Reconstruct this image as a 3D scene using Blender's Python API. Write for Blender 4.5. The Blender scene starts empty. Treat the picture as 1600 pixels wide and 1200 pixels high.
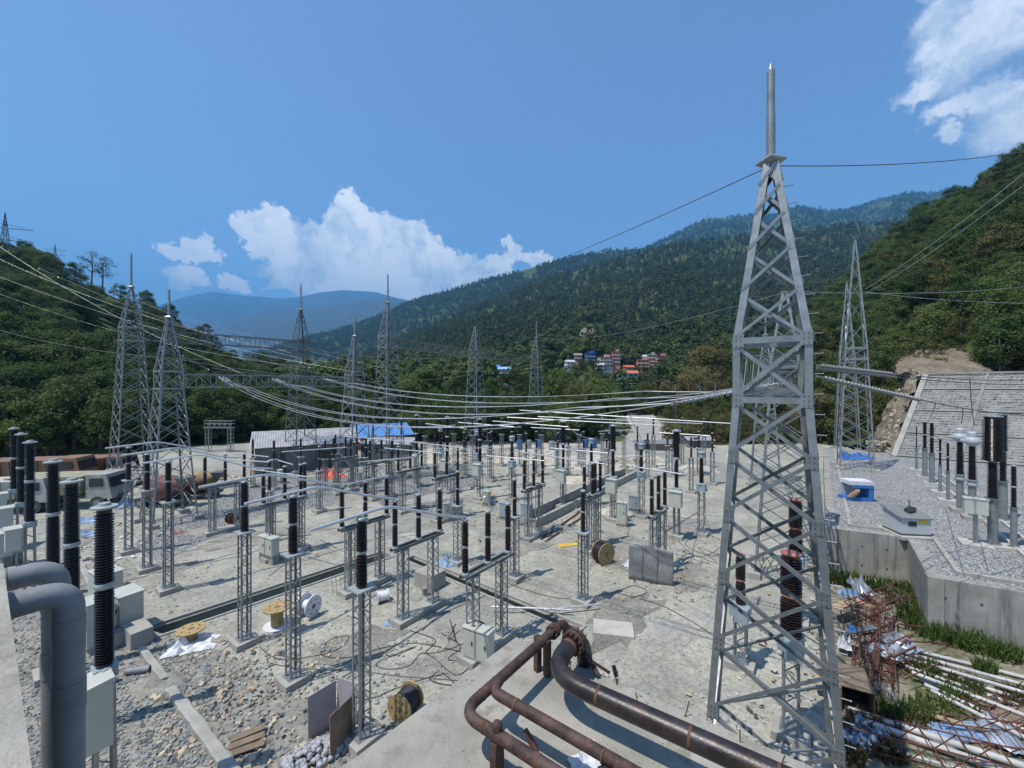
import bpy, bmesh, math, random
from mathutils import Vector, Matrix
import numpy as np
from math import sin, cos, pi, radians, atan2, sqrt
random.seed(7)
rng = np.random.default_rng(7)
SC = bpy.context.scene
COL = SC.collection

# ------------------------------------------------------------------ camera
CAM_H = 12.0            # eye height above the yard
FPX = 650.0             # focal length in photo pixels (1600 wide)
cd = bpy.data.cameras.new('camera'); cam = bpy.data.objects.new('camera', cd); COL.objects.link(cam)
cam.location = (0, 0, CAM_H); cam.rotation_euler = (radians(90), 0, 0)
cd.sensor_width = 36.0; cd.lens = FPX / 1600 * 36.0
cd.clip_start = 0.05; cd.clip_end = 60000
SC.camera = cam

# ------------------------------------------------------------------ light
SUN_EL = radians(66); SUN_H = Vector((-0.872, -0.49)).normalized()
SUN_V = Vector((SUN_H.x * cos(SUN_EL), SUN_H.y * cos(SUN_EL), sin(SUN_EL)))
ld = bpy.data.lights.new('sun', 'SUN'); ld.energy = 4.3; ld.angle = radians(0.53); ld.color = (1.0, 0.955, 0.89)
sun = bpy.data.objects.new('sun', ld); COL.objects.link(sun)
sun.rotation_euler = SUN_V.to_track_quat('Z', 'Y').to_euler(); sun.location = (-60, -40, 160)

SC.render.engine = 'CYCLES'
SC.view_settings.view_transform = 'Standard'; SC.view_settings.look = 'None'
SC.view_settings.exposure = 0.5; SC.view_settings.gamma = 1.0; SC.view_settings.use_curve_mapping = False
cy = SC.cycles
cy.use_denoising = True; cy.max_bounces = 6; cy.diffuse_bounces = 2; cy.glossy_bounces = 2
cy.transmission_bounces = 2; cy.transparent_max_bounces = 6; cy.volume_bounces = 0
cy.caustics_reflective = False; cy.caustics_refractive = False

class NT:
    """small node-tree helper"""
    def __init__(s, tree): s.t = tree; s.n = tree.nodes; s.l = tree.links; s.n.clear()
    def add(s, typ, **kw):
        nd = s.n.new(typ)
        for k, v in kw.items():
            if k == 'inp':
                for kk, vv in v.items():
                    if hasattr(vv, 'is_output'): s.l.new(vv, nd.inputs[kk])
                    else: nd.inputs[kk].default_value = vv
            else: setattr(nd, k, v)
        return nd
    def math(s, op, a, b=None, c=None, clamp=False):
        nd = s.n.new('ShaderNodeMath'); nd.operation = op; nd.use_clamp = clamp
        for i, v in enumerate((a, b, c)):
            if v is None: continue
            if hasattr(v, 'is_output'): s.l.new(v, nd.inputs[i])
            else: nd.inputs[i].default_value = v
        return nd.outputs[0]
    def vmath(s, op, a, b=None):
        nd = s.n.new('ShaderNodeVectorMath'); nd.operation = op
        for i, v in enumerate((a, b)):
            if v is None: continue
            if hasattr(v, 'is_output'): s.l.new(v, nd.inputs[i])
            else: nd.inputs[i].default_value = v
        return nd.outputs['Value'] if op == 'LENGTH' else nd.outputs[0]
    def ramp(s, fac, stops, interp='LINEAR'):
        nd = s.n.new('ShaderNodeValToRGB'); nd.color_ramp.interpolation = interp
        e = nd.color_ramp.elements
        while len(e) < len(stops): e.new(0.5)
        for i, (p, c) in enumerate(stops):
            e[i].position = p; e[i].color = (*c, 1) if len(c) == 3 else c
        s.l.new(fac, nd.inputs[0]); return nd.outputs[0]
    def noise(s, vec, scale, detail=4, rough=0.55, dist=0.0, dims='3D'):
        nd = s.n.new('ShaderNodeTexNoise'); nd.noise_dimensions = dims
        nd.inputs['Scale'].default_value = scale; nd.inputs['Detail'].default_value = detail
        nd.inputs['Roughness'].default_value = rough; nd.inputs['Distortion'].default_value = dist
        if vec is not None: s.l.new(vec, nd.inputs['Vector'])
        return nd
    def mix(s, fac, a, b, mode='MIX'):
        nd = s.n.new('ShaderNodeMix'); nd.data_type = 'RGBA'; nd.blend_type = mode
        for i, v in ((0, fac), (6, a), (7, b)):
            if hasattr(v, 'is_output'): s.l.new(v, nd.inputs[i])
            else: nd.inputs[i].default_value = v if i == 0 else ((*v, 1) if len(v) == 3 else v)
        return nd.outputs[2]

# ------------------------------------------------------------------ sky
world = bpy.data.worlds.new('World'); SC.world = world; world.use_nodes = True
def az_el(px, py):
    a = math.atan((px - 800) / FPX)
    return a, math.atan((600 - py) / FPX * cos(a))
def build_world():
    T = NT(world.node_tree)
    sky = T.add('ShaderNodeTexSky', sky_type='NISHITA', sun_disc=False)
    sky.sun_elevation = SUN_EL; sky.sun_rotation = atan2(SUN_H.x, SUN_H.y)
    sky.altitude = 900; sky.air_density = 1.0; sky.dust_density = 0.55; sky.ozone_density = 1.6
    bg = T.add('ShaderNodeBackground', inp={'Color': sky.outputs[0], 'Strength': 0.142})
    tc = T.add('ShaderNodeTexCoord')
    sep = T.add('ShaderNodeSeparateXYZ', inp={0: tc.outputs['Generated']})
    az = T.math('ARCTAN2', sep.outputs[0], sep.outputs[1])
    el = T.math('ARCSINE', sep.outputs[2])
    p = T.add('ShaderNodeCombineXYZ', inp={0: az, 1: el, 2: 0.0}).outputs[0]
    n1 = T.noise(p, 14, 8, 0.62)
    n2 = T.noise(p, 55, 8, 0.65)
    off = T.vmath('SCALE', T.vmath('SUBTRACT', n1.outputs['Color'], (0.5, 0.5, 0.5))); off.node.inputs['Scale'].default_value = 0.085
    off2 = T.vmath('SCALE', T.vmath('SUBTRACT', n2.outputs['Color'], (0.5, 0.5, 0.5))); off2.node.inputs['Scale'].default_value = 0.046
    q = T.vmath('ADD', T.vmath('ADD', p, off), off2)
    def field(blobs):
        d = None
        for (px, py, rx, ry) in blobs:
            a, e = az_el(px, py); ca = cos(a)
            ra = rx / FPX * ca * ca; re = ry / FPX * ca
            v = T.vmath('DIVIDE', T.vmath('SUBTRACT', q, (a, e, 0)), (ra, re, 1.0))
            L = T.vmath('LENGTH', v)
            d = L if d is None else T.math('SMOOTH_MIN', d, L, 0.25)
        return d
    main = [(418,362,46,42),(480,392,66,40),(548,338,36,36),(572,388,80,55),(640,396,60,42),(700,422,60,32),(590,440,170,34),(500,432,80,36),
            (770,418,40,20),(798,392,14,18),(838,404,36,14),(302,394,50,19),(326,380,18,12),(292,436,36,20),(360,440,28,18),(430,449,20,7),
            (-260,420,120,50),(-420,300,160,60),(2050,300,200,80)]
    wisp = [(1500,70,90,62),(1570,20,110,60),(1470,20,50,24),(1560,150,90,30),(1490,175,58,17),(1440,140,44,18),(1600,190,100,40),(1480,215,30,12),
            (1750,60,160,90),(1950,-150,220,110),(-200,-400,300,120),(300,-900,300,140)]
    dm, dw = field(main), field(wisp)
    def sstep(d, lo, hi):
        nd = T.add('ShaderNodeMapRange', interpolation_type='SMOOTHSTEP', inp={0: d, 1: lo, 2: hi, 3: 1.0, 4: 0.0}); return nd.outputs[0]
    mm = sstep(dm, 0.86, 1.04)
    ww = T.math('MULTIPLY', sstep(dw, 0.45, 1.2), T.ramp(T.noise(q, 9, 5, 0.55).outputs['Fac'], [(0.30, (0.55,)*3), (0.62, (0.98,)*3)]))
    fac = T.math('MAXIMUM', mm, ww, clamp=True)
    # soft billow tone inside the clouds: sunlit white tops, blue grey body
    tone = T.noise(q, 17, 7, 0.6).outputs['Fac']
    low = T.math('MULTIPLY', T.noise(T.vmath('ADD', q, (0.012, -0.02, 0)), 8, 3, 0.5).outputs['Fac'], 1.0)
    t = T.math('ADD', T.math('MULTIPLY', tone, 0.55), T.math('MULTIPLY', low, 0.45))
    ccol = T.ramp(t, [(0.36, (0.47, 0.55, 0.66)), (0.45, (0.72, 0.76, 0.80)), (0.53, (0.97, 0.96, 0.94))])
    cbg = T.add('ShaderNodeBackground', inp={'Color': ccol, 'Strength': 1.08})
    mx = T.add('ShaderNodeMixShader', inp={0: fac, 1: bg.outputs[0], 2: cbg.outputs[0]})
    T.add('ShaderNodeOutputWorld', inp={0: mx.outputs[0]})
build_world()

# ------------------------------------------------------------------ pixel <-> place
def W(px, py, z=0.0):
    """point at height z seen at photo pixel (px, py)"""
    d = (CAM_H - z) * FPX / (py - 600.0)
    return Vector(((px - 800.0) / FPX * d, d, z))
def P(px, py, d):
    """point at depth d seen at photo pixel"""
    return Vector(((px - 800.0) / FPX * d, d, CAM_H - (py - 600.0) / FPX * d))
UA = radians(37.0)                      # yard axis u (away to the right) / v (away to the left)
U = Vector((sin(UA), cos(UA), 0)); V = Vector((-cos(UA), sin(UA), 0))
RZ = -UA                                # local +Y = u, local +X = -v

# ------------------------------------------------------------------ mesh helpers
class MB:
    def __init__(s): s.v = []; s.f = []; s.smooth = []
    def quadbox(s, c8):
        b = len(s.v); s.v += [tuple(c) for c in c8]
        for f in ((0,3,2,1),(4,5,6,7),(0,1,5,4),(1,2,6,5),(2,3,7,6),(3,0,4,7)):
            s.f.append(tuple(b+i for i in f))
        return s
    def box(s, c, size, rz=0.0, M=None):
        hx, hy, hz = size[0]/2, size[1]/2, size[2]/2
        pts = [(-hx,-hy,-hz),(hx,-hy,-hz),(hx,hy,-hz),(-hx,hy,-hz),(-hx,-hy,hz),(hx,-hy,hz),(hx,hy,hz),(-hx,hy,hz)]
        R = M if M is not None else Matrix.Rotation(rz, 3, 'Z')
        c = Vector(c); return s.quadbox([R @ Vector(p) + c for p in pts])
    def bar(s, p0, p1, w, h=None, hint=(0,0,1)):
        """rectangular bar; h is measured along the hint direction"""
        h = w if h is None else h
        p0, p1 = Vector(p0), Vector(p1); d = (p1-p0).normalized(); a = Vector(hint); a = a - d*a.dot(d)
        if a.length < 1e-4: a = d.orthogonal()
        a.normalize(); b = d.cross(a)
        A, B = a*h/2, b*w/2
        return s.quadbox([p0-A-B,p0-A+B,p0+A+B,p0+A-B,p1-A-B,p1-A+B,p1+A+B,p1+A-B])
    def angle(s, p0, p1, w, t, a, b):
        """L section: flanges run from the heel line along a and along b"""
        p0, p1 = Vector(p0), Vector(p1); d = (p1-p0).normalized()
        a = Vector(a); a = (a - d*a.dot(d)).normalized(); b = Vector(b); b = b - d*b.dot(d); b = (b - a*b.dot(a)).normalized()
        prof = [(0,0),(w,0),(w,t),(t,t),(t,w),(0,w)]
        bb = len(s.v)
        for q in (p0, p1):
            for (x, y) in prof: s.v.append(tuple(q + a*x + b*y))
        n = 6
        for i in range(n):
            j = (i+1) % n; s.f.append((bb+i, bb+j, bb+n+j, bb+n+i))
        s.f.append((bb+0,bb+3,bb+2,bb+1)); s.f.append((bb+0,bb+5,bb+4,bb+3))
        s.f.append((bb+n+0,bb+n+1,bb+n+2,bb+n+3)); s.f.append((bb+n+0,bb+n+3,bb+n+4,bb+n+5))
        return s
    def tube(s, pts, r, n=8, caps=True, r1=None):
        pts = [Vector(p) for p in pts]; m = len(pts); b = len(s.v)
        t0 = (pts[1]-pts[0]).normalized(); a = t0.orthogonal().normalized()
        for i, p in enumerate(pts):
            t = (pts[min(i+1,m-1)] - pts[max(i-1,0)]).normalized()
            a = (a - t*a.dot(t)).normalized(); c = t.cross(a)
            rr = r if r1 is None else r + (r1-r)*i/(m-1)
            for k in range(n):
                th = 2*pi*k/n; s.v.append(tuple(p + (a*cos(th) + c*sin(th))*rr))
        for i in range(m-1):
            for k in range(n):
                k2 = (k+1) % n
                s.f.append((b+i*n+k, b+i*n+k2, b+(i+1)*n+k2, b+(i+1)*n+k))
        if caps:
            s.f.append(tuple(b+k for k in reversed(range(n)))); s.f.append(tuple(b+(m-1)*n+k for k in range(n)))
        return s
    def lathe(s, prof, n=16, M=None):
        """prof: list of (r, z)"""
        b = len(s.v); M = M or Matrix.Identity(4)
        for (r, z) in prof:
            for k in range(n):
                th = 2*pi*k/n; s.v.append(tuple(M @ Vector((r*cos(th), r*sin(th), z))))
        m = len(prof)
        for i in range(m-1):
            for k in range(n):
                k2 = (k+1) % n; s.f.append((b+i*n+k, b+i*n+k2, b+(i+1)*n+k2, b+(i+1)*n+k))
        s.f.append(tuple(b+k for k in reversed(range(n)))); s.f.append(tuple(b+(m-1)*n+k for k in range(n)))
        return s
    def cyl(s, p0, p1, r, n=12): return s.tube([p0, p1], r, n)
    def prism(s, poly, z0, z1):
        """poly: list of (x,y) counter-clockwise"""
        b = len(s.v); n = len(poly)
        for z in (z0, z1):
            for (x, y) in poly: s.v.append((x, y, z))
        for i in range(n):
            j = (i+1) % n; s.f.append((b+i, b+j, b+n+j, b+n+i))
        s.f.append(tuple(b+i for i in reversed(range(n)))); s.f.append(tuple(b+n+i for i in range(n)))
        return s
    def sheet(s, pts):
        b = len(s.v); s.v += [tuple(p) for p in pts]; s.f.append(tuple(range(b, b+len(pts)))); return s
    def mesh(s, name, mat, sharp=None):
        me = bpy.data.meshes.new(name); me.from_pydata(s.v, [], s.f)
        if mat is not None: me.materials.append(mat)
        if sharp is not None:
            me.polygons.foreach_set('use_smooth', [True]*len(me.polygons)); me.update()
            me.set_sharp_from_angle(angle=radians(sharp))
        me.update(); return me

CACHE = {}
def shared(key, fn):
    if key not in CACHE: CACHE[key] = fn()
    return CACHE[key]

def link(o): COL.objects.link(o); return o
def thing(name, label, cat, loc=(0,0,0), rz=0.0, group=None):
    o = bpy.data.objects.new(name, None); link(o); o.empty_display_size = 0.2
    o.location = loc; o.rotation_euler = (0, 0, rz)
    o['label'] = label; o['category'] = cat
    if group: o['group'] = group
    return o
def part(name, mesh, parent, loc=None, rot=None, label=None, kind=None, scale=None):
    o = bpy.data.objects.new(name, mesh); link(o); o.parent = parent
    if loc is not None: o.location = loc
    if rot is not None: o.rotation_euler = rot
    if scale is not None: o.scale = scale
    if label: o['label'] = label
    if kind: o['kind'] = kind
    return o
def solo(name, mesh, label, cat, loc=(0,0,0), rz=0.0, group=None, rot=None):
    o = bpy.data.objects.new(name, mesh); link(o); o.location = loc
    o.rotation_euler = rot if rot is not None else (0, 0, rz)
    o['label'] = label; o['category'] = cat
    if group: o['group'] = group
    return o
def setting(name, mesh, kind='structure', label=None, parent=None):
    o = bpy.data.objects.new(name, mesh); link(o); o['kind'] = kind
    if label: o['label'] = label
    if parent: o.parent = parent
    return o
def round_path(pts, R, seg=6):
    """replace the inner corners of a polyline by arcs"""
    pts = [Vector(p) for p in pts]; out = [pts[0]]
    for i in range(1, len(pts)-1):
        p = pts[i]; a = (pts[i-1]-p); b = (pts[i+1]-p)
        r = min(R, a.length*0.48, b.length*0.48); a.normalize(); b.normalize()
        A = p + a*r; B = p + b*r
        for k in range(seg+1):
            t = k/seg; out.append(A*(1-t)**2 + p*2*t*(1-t) + B*t*t)
    out.append(pts[-1]); return out

# ------------------------------------------------------------------ materials
MATS = {}
def mat(name):
    m = bpy.data.materials.new(name); m.use_nodes = True; MATS[name] = m
    return m, NT(m.node_tree)
def simple(name, col, rough=0.6, metal=0.0, var=0.25, scale=3.0, bump=0.0, bscale=30.0, spec=0.5, dirt=None, coord='Object'):
    m, T = mat(name)
    tc = T.add('ShaderNodeTexCoord'); v = tc.outputs[coord]
    n = T.noise(v, scale, 5, 0.6).outputs['Fac']
    lo = tuple(c*(1-var) for c in col); hi = tuple(min(1, c*(1+var)) for c in col)
    c = T.ramp(n, [(0.32, lo), (0.68, hi)])
    if dirt:
        dn = T.noise(v, scale*2.3, 6, 0.65).outputs['Fac']
        c = T.mix(T.ramp(dn, [(dirt[1], (0,0,0)), (dirt[1]+0.14, (1,1,1))]), c, dirt[0])
    r = T.math('ADD', T.math('MULTIPLY', T.noise(v, scale*4, 3).outputs['Fac'], 0.25), rough-0.12)
    b = T.add('ShaderNodeBsdfPrincipled', inp={'Base Color': c, 'Roughness': r, 'Metallic': metal, 'Specular IOR Level': spec})
    if bump:
        bn = T.noise(v, bscale, 4, 0.6).outputs['Fac']
        bp = T.add('ShaderNodeBump', inp={'Strength': bump, 'Distance': 0.02, 'Height': bn}); T.l.new(bp.outputs[0], b.inputs['Normal'])
    T.add('ShaderNodeOutputMaterial', inp={0: b.outputs[0]})
    return m

M_STEEL = simple('galvanised_steel', (0.275, 0.292, 0.288), 0.40, 0.5, 0.2, 3.0, 0.05, 40, dirt=((0.165, 0.165, 0.155), 0.60))
M_STEELD = simple('weathered_steel', (0.16, 0.175, 0.17), 0.5, 0.5, 0.25, 2.0, dirt=((0.16, 0.13, 0.11), 0.6))
M_ALU = simple('aluminium_tube', (0.66, 0.66, 0.65), 0.38, 0.6, 0.12, 1.5)
M_INS = simple('brown_porcelain', (0.030, 0.017, 0.014), 0.26, 0.0, 0.3, 1.5, spec=0.6)
M_INSB = simple('black_brown_porcelain', (0.018, 0.014, 0.014), 0.25, 0.0, 0.3, 1.5, spec=0.6)
M_FLANGE = simple('grey_flange', (0.36, 0.39, 0.38), 0.5, 0.3, 0.15, 4)
M_CABINET = simple('cabinet_paint', (0.47, 0.475, 0.41), 0.45, 0.0, 0.08, 1.2, dirt=((0.33, 0.32, 0.27), 0.66))
M_CABDARK = simple('cabinet_dark', (0.05, 0.055, 0.05), 0.5)
M_TANK = simple('tank_paint', (0.30, 0.37, 0.39), 0.42, 0.1, 0.12, 2)
M_WHITEHEAD = simple('white_head_paint', (0.45, 0.465, 0.48), 0.4, 0.0, 0.08, 2)
M_CONC = simple('concrete', (0.345, 0.33, 0.29), 0.88, 0, 0.16, 1.3, 0.35, 22, 0.25, dirt=((0.27, 0.26, 0.23), 0.6))
M_CONCD0 = simple('grubby_concrete', (0.33, 0.32, 0.285), 0.9, 0, 0.24, 0.7, 0.4, 14, 0.2, dirt=((0.17, 0.165, 0.15), 0.56))
def streaked():
    m, T = mat('stained_concrete'); tc = T.add('ShaderNodeTexCoord'); v = tc.outputs['Object']
    c = T.ramp(T.noise(v, 0.8, 6, 0.65).outputs['Fac'], [(0.3, (0.23,0.225,0.195)), (0.7, (0.37,0.36,0.32))])
    mp = T.add('ShaderNodeMapping', inp={0: v}); mp.inputs['Scale'].default_value = (2.2, 2.2, 0.16)
    st = T.noise(mp.outputs[0], 1.6, 6, 0.7).outputs['Fac']
    c = T.mix(T.ramp(st, [(0.50, (0,0,0)), (0.66, (0.75,0.75,0.75))]), c, (0.11, 0.108, 0.098))
    b = T.add('ShaderNodeBsdfPrincipled', inp={'Base Color': c, 'Roughness': 0.92, 'Specular IOR Level': 0.2})
    bp = T.add('ShaderNodeBump', inp={'Strength': 0.4, 'Distance': 0.02, 'Height': T.noise(v, 14, 5, 0.65).outputs['Fac']}); T.l.new(bp.outputs[0], b.inputs['Normal'])
    T.add('ShaderNodeOutputMaterial', inp={0: b.outputs[0]}); return m
M_CONCD = streaked()
M_CONCL = simple('pale_concrete', (0.43, 0.41, 0.365), 0.88, 0, 0.13, 1.6, 0.3, 24, 0.25, dirt=((0.36, 0.34, 0.30), 0.62))
M_RUST = simple('rusty_steel', (0.078, 0.050, 0.042), 0.62, 0.15, 0.5, 6, 0.4, 60, 0.4, dirt=((0.17, 0.085, 0.045), 0.55))
M_BLACKPIPE = simple('black_rusting_pipe', (0.032, 0.027, 0.026), 0.36, 0.2, 0.5, 4, 0.15, 50, 0.5, dirt=((0.085, 0.047, 0.034), 0.55))
M_RUSTW = simple('orange_rust', (0.13, 0.058, 0.032), 0.8, 0.0, 0.5, 14, dirt=((0.07,0.045,0.035),0.5))
M_SLAB = simple('slab_concrete', (0.33, 0.312, 0.265), 0.9, 0, 0.2, 1.8, 0.7, 38, 0.2, dirt=((0.245, 0.228, 0.19), 0.53))
M_REBAR = simple('red_oxide_rebar', (0.13, 0.048, 0.034), 0.7, 0.1, 0.35, 6)
M_PVC = simple('grey_pvc', (0.235, 0.24, 0.245), 0.55, 0, 0.16, 5, 0.06, 30, 0.35, dirt=((0.30, 0.285, 0.255), 0.60))
M_PVCW = simple('white_pvc', (0.47, 0.465, 0.44), 0.55, 0, 0.18, 2, dirt=((0.30, 0.285, 0.25), 0.55))
M_WOOD = simple('drum_wood', (0.38, 0.265, 0.115), 0.7, 0, 0.25, 5, 0.2, 40, dirt=((0.30, 0.19, 0.08), 0.62))
M_WOODB = simple('brown_board', (0.19, 0.14, 0.095), 0.75, 0, 0.28, 3, 0.2, 30, dirt=((0.10, 0.075, 0.055), 0.6))
M_WOODP = simple('pale_wood', (0.42, 0.29, 0.18), 0.8, 0, 0.25, 4, 0.2, 30)
M_PLY = simple('grey_lilac_ply', (0.36, 0.325, 0.345), 0.6, 0, 0.12, 2, dirt=((0.26, 0.23, 0.23), 0.62))
M_SHEET = simple('grey_sheet', (0.20, 0.205, 0.20), 0.55, 0.1, 0.22, 1.6, dirt=((0.31, 0.31, 0.295), 0.56))
M_CABLE = simple('black_cable', (0.018, 0.018, 0.02), 0.5)
M_WIRE = simple('conductor_wire', (0.50, 0.50, 0.50), 0.42, 0.5, 0.08)
M_WIRED = simple('earth_wire', (0.10, 0.105, 0.11), 0.5, 0.3, 0.08)
M_DISCL = simple('silver_disc', (0.50, 0.51, 0.52), 0.35, 0.3, 0.15)
M_DISC = simple('string_disc', (0.15, 0.16, 0.165), 0.35, 0.1, 0.15)
M_WHITE = simple('white_plastic', (0.66, 0.66, 0.68), 0.55, 0, 0.1, 3)
M_BLUE = simple('blue_plastic', (0.04, 0.15, 0.42), 0.5, 0, 0.15, 3)
M_BLUETARP = simple('blue_tarp', (0.20, 0.30, 0.43), 0.55, 0, 0.22, 2.5)
M_ORANGE = simple('orange_tarp', (0.72, 0.13, 0.05), 0.6, 0, 0.2, 3)
M_YELLOW = simple('yellow_paint', (0.62, 0.40, 0.04), 0.6, 0, 0.2, 3)
M_PINK = simple('faded_red', (0.33, 0.13, 0.105), 0.7, 0, 0.3, 3)
M_TIN = simple('corrugated_tin', (0.37, 0.36, 0.35), 0.55, 0.25, 0.2, 1.0, dirt=((0.30, 0.19, 0.16), 0.64))
M_BLUETIN = simple('blue_roof_sheet', (0.10, 0.25, 0.52), 0.45, 0.1, 0.15, 1.2)
M_WALLGREY = simple('grey_shed_wall', (0.17, 0.17, 0.165), 0.75, 0, 0.2, 0.8)
M_SILVER = simple('silver_foil', (0.58, 0.61, 0.64), 0.3, 0.6, 0.2, 3)
M_SIGN_Y = simple('yellow_sign', (0.70, 0.50, 0.03), 0.6)
M_GLASS = simple('dark_glass', (0.03, 0.035, 0.04), 0.12)

def ground_mat(name, cols, scale, bump, patch=None, fine=9.0, dist=0.05, track=0.0):
    m, T = mat(name)
    tc = T.add('ShaderNodeTexCoord'); v = tc.outputs['Object']
    big = T.noise(v, scale, 6, 0.62, 0.6).outputs['Fac']
    c = T.ramp(big, [(0.30, cols[0]), (0.5, cols[1]), (0.70, cols[2])])
    if patch:
        pn = T.noise(v, scale*0.33, 5, 0.6, 1.0).outputs['Fac']
        c = T.mix(T.ramp(pn, [(0.50, (0,0,0)), (0.60, (1,1,1))]), c, patch)
    f1 = T.noise(v, fine, 8, 0.72).outputs['Fac']
    mid_n = T.noise(v, scale*4.5, 6, 0.68, 0.8).outputs['Fac']
    c = T.mix(0.8, c, T.ramp(mid_n, [(0.34, (0.72, 0.71, 0.69)), (0.5, (1.0,)*3), (0.66, (1.16, 1.15, 1.12))]), 'MULTIPLY')
    c = T.mix(0.85, c, T.ramp(f1, [(0.30, (0.45,)*3), (0.5, (0.95,)*3), (0.72, (1.35, 1.33, 1.28))]), 'MULTIPLY')
    vo = T.add('ShaderNodeTexVoronoi', inp={'Vector': v, 'Scale': fine*0.8})
    st = T.ramp(vo.outputs['Distance'], [(0.10, (1,1,1)), (0.20, (0,0,0))])
    pick = T.ramp(vo.outputs['Color'], [(0.55, (0,0,0)), (0.62, (1,1,1))])
    sf = T.math('MULTIPLY', T.math('MULTIPLY', st, pick), 0.55)
    c = T.mix(sf, c, T.ramp(T.noise(v, 3.0, 2).outputs['Fac'], [(0.4, (0.30, 0.32, 0.32)), (0.6, (0.60, 0.57, 0.50))]))
    b = T.add('ShaderNodeBsdfPrincipled', inp={'Base Color': c, 'Roughness': 0.93, 'Specular IOR Level': 0.2})
    h = T.math('ADD', T.math('MULTIPLY', f1, 0.6), T.math('ADD', T.math('MULTIPLY', st, 0.25), T.math('MULTIPLY', big, 0.8)))
    bp = T.add('ShaderNodeBump', inp={'Strength': bump, 'Distance': dist, 'Height': h}); T.l.new(bp.outputs[0], b.inputs['Normal'])
    T.add('ShaderNodeOutputMaterial', inp={0: b.outputs[0]}); return m
M_YARD = ground_mat('yard_dirt', [(0.26,0.252,0.212),(0.345,0.333,0.277),(0.42,0.402,0.335)], 0.16, 0.55, (0.28, 0.278, 0.24), 5.0, 0.06)
M_RUBBLE = ground_mat('slate_rubble_ground', [(0.20,0.195,0.17),(0.29,0.275,0.235),(0.36,0.335,0.28)], 0.5, 0.8, (0.26, 0.255, 0.23), 6.0, 0.08)
M_EARTH = ground_mat('valley_earth', [(0.055,0.075,0.03),(0.10,0.11,0.05),(0.19,0.17,0.11)], 0.03, 0.4, (0.09, 0.12, 0.04), 2.0)
M_ROAD = ground_mat('dusty_road', [(0.31,0.30,0.265),(0.36,0.345,0.305),(0.40,0.385,0.34)], 0.1, 0.3, None, 3.0)
M_SAND = ground_mat('pale_spoil', [(0.40,0.36,0.29),(0.48,0.44,0.36),(0.55,0.51,0.43)], 0.35, 0.7, None, 4.0)

def gravel_mat(name, k=1.0, sc=7.0):
    m, T = mat(name)
    tc = T.add('ShaderNodeTexCoord'); v = tc.outputs['Object']
    vo = T.add('ShaderNodeTexVoronoi', inp={'Vector': v, 'Scale': sc})
    c = T.ramp(vo.outputs['Color'], [(0.15, (0.24*k,0.24*k,0.235*k)), (0.5, (0.34*k,0.335*k,0.325*k)), (0.85, (0.46*k,0.455*k,0.44*k))])
    c = T.mix(0.8, c, T.ramp(T.noise(v, 0.35, 4).outputs['Fac'], [(0.3, (0.8,0.8,0.78)), (0.7, (1.1,1.1,1.08))]), 'MULTIPLY')
    c = T.mix(T.ramp(vo.outputs['Distance'], [(0.45, (0,0,0)), (0.75, (1,1,1))]), c, (0.09*k, 0.09*k, 0.088*k))
    b = T.add('ShaderNodeBsdfPrincipled', inp={'Base Color': c, 'Roughness': 0.9, 'Specular IOR Level': 0.2})
    bp = T.add('ShaderNodeBump', invert=True, inp={'Strength': 0.55, 'Distance': 0.04, 'Height': vo.outputs['Distance']}); T.l.new(bp.outputs[0], b.inputs['Normal'])
    T.add('ShaderNodeOutputMaterial', inp={0: b.outputs[0]}); return m
M_GRAVEL = gravel_mat('grey_gravel', 0.98, 11.0)
M_GRAVEL2 = gravel_mat('yard_gravel', 0.85, 9.0)

def leaf_mat(name, cols, trans=0.38, scale=0.35):
    m, T = mat(name)
    oi = T.add('ShaderNodeObjectInfo'); tc = T.add('ShaderNodeTexCoord'); geo = T.add('ShaderNodeNewGeometry')
    n = T.noise(tc.outputs['Object'], scale, 3, 0.6).outputs['Fac']
    t = T.math('ADD', T.math('MULTIPLY', n, 0.6), T.math('MULTIPLY', oi.outputs['Random'], 0.4))
    t = T.math('ADD', t, T.math('MULTIPLY', T.math('SUBTRACT', T.noise(geo.outputs['Position'], 0.012, 3).outputs['Fac'], 0.5), 0.5))
    c = T.ramp(t, [(0.25, cols[0]), (0.5, cols[1]), (0.75, cols[2])])
    d = T.add('ShaderNodeBsdfPrincipled', inp={'Base Color': c, 'Roughness': 0.75, 'Specular IOR Level': 0.25})
    tr = T.add('ShaderNodeBsdfTranslucent', inp={'Color': c})
    mx = T.add('ShaderNodeMixShader', inp={0: trans, 1: d.outputs[0], 2: tr.outputs[0]})
    T.add('ShaderNodeOutputMaterial', inp={0: mx.outputs[0]}); return m
M_LEAF = leaf_mat('leaf_green', [(0.045,0.075,0.020),(0.085,0.13,0.034),(0.145,0.185,0.05)])
M_LEAFD = leaf_mat('leaf_dark', [(0.032,0.056,0.018),(0.060,0.094,0.028),(0.10,0.132,0.042)])
M_LEAFY = leaf_mat('leaf_olive', [(0.07,0.085,0.025),(0.115,0.12,0.038),(0.17,0.155,0.055)])
M_PINE = leaf_mat('pine_green', [(0.052,0.074,0.022),(0.090,0.118,0.034),(0.142,0.160,0.050)])
M_DRY = leaf_mat('dry_bush', [(0.10,0.085,0.035),(0.15,0.125,0.05),(0.20,0.17,0.075)])
M_GRASS = leaf_mat('weed_green', [(0.06,0.10,0.02),(0.10,0.15,0.035),(0.16,0.18,0.06)])
M_BARK = simple('bark', (0.11, 0.085, 0.065), 0.9, 0, 0.3, 4, 0.4, 20)
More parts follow.
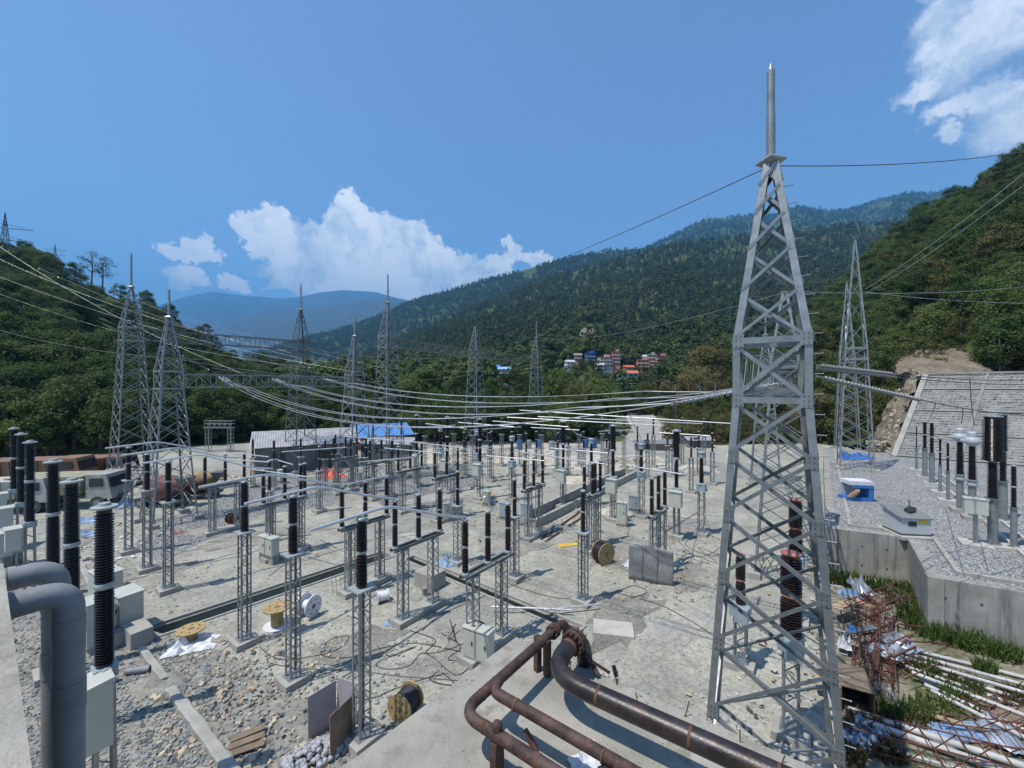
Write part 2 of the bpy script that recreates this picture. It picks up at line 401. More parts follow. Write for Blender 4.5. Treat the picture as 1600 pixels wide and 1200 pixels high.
def hill_mat(name, cols, s):
    m, T = mat(name)
    geo = T.add('ShaderNodeNewGeometry'); v = geo.outputs['Position']
    n = T.math('ADD', T.math('MULTIPLY', T.noise(v, s, 8, 0.65).outputs['Fac'], 0.6), T.math('MULTIPLY', T.noise(v, s*9, 4, 0.6).outputs['Fac'], 0.4))
    c = T.ramp(n, [(0.34, cols[0]), (0.5, cols[1]), (0.66, cols[2])])
    b = T.add('ShaderNodeBsdfPrincipled', inp={'Base Color': c, 'Roughness': 0.95, 'Specular IOR Level': 0.1})
    bp = T.add('ShaderNodeBump', inp={'Strength': 0.6, 'Distance': 0.05/s, 'Height': n}); T.l.new(bp.outputs[0], b.inputs['Normal'])
    T.add('ShaderNodeOutputMaterial', inp={0: b.outputs[0]}); return m
M_HILL = hill_mat('forest_floor', [(0.036,0.054,0.018),(0.06,0.08,0.027),(0.105,0.11,0.045)], 0.01)
M_HILLR = hill_mat('green_slope', [(0.04,0.06,0.018),(0.07,0.085,0.03),(0.12,0.115,0.05)], 0.03)
M_MOUNT = hill_mat('far_mountain', [(0.05,0.05,0.042),(0.07,0.068,0.056),(0.095,0.09,0.075)], 0.0016)
M_SCAR = hill_mat('bare_earth_slope', [(0.12,0.095,0.065),(0.20,0.165,0.12),(0.28,0.245,0.185)], 0.22)
from mathutils import noise as mnoise
# ------------------------------------------------------------------ ground, yard, road
def poly_sheet(name, pix, z, m, label=None, kind='structure', raw=None):
    pts = raw if raw is not None else [W(x, y, z) for (x, y) in pix]
    pts = [Vector((p[0], p[1], z)) for p in pts]
    a = sum(pts[i].x*pts[(i+1) % len(pts)].y - pts[(i+1) % len(pts)].x*pts[i].y for i in range(len(pts)))
    if a < 0: pts.reverse()
    return setting(name, MB().sheet(pts).mesh(name, m), kind, label)
setting('ground', MB().sheet([(-14000,-3000,-0.6),(14000,-3000,-0.6),(14000,16000,-0.6),(-14000,16000,-0.6)]).mesh('ground', M_EARTH), label='green valley ground around the yard')

def in_trench(x, y):
    for (a, b, w) in TRENCHES:
        d = b - a; L = d.length; q = Vector((x, y, 0)) - a; t = q.dot(d)/L
        s = abs(q.cross(d).z)/L
        if -0.1 < t < L+0.1 and s < w: return True
    return False
# two service trenches cut through the yard, and one walled basin farther off
TR1 = (W(232, 990), W(605, 866), 0.78)
TR2 = (W(640, 872), W(905, 985), 0.5)
TR3 = (W(822, 822), W(985, 742), 1.1)
TRENCHES = [(Vector((a.x,a.y,0)), Vector((b.x,b.y,0)), w) for a, b, w in (TR1, TR2, TR3)]
def yard_grid():
    # fine strip-wise yard: one sheet with holes where the trenches run (bmesh boolean by bisecting along trench sides)
    bm = bmesh.new()
    pts = [W(-700,800), W(-380,716), W(130,706), W(420,690), W(900,688), W(1120,696), W(1300,690), (48,40,0), (40,4,0), (24,-6,0), (-30,-6,0), (-45,2,0)]
    vs = [bm.verts.new((p[0], p[1], 0)) for p in pts]; bm.faces.new(vs)
    for a, b, w in TRENCHES:
        d = (b-a).normalized(); n = Vector((-d.y, d.x, 0))
        for off in (-w, w):
            bmesh.ops.bisect_plane(bm, geom=bm.verts[:]+bm.edges[:]+bm.faces[:], plane_co=a+n*off, plane_no=n)
        for e in (a, b):
            bmesh.ops.bisect_plane(bm, geom=bm.verts[:]+bm.edges[:]+bm.faces[:], plane_co=e, plane_no=d)
    dead = []
    for f in bm.faces:
        c = f.calc_center_median()
        for a, b, w in TRENCHES:
            d = b-a; L = d.length; q = c - a; t = q.dot(d)/L; s = abs(q.cross(d).z)/L
            if 0 < t < L and s < w: dead.append(f); break
    bmesh.ops.delete(bm, geom=dead, context='FACES')
    for f in bm.faces:
        if f.normal.z < 0: f.normal_flip()
    me = bpy.data.meshes.new('yard'); bm.to_mesh(me); bm.free(); me.materials.append(M_YARD); return me
yard = setting('yard', yard_grid(), label='dusty grey levelled switchyard ground')
poly_sheet('rubble_ground', [(-40,905),(150,880),(235,985),(330,1010),(470,1090),(640,1150),(560,1400),(-300,1400)], 0.004, M_RUBBLE, 'slate rubble ground along the building foot')
poly_sheet('gravel_bed', [(300,795),(420,748),(560,742),(520,790),(400,806),(250,880),(210,850)], 0.004, M_GRAVEL2, 'patch of grey gravel under the gantry towers')
poly_sheet('gravel_bed', [(560,760),(700,722),(760,740),(690,800),(610,800)], 0.008, M_GRAVEL2, 'patch of grey gravel between the far isolators')
poly_sheet('road', [(880,712),(1058,707),(1050,686),(1042,668),(1020,647),(985,645),(977,651),(987,670),(972,690),(880,698)], 0.012, M_ROAD, 'pale dusty road leaving the yard between the trees')
poly_sheet('spoil_ground', [(560,706),(900,690),(980,716),(1060,726),(980,742),(760,722),(640,722)], 0.006, M_SAND, 'strip of pale spoil along the far side of the yard')

def trench(name, tr, depth, label, wall=0.13, lip=0.07, cat='trench'):
    a, b, w = tr; d = (b-a).normalized(); n = Vector((-d.y, d.x, 0)); L = (b-a).length
    t = setting(name, None, 'structure', label)
    t.location = (a.x, a.y, 0); t.rotation_euler = (0, 0, atan2(d.y, d.x))
    for s in (-1, 1):
        part('side_wall', MB().box((L/2, s*(w-wall/2), (lip-depth)/2), (L, wall, depth+lip)).mesh('side_wall', M_CONC), t)
        part('ledge', MB().box((L/2, s*(w-wall-0.06), -0.10), (L-0.1, 0.12, 0.05)).mesh('ledge', M_CONCD), t)
    part('trench_floor', MB().box((L/2, 0, -depth), (L, 2*w-0.02, 0.04)).mesh('trench_floor', M_CONCD), t)
    for x in (-0.06, L+0.06):
        part('end_wall', MB().box((x, 0, (lip-depth)/2), (0.12, 2*w, depth+lip)).mesh('end_wall', M_CONC), t)
    return t
trench('trench', TR1, 0.95, 'long open cable trench with concrete sides crossing the yard')
trench('trench', TR2, 0.7, 'open cable trench with brick-red side behind the concrete roof slab')
t3 = trench('trench', TR3, 0.55, 'wide walled concrete basin among the far breakers', 0.3, 0.75)

# ------------------------------------------------------------------ hills
def interp(cols, px, k):
    if px <= cols[0][0]: return cols[0][k]
    for a, b in zip(cols, cols[1:]):
        if px <= b[0]:
            t = (px-a[0])/(b[0]-a[0]); return a[k] + (b[k]-a[k])*t
    return cols[-1][k]
class Hill:
    """columns: (photo x, ridge y, ridge distance, foot distance, foot height)"""
    def __init__(s, name, cols, m, label, nx=90, nt=26, prof=1.0, rough=0.05, freq=3.0, seed=0, back=0.35, jag=0.0):
        s.G = []; x0, x1 = cols[0][0], cols[-1][0]; s.nx, s.nt = nx, nt
        mb = MB()
        for i in range(nx+1):
            px = x0 + (x1-x0)*i/nx; k = (px-800)/FPX
            ry, R, bd, bz = (interp(cols, px, j) for j in (1, 2, 3, 4))
            zr = CAM_H + (600-ry)/FPX*R
            col = []
            for j in range(nt+1):
                t = j/nt; d = bd + (R-bd)*t
                amp = (zr-bz)*rough
                nz = mnoise.fractal(Vector((k*freq*2.2+seed, d/R*freq, seed)), 0.9, 2.1, 5)
                z = bz + (zr-bz)*t**prof + nz*amp*(4*t*(1-t))**0.5 * 1.6
                if jag: z += mnoise.fractal(Vector((px*0.03, seed, 1.7)), 0.8, 2.0, 4)*jag*R*t
                col.append(Vector((k*d, d, z)))
            for b in (0.08, back):
                d = R*(1+b); top = col[nt]; col.append(Vector((k*d, d, top.z - (top.z-bz)*(0.15 if b < 0.1 else 1.0)-2)))
            s.G.append(col)
        H = nt+3
        for col in s.G: mb.v += [tuple(p) for p in col]
        for i in range(nx):
            for j in range(H-1):
                mb.f.append((i*H+j, (i+1)*H+j, (i+1)*H+j+1, i*H+j+1))
        s.ob = setting(name, mb.mesh(name, m, 180), label=label)
    def at(s, fx, ft):
        i = min(fx*s.nx, s.nx-1e-4); j = min(ft*s.nt, s.nt-1e-4); a, b = int(i), int(j); u, v = i-a, j-b
        g = s.G; return (g[a][b]*(1-u)+g[a+1][b]*u)*(1-v) + (g[a][b+1]*(1-u)+g[a+1][b+1]*u)*v

left_hill = Hill('hill', [(-500,330,170,58,0),(-200,380,190,62,0),(0,405,215,66,0),(60,415,230,68,0),(110,436,245,70,0),(165,458,262,72,0),(225,486,285,74,0),(285,520,310,78,0),
                  (345,548,340,84,-0.5),(400,566,370,92,-0.5),(460,582,400,100,-0.5),(540,604,440,115,-0.5),(600,612,470,140,-0.5)], M_HILL, 'dark wooded hillside with terraces rising on the left', 80, 26, 1.05, 0.06, 3.0, 3)
mid_hill = Hill('hill', [(330,600,1100,180,-0.5),(480,588,1200,170,-0.5),(560,562,1300,170,-0.5),(650,522,1400,170,-0.5),(760,476,1450,175,-0.5),(880,430,1500,185,-0.5),(1000,396,1500,190,-0.5),(1100,378,1500,200,-0.5),
                  (1200,366,1500,200,-0.5),(1330,352,1500,200,-0.5),(1480,345,1500,200,-0.5),(1650,340,1500,200,-0.5)], M_HILL, 'broad pine-forested mountainside behind the village', 120, 48, 1.42, 0.05, 4.0, 11, 0.3, 0.002)
far_ridge = Hill('hill', [(380,560,2900,1500,60),(480,530,2900,1500,60),(560,508,2900,1500,60),(640,474,2900,1600,100),(740,444,2900,1600,150),(870,408,2900,1600,200),(960,391,2900,1600,200),(1060,385,2900,1600,200),(1200,390,2900,1600,200)],
                 M_HILL, 'bluish green ridge descending behind the forested mountainside', 90, 24, 0.9, 0.05, 4.0, 23, 0.35, 0.0015)
high_ridge = Hill('hill', [(940,410,4200,1650,300),(1010,388,4200,1650,300),(1060,364,4200,1650,300),(1105,342,4200,1650,300),(1150,338,4200,1650,300),(1200,337,4200,1650,300),(1255,322,4200,1650,300),(1300,330,4200,1650,300),(1340,326,4200,1650,300),
                  (1395,308,4200,1650,300),(1425,301,4200,1650,300),(1455,304,4200,1650,300),(1490,294,4200,1650,300),(1560,300,4200,1650,300),(1700,290,4200,1650,300)],
                  M_HILL, 'hazy upper ridge line on the right skyline', 100, 22, 0.95, 0.04, 5.0, 31, 0.35, 0.002)
right_hill = Hill('hill', [(1090,628,230,132,-0.5),(1150,585,250,116,-0.5),(1210,540,265,98,-0.5),(1275,488,280,84,0),(1330,440,270,78,0.5),(1400,384,250,72,3),(1480,334,230,70,12),(1545,292,215,68,12.5),(1600,258,200,66,12.5),(1720,190,190,60,12.5),(1950,90,190,52,12)],
                  M_HILLR, 'lush green hillside rising steeply on the right', 80, 30, 0.92, 0.07, 3.5, 41)
Hill('mountain', [(120,500,13500,8000,200),(240,480,13500,8000,200),(290,463,13500,8000,200),(330,456,13500,8000,200),(385,462,13500,8000,200),(445,467,13500,8000,200),(500,457,13500,8000,200),(540,453,13500,8000,200),(585,456,13500,8000,200),(640,470,13500,8000,200),(720,480,13500,8000,200),(900,470,13500,8000,200)],
     M_MOUNT, 'pale blue mountain range on the far horizon', 90, 14, 0.8, 0.05, 6.0, 51, 0.1, 0.0012)
Hill('mountain', [(230,545,8600,5000,100),(340,508,8600,5000,100),(390,492,8600,5000,100),(440,484,8600,5000,100),(500,480,8600,5000,100),(560,470,8600,5000,100),(610,465,8600,5000,100),(660,480,8600,5000,100),(760,500,8600,5000,100)],
     M_MOUNT, 'blue mountain spur closing the valley', 70, 14, 0.8, 0.05, 6.0, 57, 0.2, 0.0012)

# ------------------------------------------------------------------ trees
def leaf_cards(mb, centre, r, n, size, squash=0.8, rnd=random):
    cx, cy, cz = centre
    for _ in range(n):
        while True:
            x, y, z = rnd.uniform(-1,1), rnd.uniform(-1,1), rnd.uniform(-1,1)
            if x*x+y*y+z*z <= 1: break
        c = Vector((cx+x*r, cy+y*r, cz+z*r*squash))
        nrm = Vector((x+rnd.uniform(-.7,.7), y+rnd.uniform(-.7,.7), z*0.8+0.55+rnd.uniform(-.6,.6))).normalized()
        a = nrm.orthogonal().normalized(); b = nrm.cross(a); th = rnd.uniform(0, 2*pi)
        a, b = a*cos(th)+b*sin(th), b*cos(th)-a*sin(th)
        s = size*rnd.uniform(0.6, 1.25)
        k = len(mb.v)
        mb.v += [tuple(c-a*s), tuple(c-b*s*0.55), tuple(c+a*s), tuple(c+b*s*0.55)]
        mb.f.append((k,k+1,k+2,k+3))
def tree_parts(seed, h, crown_r, trunk_h, nclump, nleaf, leaf, lean=0.0, layered=False):
    r = random.Random(seed); tr = MB(); cr = MB()
    top = Vector((r.uniform(-.3,.3)*lean*h, r.uniform(-.3,.3)*lean*h, h*0.82))
    path = [Vector((0,0,-0.8)), Vector((r.uniform(-.15,.15), r.uniform(-.15,.15), h*0.25)), Vector((r.uniform(-.4,.4), r.uniform(-.4,.4), h*0.55)), top]
    tr.tube(path, h*0.022+0.05, 7, True, 0.05)
    for i in range(nclump):
        t = r.random()
        zc = trunk_h + (h-trunk_h)*(0.08+0.84*t)
        env = sin(pi*min(1, max(0.06, (zc-trunk_h)/(h-trunk_h)*0.93+0.10)))**0.6 if not layered else (1.02 - t)**0.8
        th = r.uniform(0, 2*pi); rr = crown_r*env*sqrt(r.uniform(0.15, 1.0))
        c = Vector((cos(th)*rr, sin(th)*rr, zc))
        ax = path[1].lerp(top, max(0, min(1, (zc-0.3*h)/(0.6*h)))) ; base = Vector((ax.x*0.6, ax.y*0.6, max(trunk_h*0.7, zc-rr*0.55-0.3)))
        c += Vector((ax.x*0.6, ax.y*0.6, 0))
        if i % 2 == 0: tr.tube([base, base.lerp(c, .55)+Vector((0,0,.25)), c], 0.055+h*0.003, 5, True, 0.02)
        leaf_cards(cr, c, crown_r*r.uniform(0.24, 0.42), nleaf, leaf*r.uniform(0.85,1.15), 0.62 if layered else 0.72, r)
    return tr, cr
def joined_proto(name, tr, cr, mleaf):
    mb = MB(); mb.v = tr.v + cr.v; o = len(tr.v); mb.f = tr.f + [tuple(i+o for i in f) for f in cr.f]
    me = mb.mesh(name, M_BARK); me.materials.append(mleaf)
    me.polygons.foreach_set('material_index', [0]*len(tr.f)+[1]*len(cr.f)); return me
def proto_collection(name, meshes):
    c = bpy.data.collections.new(name)
    for i, me in enumerate(meshes): c.objects.link(bpy.data.objects.new('%s_%02d' % (name, i), me))
    return c
FAR_BROAD = [joined_proto('far_broadleaf', *tree_parts(100+i, 10, 4.2, 1.6, 18, 20, 0.72), [M_LEAF, M_LEAFD, M_LEAF, M_LEAFY][i]) for i in range(4)]
FAR_PINE = [joined_proto('far_pine', *tree_parts(140+i, 13, 2.6, 2.6, 18, 16, 0.62, 0, True), M_PINE) for i in range(3)]
MID_BROAD = [joined_proto('mid_broadleaf', *tree_parts(180+i, 9, 3.6, 1.6, 34, 95, 0.20), [M_LEAF, M_LEAFD, M_LEAF, M_LEAFY, M_LEAFD][i]) for i in range(5)]
BUSH = []
for i in range(4):
    tr, cr = MB(), MB(); r = random.Random(300+i)
    tr.tube([(0,0,-.3),(0.05,0,.5),(0.1,.05,1.0)], 0.05, 5, True, 0.02)
    for k in range(13): leaf_cards(cr, (r.uniform(-1,1), r.uniform(-1,1), r.uniform(.25,1.5)), r.uniform(.4,.7), 60, 0.12, 0.8, r)
    BUSH.append(joined_proto('bush_mix', tr, cr, [M_LEAF, M_LEAFY, M_GRASS, M_DRY][i]))
C_FAR = proto_collection('far_canopy', FAR_BROAD + FAR_PINE)
C_MID = proto_collection('mid_canopy', MID_BROAD + BUSH)

def scatter_tree(coll):
    g = bpy.data.node_groups.new('scatter', 'GeometryNodeTree')
    g.interface.new_socket('Geometry', in_out='INPUT', socket_type='NodeSocketGeometry')
    g.interface.new_socket('Geometry', in_out='OUTPUT', socket_type='NodeSocketGeometry')
    N, L = g.nodes, g.links
    gi, go = N.new('NodeGroupInput'), N.new('NodeGroupOutput')
    ci = N.new('GeometryNodeCollectionInfo'); ci.inputs['Collection'].default_value = coll
    ci.inputs['Separate Children'].default_value = True; ci.inputs['Reset Children'].default_value = True
    ip = N.new('GeometryNodeInstanceOnPoints'); ip.inputs['Pick Instance'].default_value = True
    def na(n, ty):
        a = N.new('GeometryNodeInputNamedAttribute'); a.data_type = ty; a.inputs['Name'].default_value = n; return a.outputs['Attribute']
    L.new(gi.outputs[0], ip.inputs['Points']); L.new(ci.outputs[0], ip.inputs['Instance'])
    L.new(na('pick', 'INT'), ip.inputs['Instance Index'])
    L.new(na('turn', 'FLOAT_VECTOR'), ip.inputs['Rotation']); L.new(na('grow', 'FLOAT_VECTOR'), ip.inputs['Scale'])
    L.new(ip.outputs[0], go.inputs[0]); return g
G_FAR, G_MID = scatter_tree(C_FAR), scatter_tree(C_MID)
def forest(name, pts, picks, scales, group, label, zs=None):
    me = bpy.data.meshes.new(name); me.from_pydata([tuple(p) for p in pts], [], [])
    n = len(pts)
    a = me.attributes.new('pick', 'INT', 'POINT'); a.data.foreach_set('value', np.array(picks, dtype=np.int32))
    t = me.attributes.new('turn', 'FLOAT_VECTOR', 'POINT'); tv = np.zeros((n,3), np.float32); tv[:,2] = rng.uniform(0, 6.28, n); tv[:,0] = rng.uniform(-.08,.08,n); t.data.foreach_set('vector', tv.ravel())
    s = me.attributes.new('grow', 'FLOAT_VECTOR', 'POINT'); sv = np.repeat(np.array(scales, np.float32)[:,None], 3, 1); sv[:,2] *= (1 if zs is None else np.array(zs, np.float32)) * rng.uniform(.85, 1.2, n); s.data.foreach_set('vector', sv.astype(np.float32).ravel())
    o = setting(name, me, 'stuff', label)
    md = o.modifiers.new('scatter', 'NODES'); md.node_group = group
    return o
def clump(p, f, s): return mnoise.noise(Vector((p.x*f, p.y*f, s)))
def cover(hill, n, pickfn, scl, tpow=1.0, t0=0.0, t1=1.0, sink=0.3, keep=None):
    pts, pk, sc = [], [], []
    for _ in range(n):
        fx, ft = random.random(), t0 + (t1-t0)*random.random()**tpow
        p = hill.at(fx, ft)
        if keep and not keep(p, fx, ft): continue
        i = pickfn(p, ft)
        pts.append(p - Vector((0,0,sink))); pk.append(i); sc.append(random.uniform(*scl))
    return pts, pk, sc
def scr(p): return 800 + p.x/p.y*FPX, 600 - (p.z-CAM_H)/p.y*FPX
# mid mountainside: pines high, broadleaf low
def pick_mid(p, t):
    if t + clump(p, 0.006, 2)*0.35 > 0.22: return random.choice((4,5,6,4,5,6,0,1,2,3))
    return random.choice((0,1,2,3,1))
def keep_mid(p, fx, ft):
    x, y = scr(p)
    if 905 < x < 945 and 505 < y < 528: return False        # bare landslip
    d = p.y
    for (xa, xb, dm) in ((868,1058,372),(655,712,225),(762,808,312),(832,868,352),(566,592,262)):
        if xa < x < xb and d < dm: return random.random() < (0.06 if xa < 860 else 0.10) and d < dm*0.62
    return clump(p, 0.012, 9) > -0.55
a = cover(mid_hill, 25000, pick_mid, (0.6, 2.1), 1.25, 0.02, 1.0, 0.5, keep_mid); forest('forest', *a, G_FAR, 'dense pine and broadleaf forest covering the middle mountainside')
a = cover(far_ridge, 10000, lambda p, t: random.choice((4,5,6,0,1,3)), (1.4, 2.6), 0.7, 0.1, 1.0, 1.0, lambda p, fx, ft: clump(p, 0.004, 5) > -0.45); forest('forest', *a, G_FAR, 'hazy forest on the ridge behind the mountainside')
a = cover(high_ridge, 9000, lambda p, t: random.choice((4,5,6,0,1,4)), (1.6, 3.2), 0.6, 0.1, 1.0, 1.0, lambda p, fx, ft: clump(p, 0.003, 6) > -0.45); forest('forest', *a, G_FAR, 'hazy forest on the upper skyline ridge')
def keep_left(p, fx, ft):
    x, y = scr(p)
    terrace = 90 < x < 430 and 445 < y < 600 and clump(p, 0.03, 4) < 0.30
    return not terrace or random.random() < 0.10
a = cover(left_hill, 2600, lambda p, t: random.choice((0,1,1,4,4,2)), (0.75, 1.35), 1.1, 0.0, 1.0, 0.4, keep_left)
forest('forest', *a, G_MID, 'dark dense trees and scrub clothing the left hillside')
def keep_right(p, fx, ft):
    x, y = scr(p)
    if 1400 < x < 1520 and 552 < y < 610: return random.random() < 0.12
    g = clump(p, 0.035, 14)
    if 1380 < x < 1560 and 430 < y < 560: return g > -0.3 or random.random() < 0.5
    return True
a = cover(right_hill, 2900, lambda p, t: random.choice((0,2,0,1,3,5,6)) if t > 0.25 else random.choice((5,6,5,6,0,3,7)), (0.6, 1.25), 1.15, 0.0, 1.0, 0.3, keep_right)
forest('forest', *a, G_MID, 'lush green trees and bushes on the right hillside')
# scrub on the valley floor behind the yard
pts, pk, sc = [], [], []
for _ in range(2200):
    x = random.uniform(-200, 1160); d = random.uniform(84, 200) if x < 960 else random.uniform(160, 230)
    p = Vector(((x-800)/FPX*d, d, -0.6))
    if 940 < x < 1110 and d < 158: continue
    if 370 < x < 660 and d < 92: continue
    if x < 330 and d > 110: continue
    pts.append(p); pk.append(random.choice((5,6,5,0,2,1,4))); sc.append(random.uniform(0.6, 1.15))
forest('forest', pts, pk, sc, G_MID, 'low green trees and scrub on the valley floor')
# dry scrub on the bank between the road and the big tower, and along the foot of the right hill
pts, pk, sc = [], [], []
for _ in range(620):
    x = random.uniform(1046, 1320); d = random.uniform(84, 165)
    if x < 1120 and d < 88: continue
    pts.append(Vector(((x-800)/FPX*d, d, -0.5 + max(0, x-1200)*0.004))); pk.append(random.choice((8,8,6,6,7,3) if x < 1190 else (5,6,7,0,3,6))); sc.append(random.uniform(0.9, 2.0) if pk[-1] > 4 else random.uniform(0.4, 0.8))
forest('forest', pts, pk, sc, G_MID, 'dry olive scrub between the road and the right hillside')
# gardens and bushes round the village
pts, pk, sc = [], [], []
for _ in range(900):
    fx, ft = random.uniform(0.38, 0.57), random.uniform(0.0, 0.17); p = mid_hill.at(fx, ft); x, y = scr(p)
    if not 860 < x < 1065: continue
    pts.append(p - Vector((0,0,0.2))); pk.append(random.choice((5,6,7,5,0,1,3))); sc.append(random.uniform(0.5, 1.0) if p.y > 330 else random.uniform(0.6, 1.5)*(0.5 if pk[-1] < 5 else 1.5))
forest('forest', pts, pk, sc, G_MID, 'garden bushes and small trees around the village houses')
# terraced field risers on the left slope
def terraces():
    mb = MB()
    for k in range(16):
        ft = 0.36 + 0.032*k
        prev = None
        for i in range(0, 40):
            fx = 0.42 + 0.0125*i
            p = left_hill.at(fx, min(0.98, ft + 0.012*sin(i*0.4+k)))
            q = (Vector(p)+Vector((0,0,0.9)), Vector(p)+Vector((0,0,-1.0)), Vector(p)+Vector((0.6,-0.6,0.85)))
            if prev: 
                b = len(mb.v); mb.v += [tuple(v) for v in (*prev, *q)]
                mb.f += [(b,b+3,b+5,b+2),(b+2,b+5,b+4,b+1)]
            prev = q
    return mb.mesh('terraces', M_HILLR)
setting('terrain', terraces(), 'structure', 'cut terraces of a farmed slope on the left hillside')

# single trees that stand out
NEAR_T = {}
def near_tree(kind):
    if kind not in NEAR_T:
        spec = {'round': (501, 12, 4.6, 2.6, 46, 120, 0.22, M_LEAF), 'dark': (502, 13, 4.8, 2.2, 50, 120, 0.22, M_LEAFD), 'tall': (503, 16, 3.8, 4.0, 44, 120, 0.22, M_LEAF),
                'olive': (504, 11, 4.4, 2.0, 44, 120, 0.21, M_LEAFY), 'dry': (505, 8, 4.0, 0.8, 34, 110, 0.2, M_DRY), 'bare': (506, 15, 4.2, 6.0, 30, 30, 0.2, M_LEAFD)}[kind]
        tr, cr = tree_parts(*spec[:-1]); NEAR_T[kind] = (tr.mesh('trunk', M_BARK, 60), cr.mesh('crown', spec[-1]))
    return NEAR_T[kind]
def tree(kind, p, s, label, group):
    t = thing('tree', label, 'tree', p, random.uniform(0, 6.28), group); t.scale = (s, s, s)
    a, b = near_tree(kind); part('trunk', a, t); part('crown', b, t); return t
GV = 'trees in the valley behind the yard'
for kind, px, topy, d, label in [
    ('round', 660, 575, 100, 'round green tree behind the blue roofed shed'),
    ('dark', 718, 582, 108, 'dark tree just behind the slim lattice tower without a mast'),
    ('tall', 770, 590, 118, 'green tree standing between the two slender far towers'),
    ('dark', 806, 574, 122, 'dark dense tree directly beside the farthest lattice tower'),
    ('round', 872, 580, 112, 'broad green tree under the white village house'),
    ('olive', 905, 600, 98, 'olive tree behind the blue barrels at the yard edge'),
    ('round', 935, 592, 104, 'leafy tree directly left of the dusty road'),
    ('tall', 960, 602, 118, 'tall tree at the bend of the dusty road'),
    ('olive', 1010, 596, 190, 'olive tree below the red roofed turquoise house'),
    ('dark', 610, 596, 92, 'dark tree rising behind the blue sheet roof'),
    ('dark', 520, 604, 96, 'dark tree above the long grey shed'),
    ('olive', 640, 640, 88, 'small olive tree over the end of the blue roof'),
    ('dry', 1062, 588, 160, 'dry yellowish bushy tree on the right of the dusty road'),
    ('dry', 1092, 572, 150, 'brownish dry tree on the bank right of the road'),
    ('dry', 1118, 590, 128, 'low brown bush tree beside the large lattice tower'),
    ('olive', 1100, 540, 170, 'bright green tree on top of the brown bank'),
    ('olive', 1128, 545, 160, 'yellow green tree touching the large lattice tower in view')]:
    p = P(px, 600, d); zt = CAM_H + (600-topy)/FPX*d; H0 = {'round':12,'dark':13,'tall':16,'olive':11,'dry':8,'bare':15}[kind]
    z0 = -0.5 if px < 1050 else (-0.5 + max(0, (px-1050))*0.10)
    tree(kind, (p.x, d, z0), (zt-z0)/H0*1.02, label, GV)
GS = 'trees on the hill skylines'
for kind, px, topy, d, label in [
    ('bare', 143, 382, 248, 'thin feathery tree highest on the left hill skyline'), ('bare', 160, 396, 252, 'sparse tree beside the feathery skyline tree'),
    ('dark', 226, 442, 270, 'dense dark crown at the steep end of the left skyline'), ('dark', 40, 383, 215, 'dark round tree beneath the far pylon'),
    ('dark', 78, 392, 225, 'dark tree next to the tiny distant pylon'), ('dark', 118, 408, 240, 'dark tree under the feathery skyline tree'),
    ('round', 320, 492, 320, 'rounded tree where the left hill drops to the valley'), ('dark', 262, 462, 290, 'dark tree midway down the left skyline'),
    ('dark', 1400, 318, 225, 'dark spreading tree at the lower end of the right skyline'), ('round', 1545, 262, 200, 'layered tree high on the right skyline'),
    ('dark', 1490, 288, 215, 'dark tree in the middle of the right skyline'), ('round', 1440, 305, 225, 'green tree on the right skyline between two dark ones'),
    ('dark', 1588, 240, 192, 'tree at the picture edge on the right skyline'), ('tall', 1365, 348, 240, 'tall tree above the tower on the gravel terrace')]:
    H0 = {'round':12,'dark':13,'tall':16,'olive':11,'dry':8,'bare':15}[kind]
    hl = left_hill if px < 800 else right_hill; xs = (-500, 600) if px < 800 else (1090, 1950)
    g = hl.at((px-xs[0])/(xs[1]-xs[0]), 0.985); zt = CAM_H + (600-topy)/FPX*g.y
    H = max(7.0, min(24.0, zt-g.z)) if kind == 'bare' else max(7.0, min(16.0, zt-g.z))
    tree(kind, (g.x, g.y, g.z-0.3), H/H0, label, GS)

# ------------------------------------------------------------------ haze
def haze():
    m = bpy.data.materials.new('valley_haze'); m.use_nodes = True; T = NT(m.node_tree)
    v = T.add('ShaderNodeVolumePrincipled'); v.inputs['Color'].default_value = (0.13, 0.50, 1.0, 1); v.inputs['Density'].default_value = 1.05e-4; v.inputs['Anisotropy'].default_value = 0.1
    T.add('ShaderNodeOutputMaterial', inp={1: v.outputs[0]})
    b = MB().quadbox([(-13500,-2500,-2),(13500,-2500,-2),(13500,15500,-2),(-13500,15500,-2),(-13500,-2500,3500),(13500,-2500,3500),(13500,15500,3500),(-13500,15500,3500)])
    o = setting('haze', b.mesh('haze', m), 'stuff', 'thin blue haze filling the valley')
haze()
# ------------------------------------------------------------------ reusable meshes
def insulator_mesh(key, h, r, core, pitch, m, n=14, taper=1.0):
    def mk():
        prof = [(core*1.25, 0), (core*1.25, 0.05)]
        k = int((h-0.1)/pitch); z = 0.05
        for i in range(k):
            f = 1 + (taper-1)*i/max(1, k-1); rr = r*f*(1.0 if i % 2 == 0 else 0.965)
            prof += [(core*f, z), (rr, z+pitch*0.36), (rr*0.985, z+pitch*0.50), (core*f, z+pitch*0.72)]
            z += pitch
        prof += [(core*1.15*taper, z), (core*1.15*taper, h)]
        return MB().lathe(prof, n).mesh(key, m, 35)
    return shared(('ins', key), mk)
def disc_mesh(key, r, h, m, n=14):
    return shared(('disc', key), lambda: MB().lathe([(r*0.9,0),(r,h*0.2),(r,h*0.8),(r*0.9,h)], n).mesh(key, m, 35))

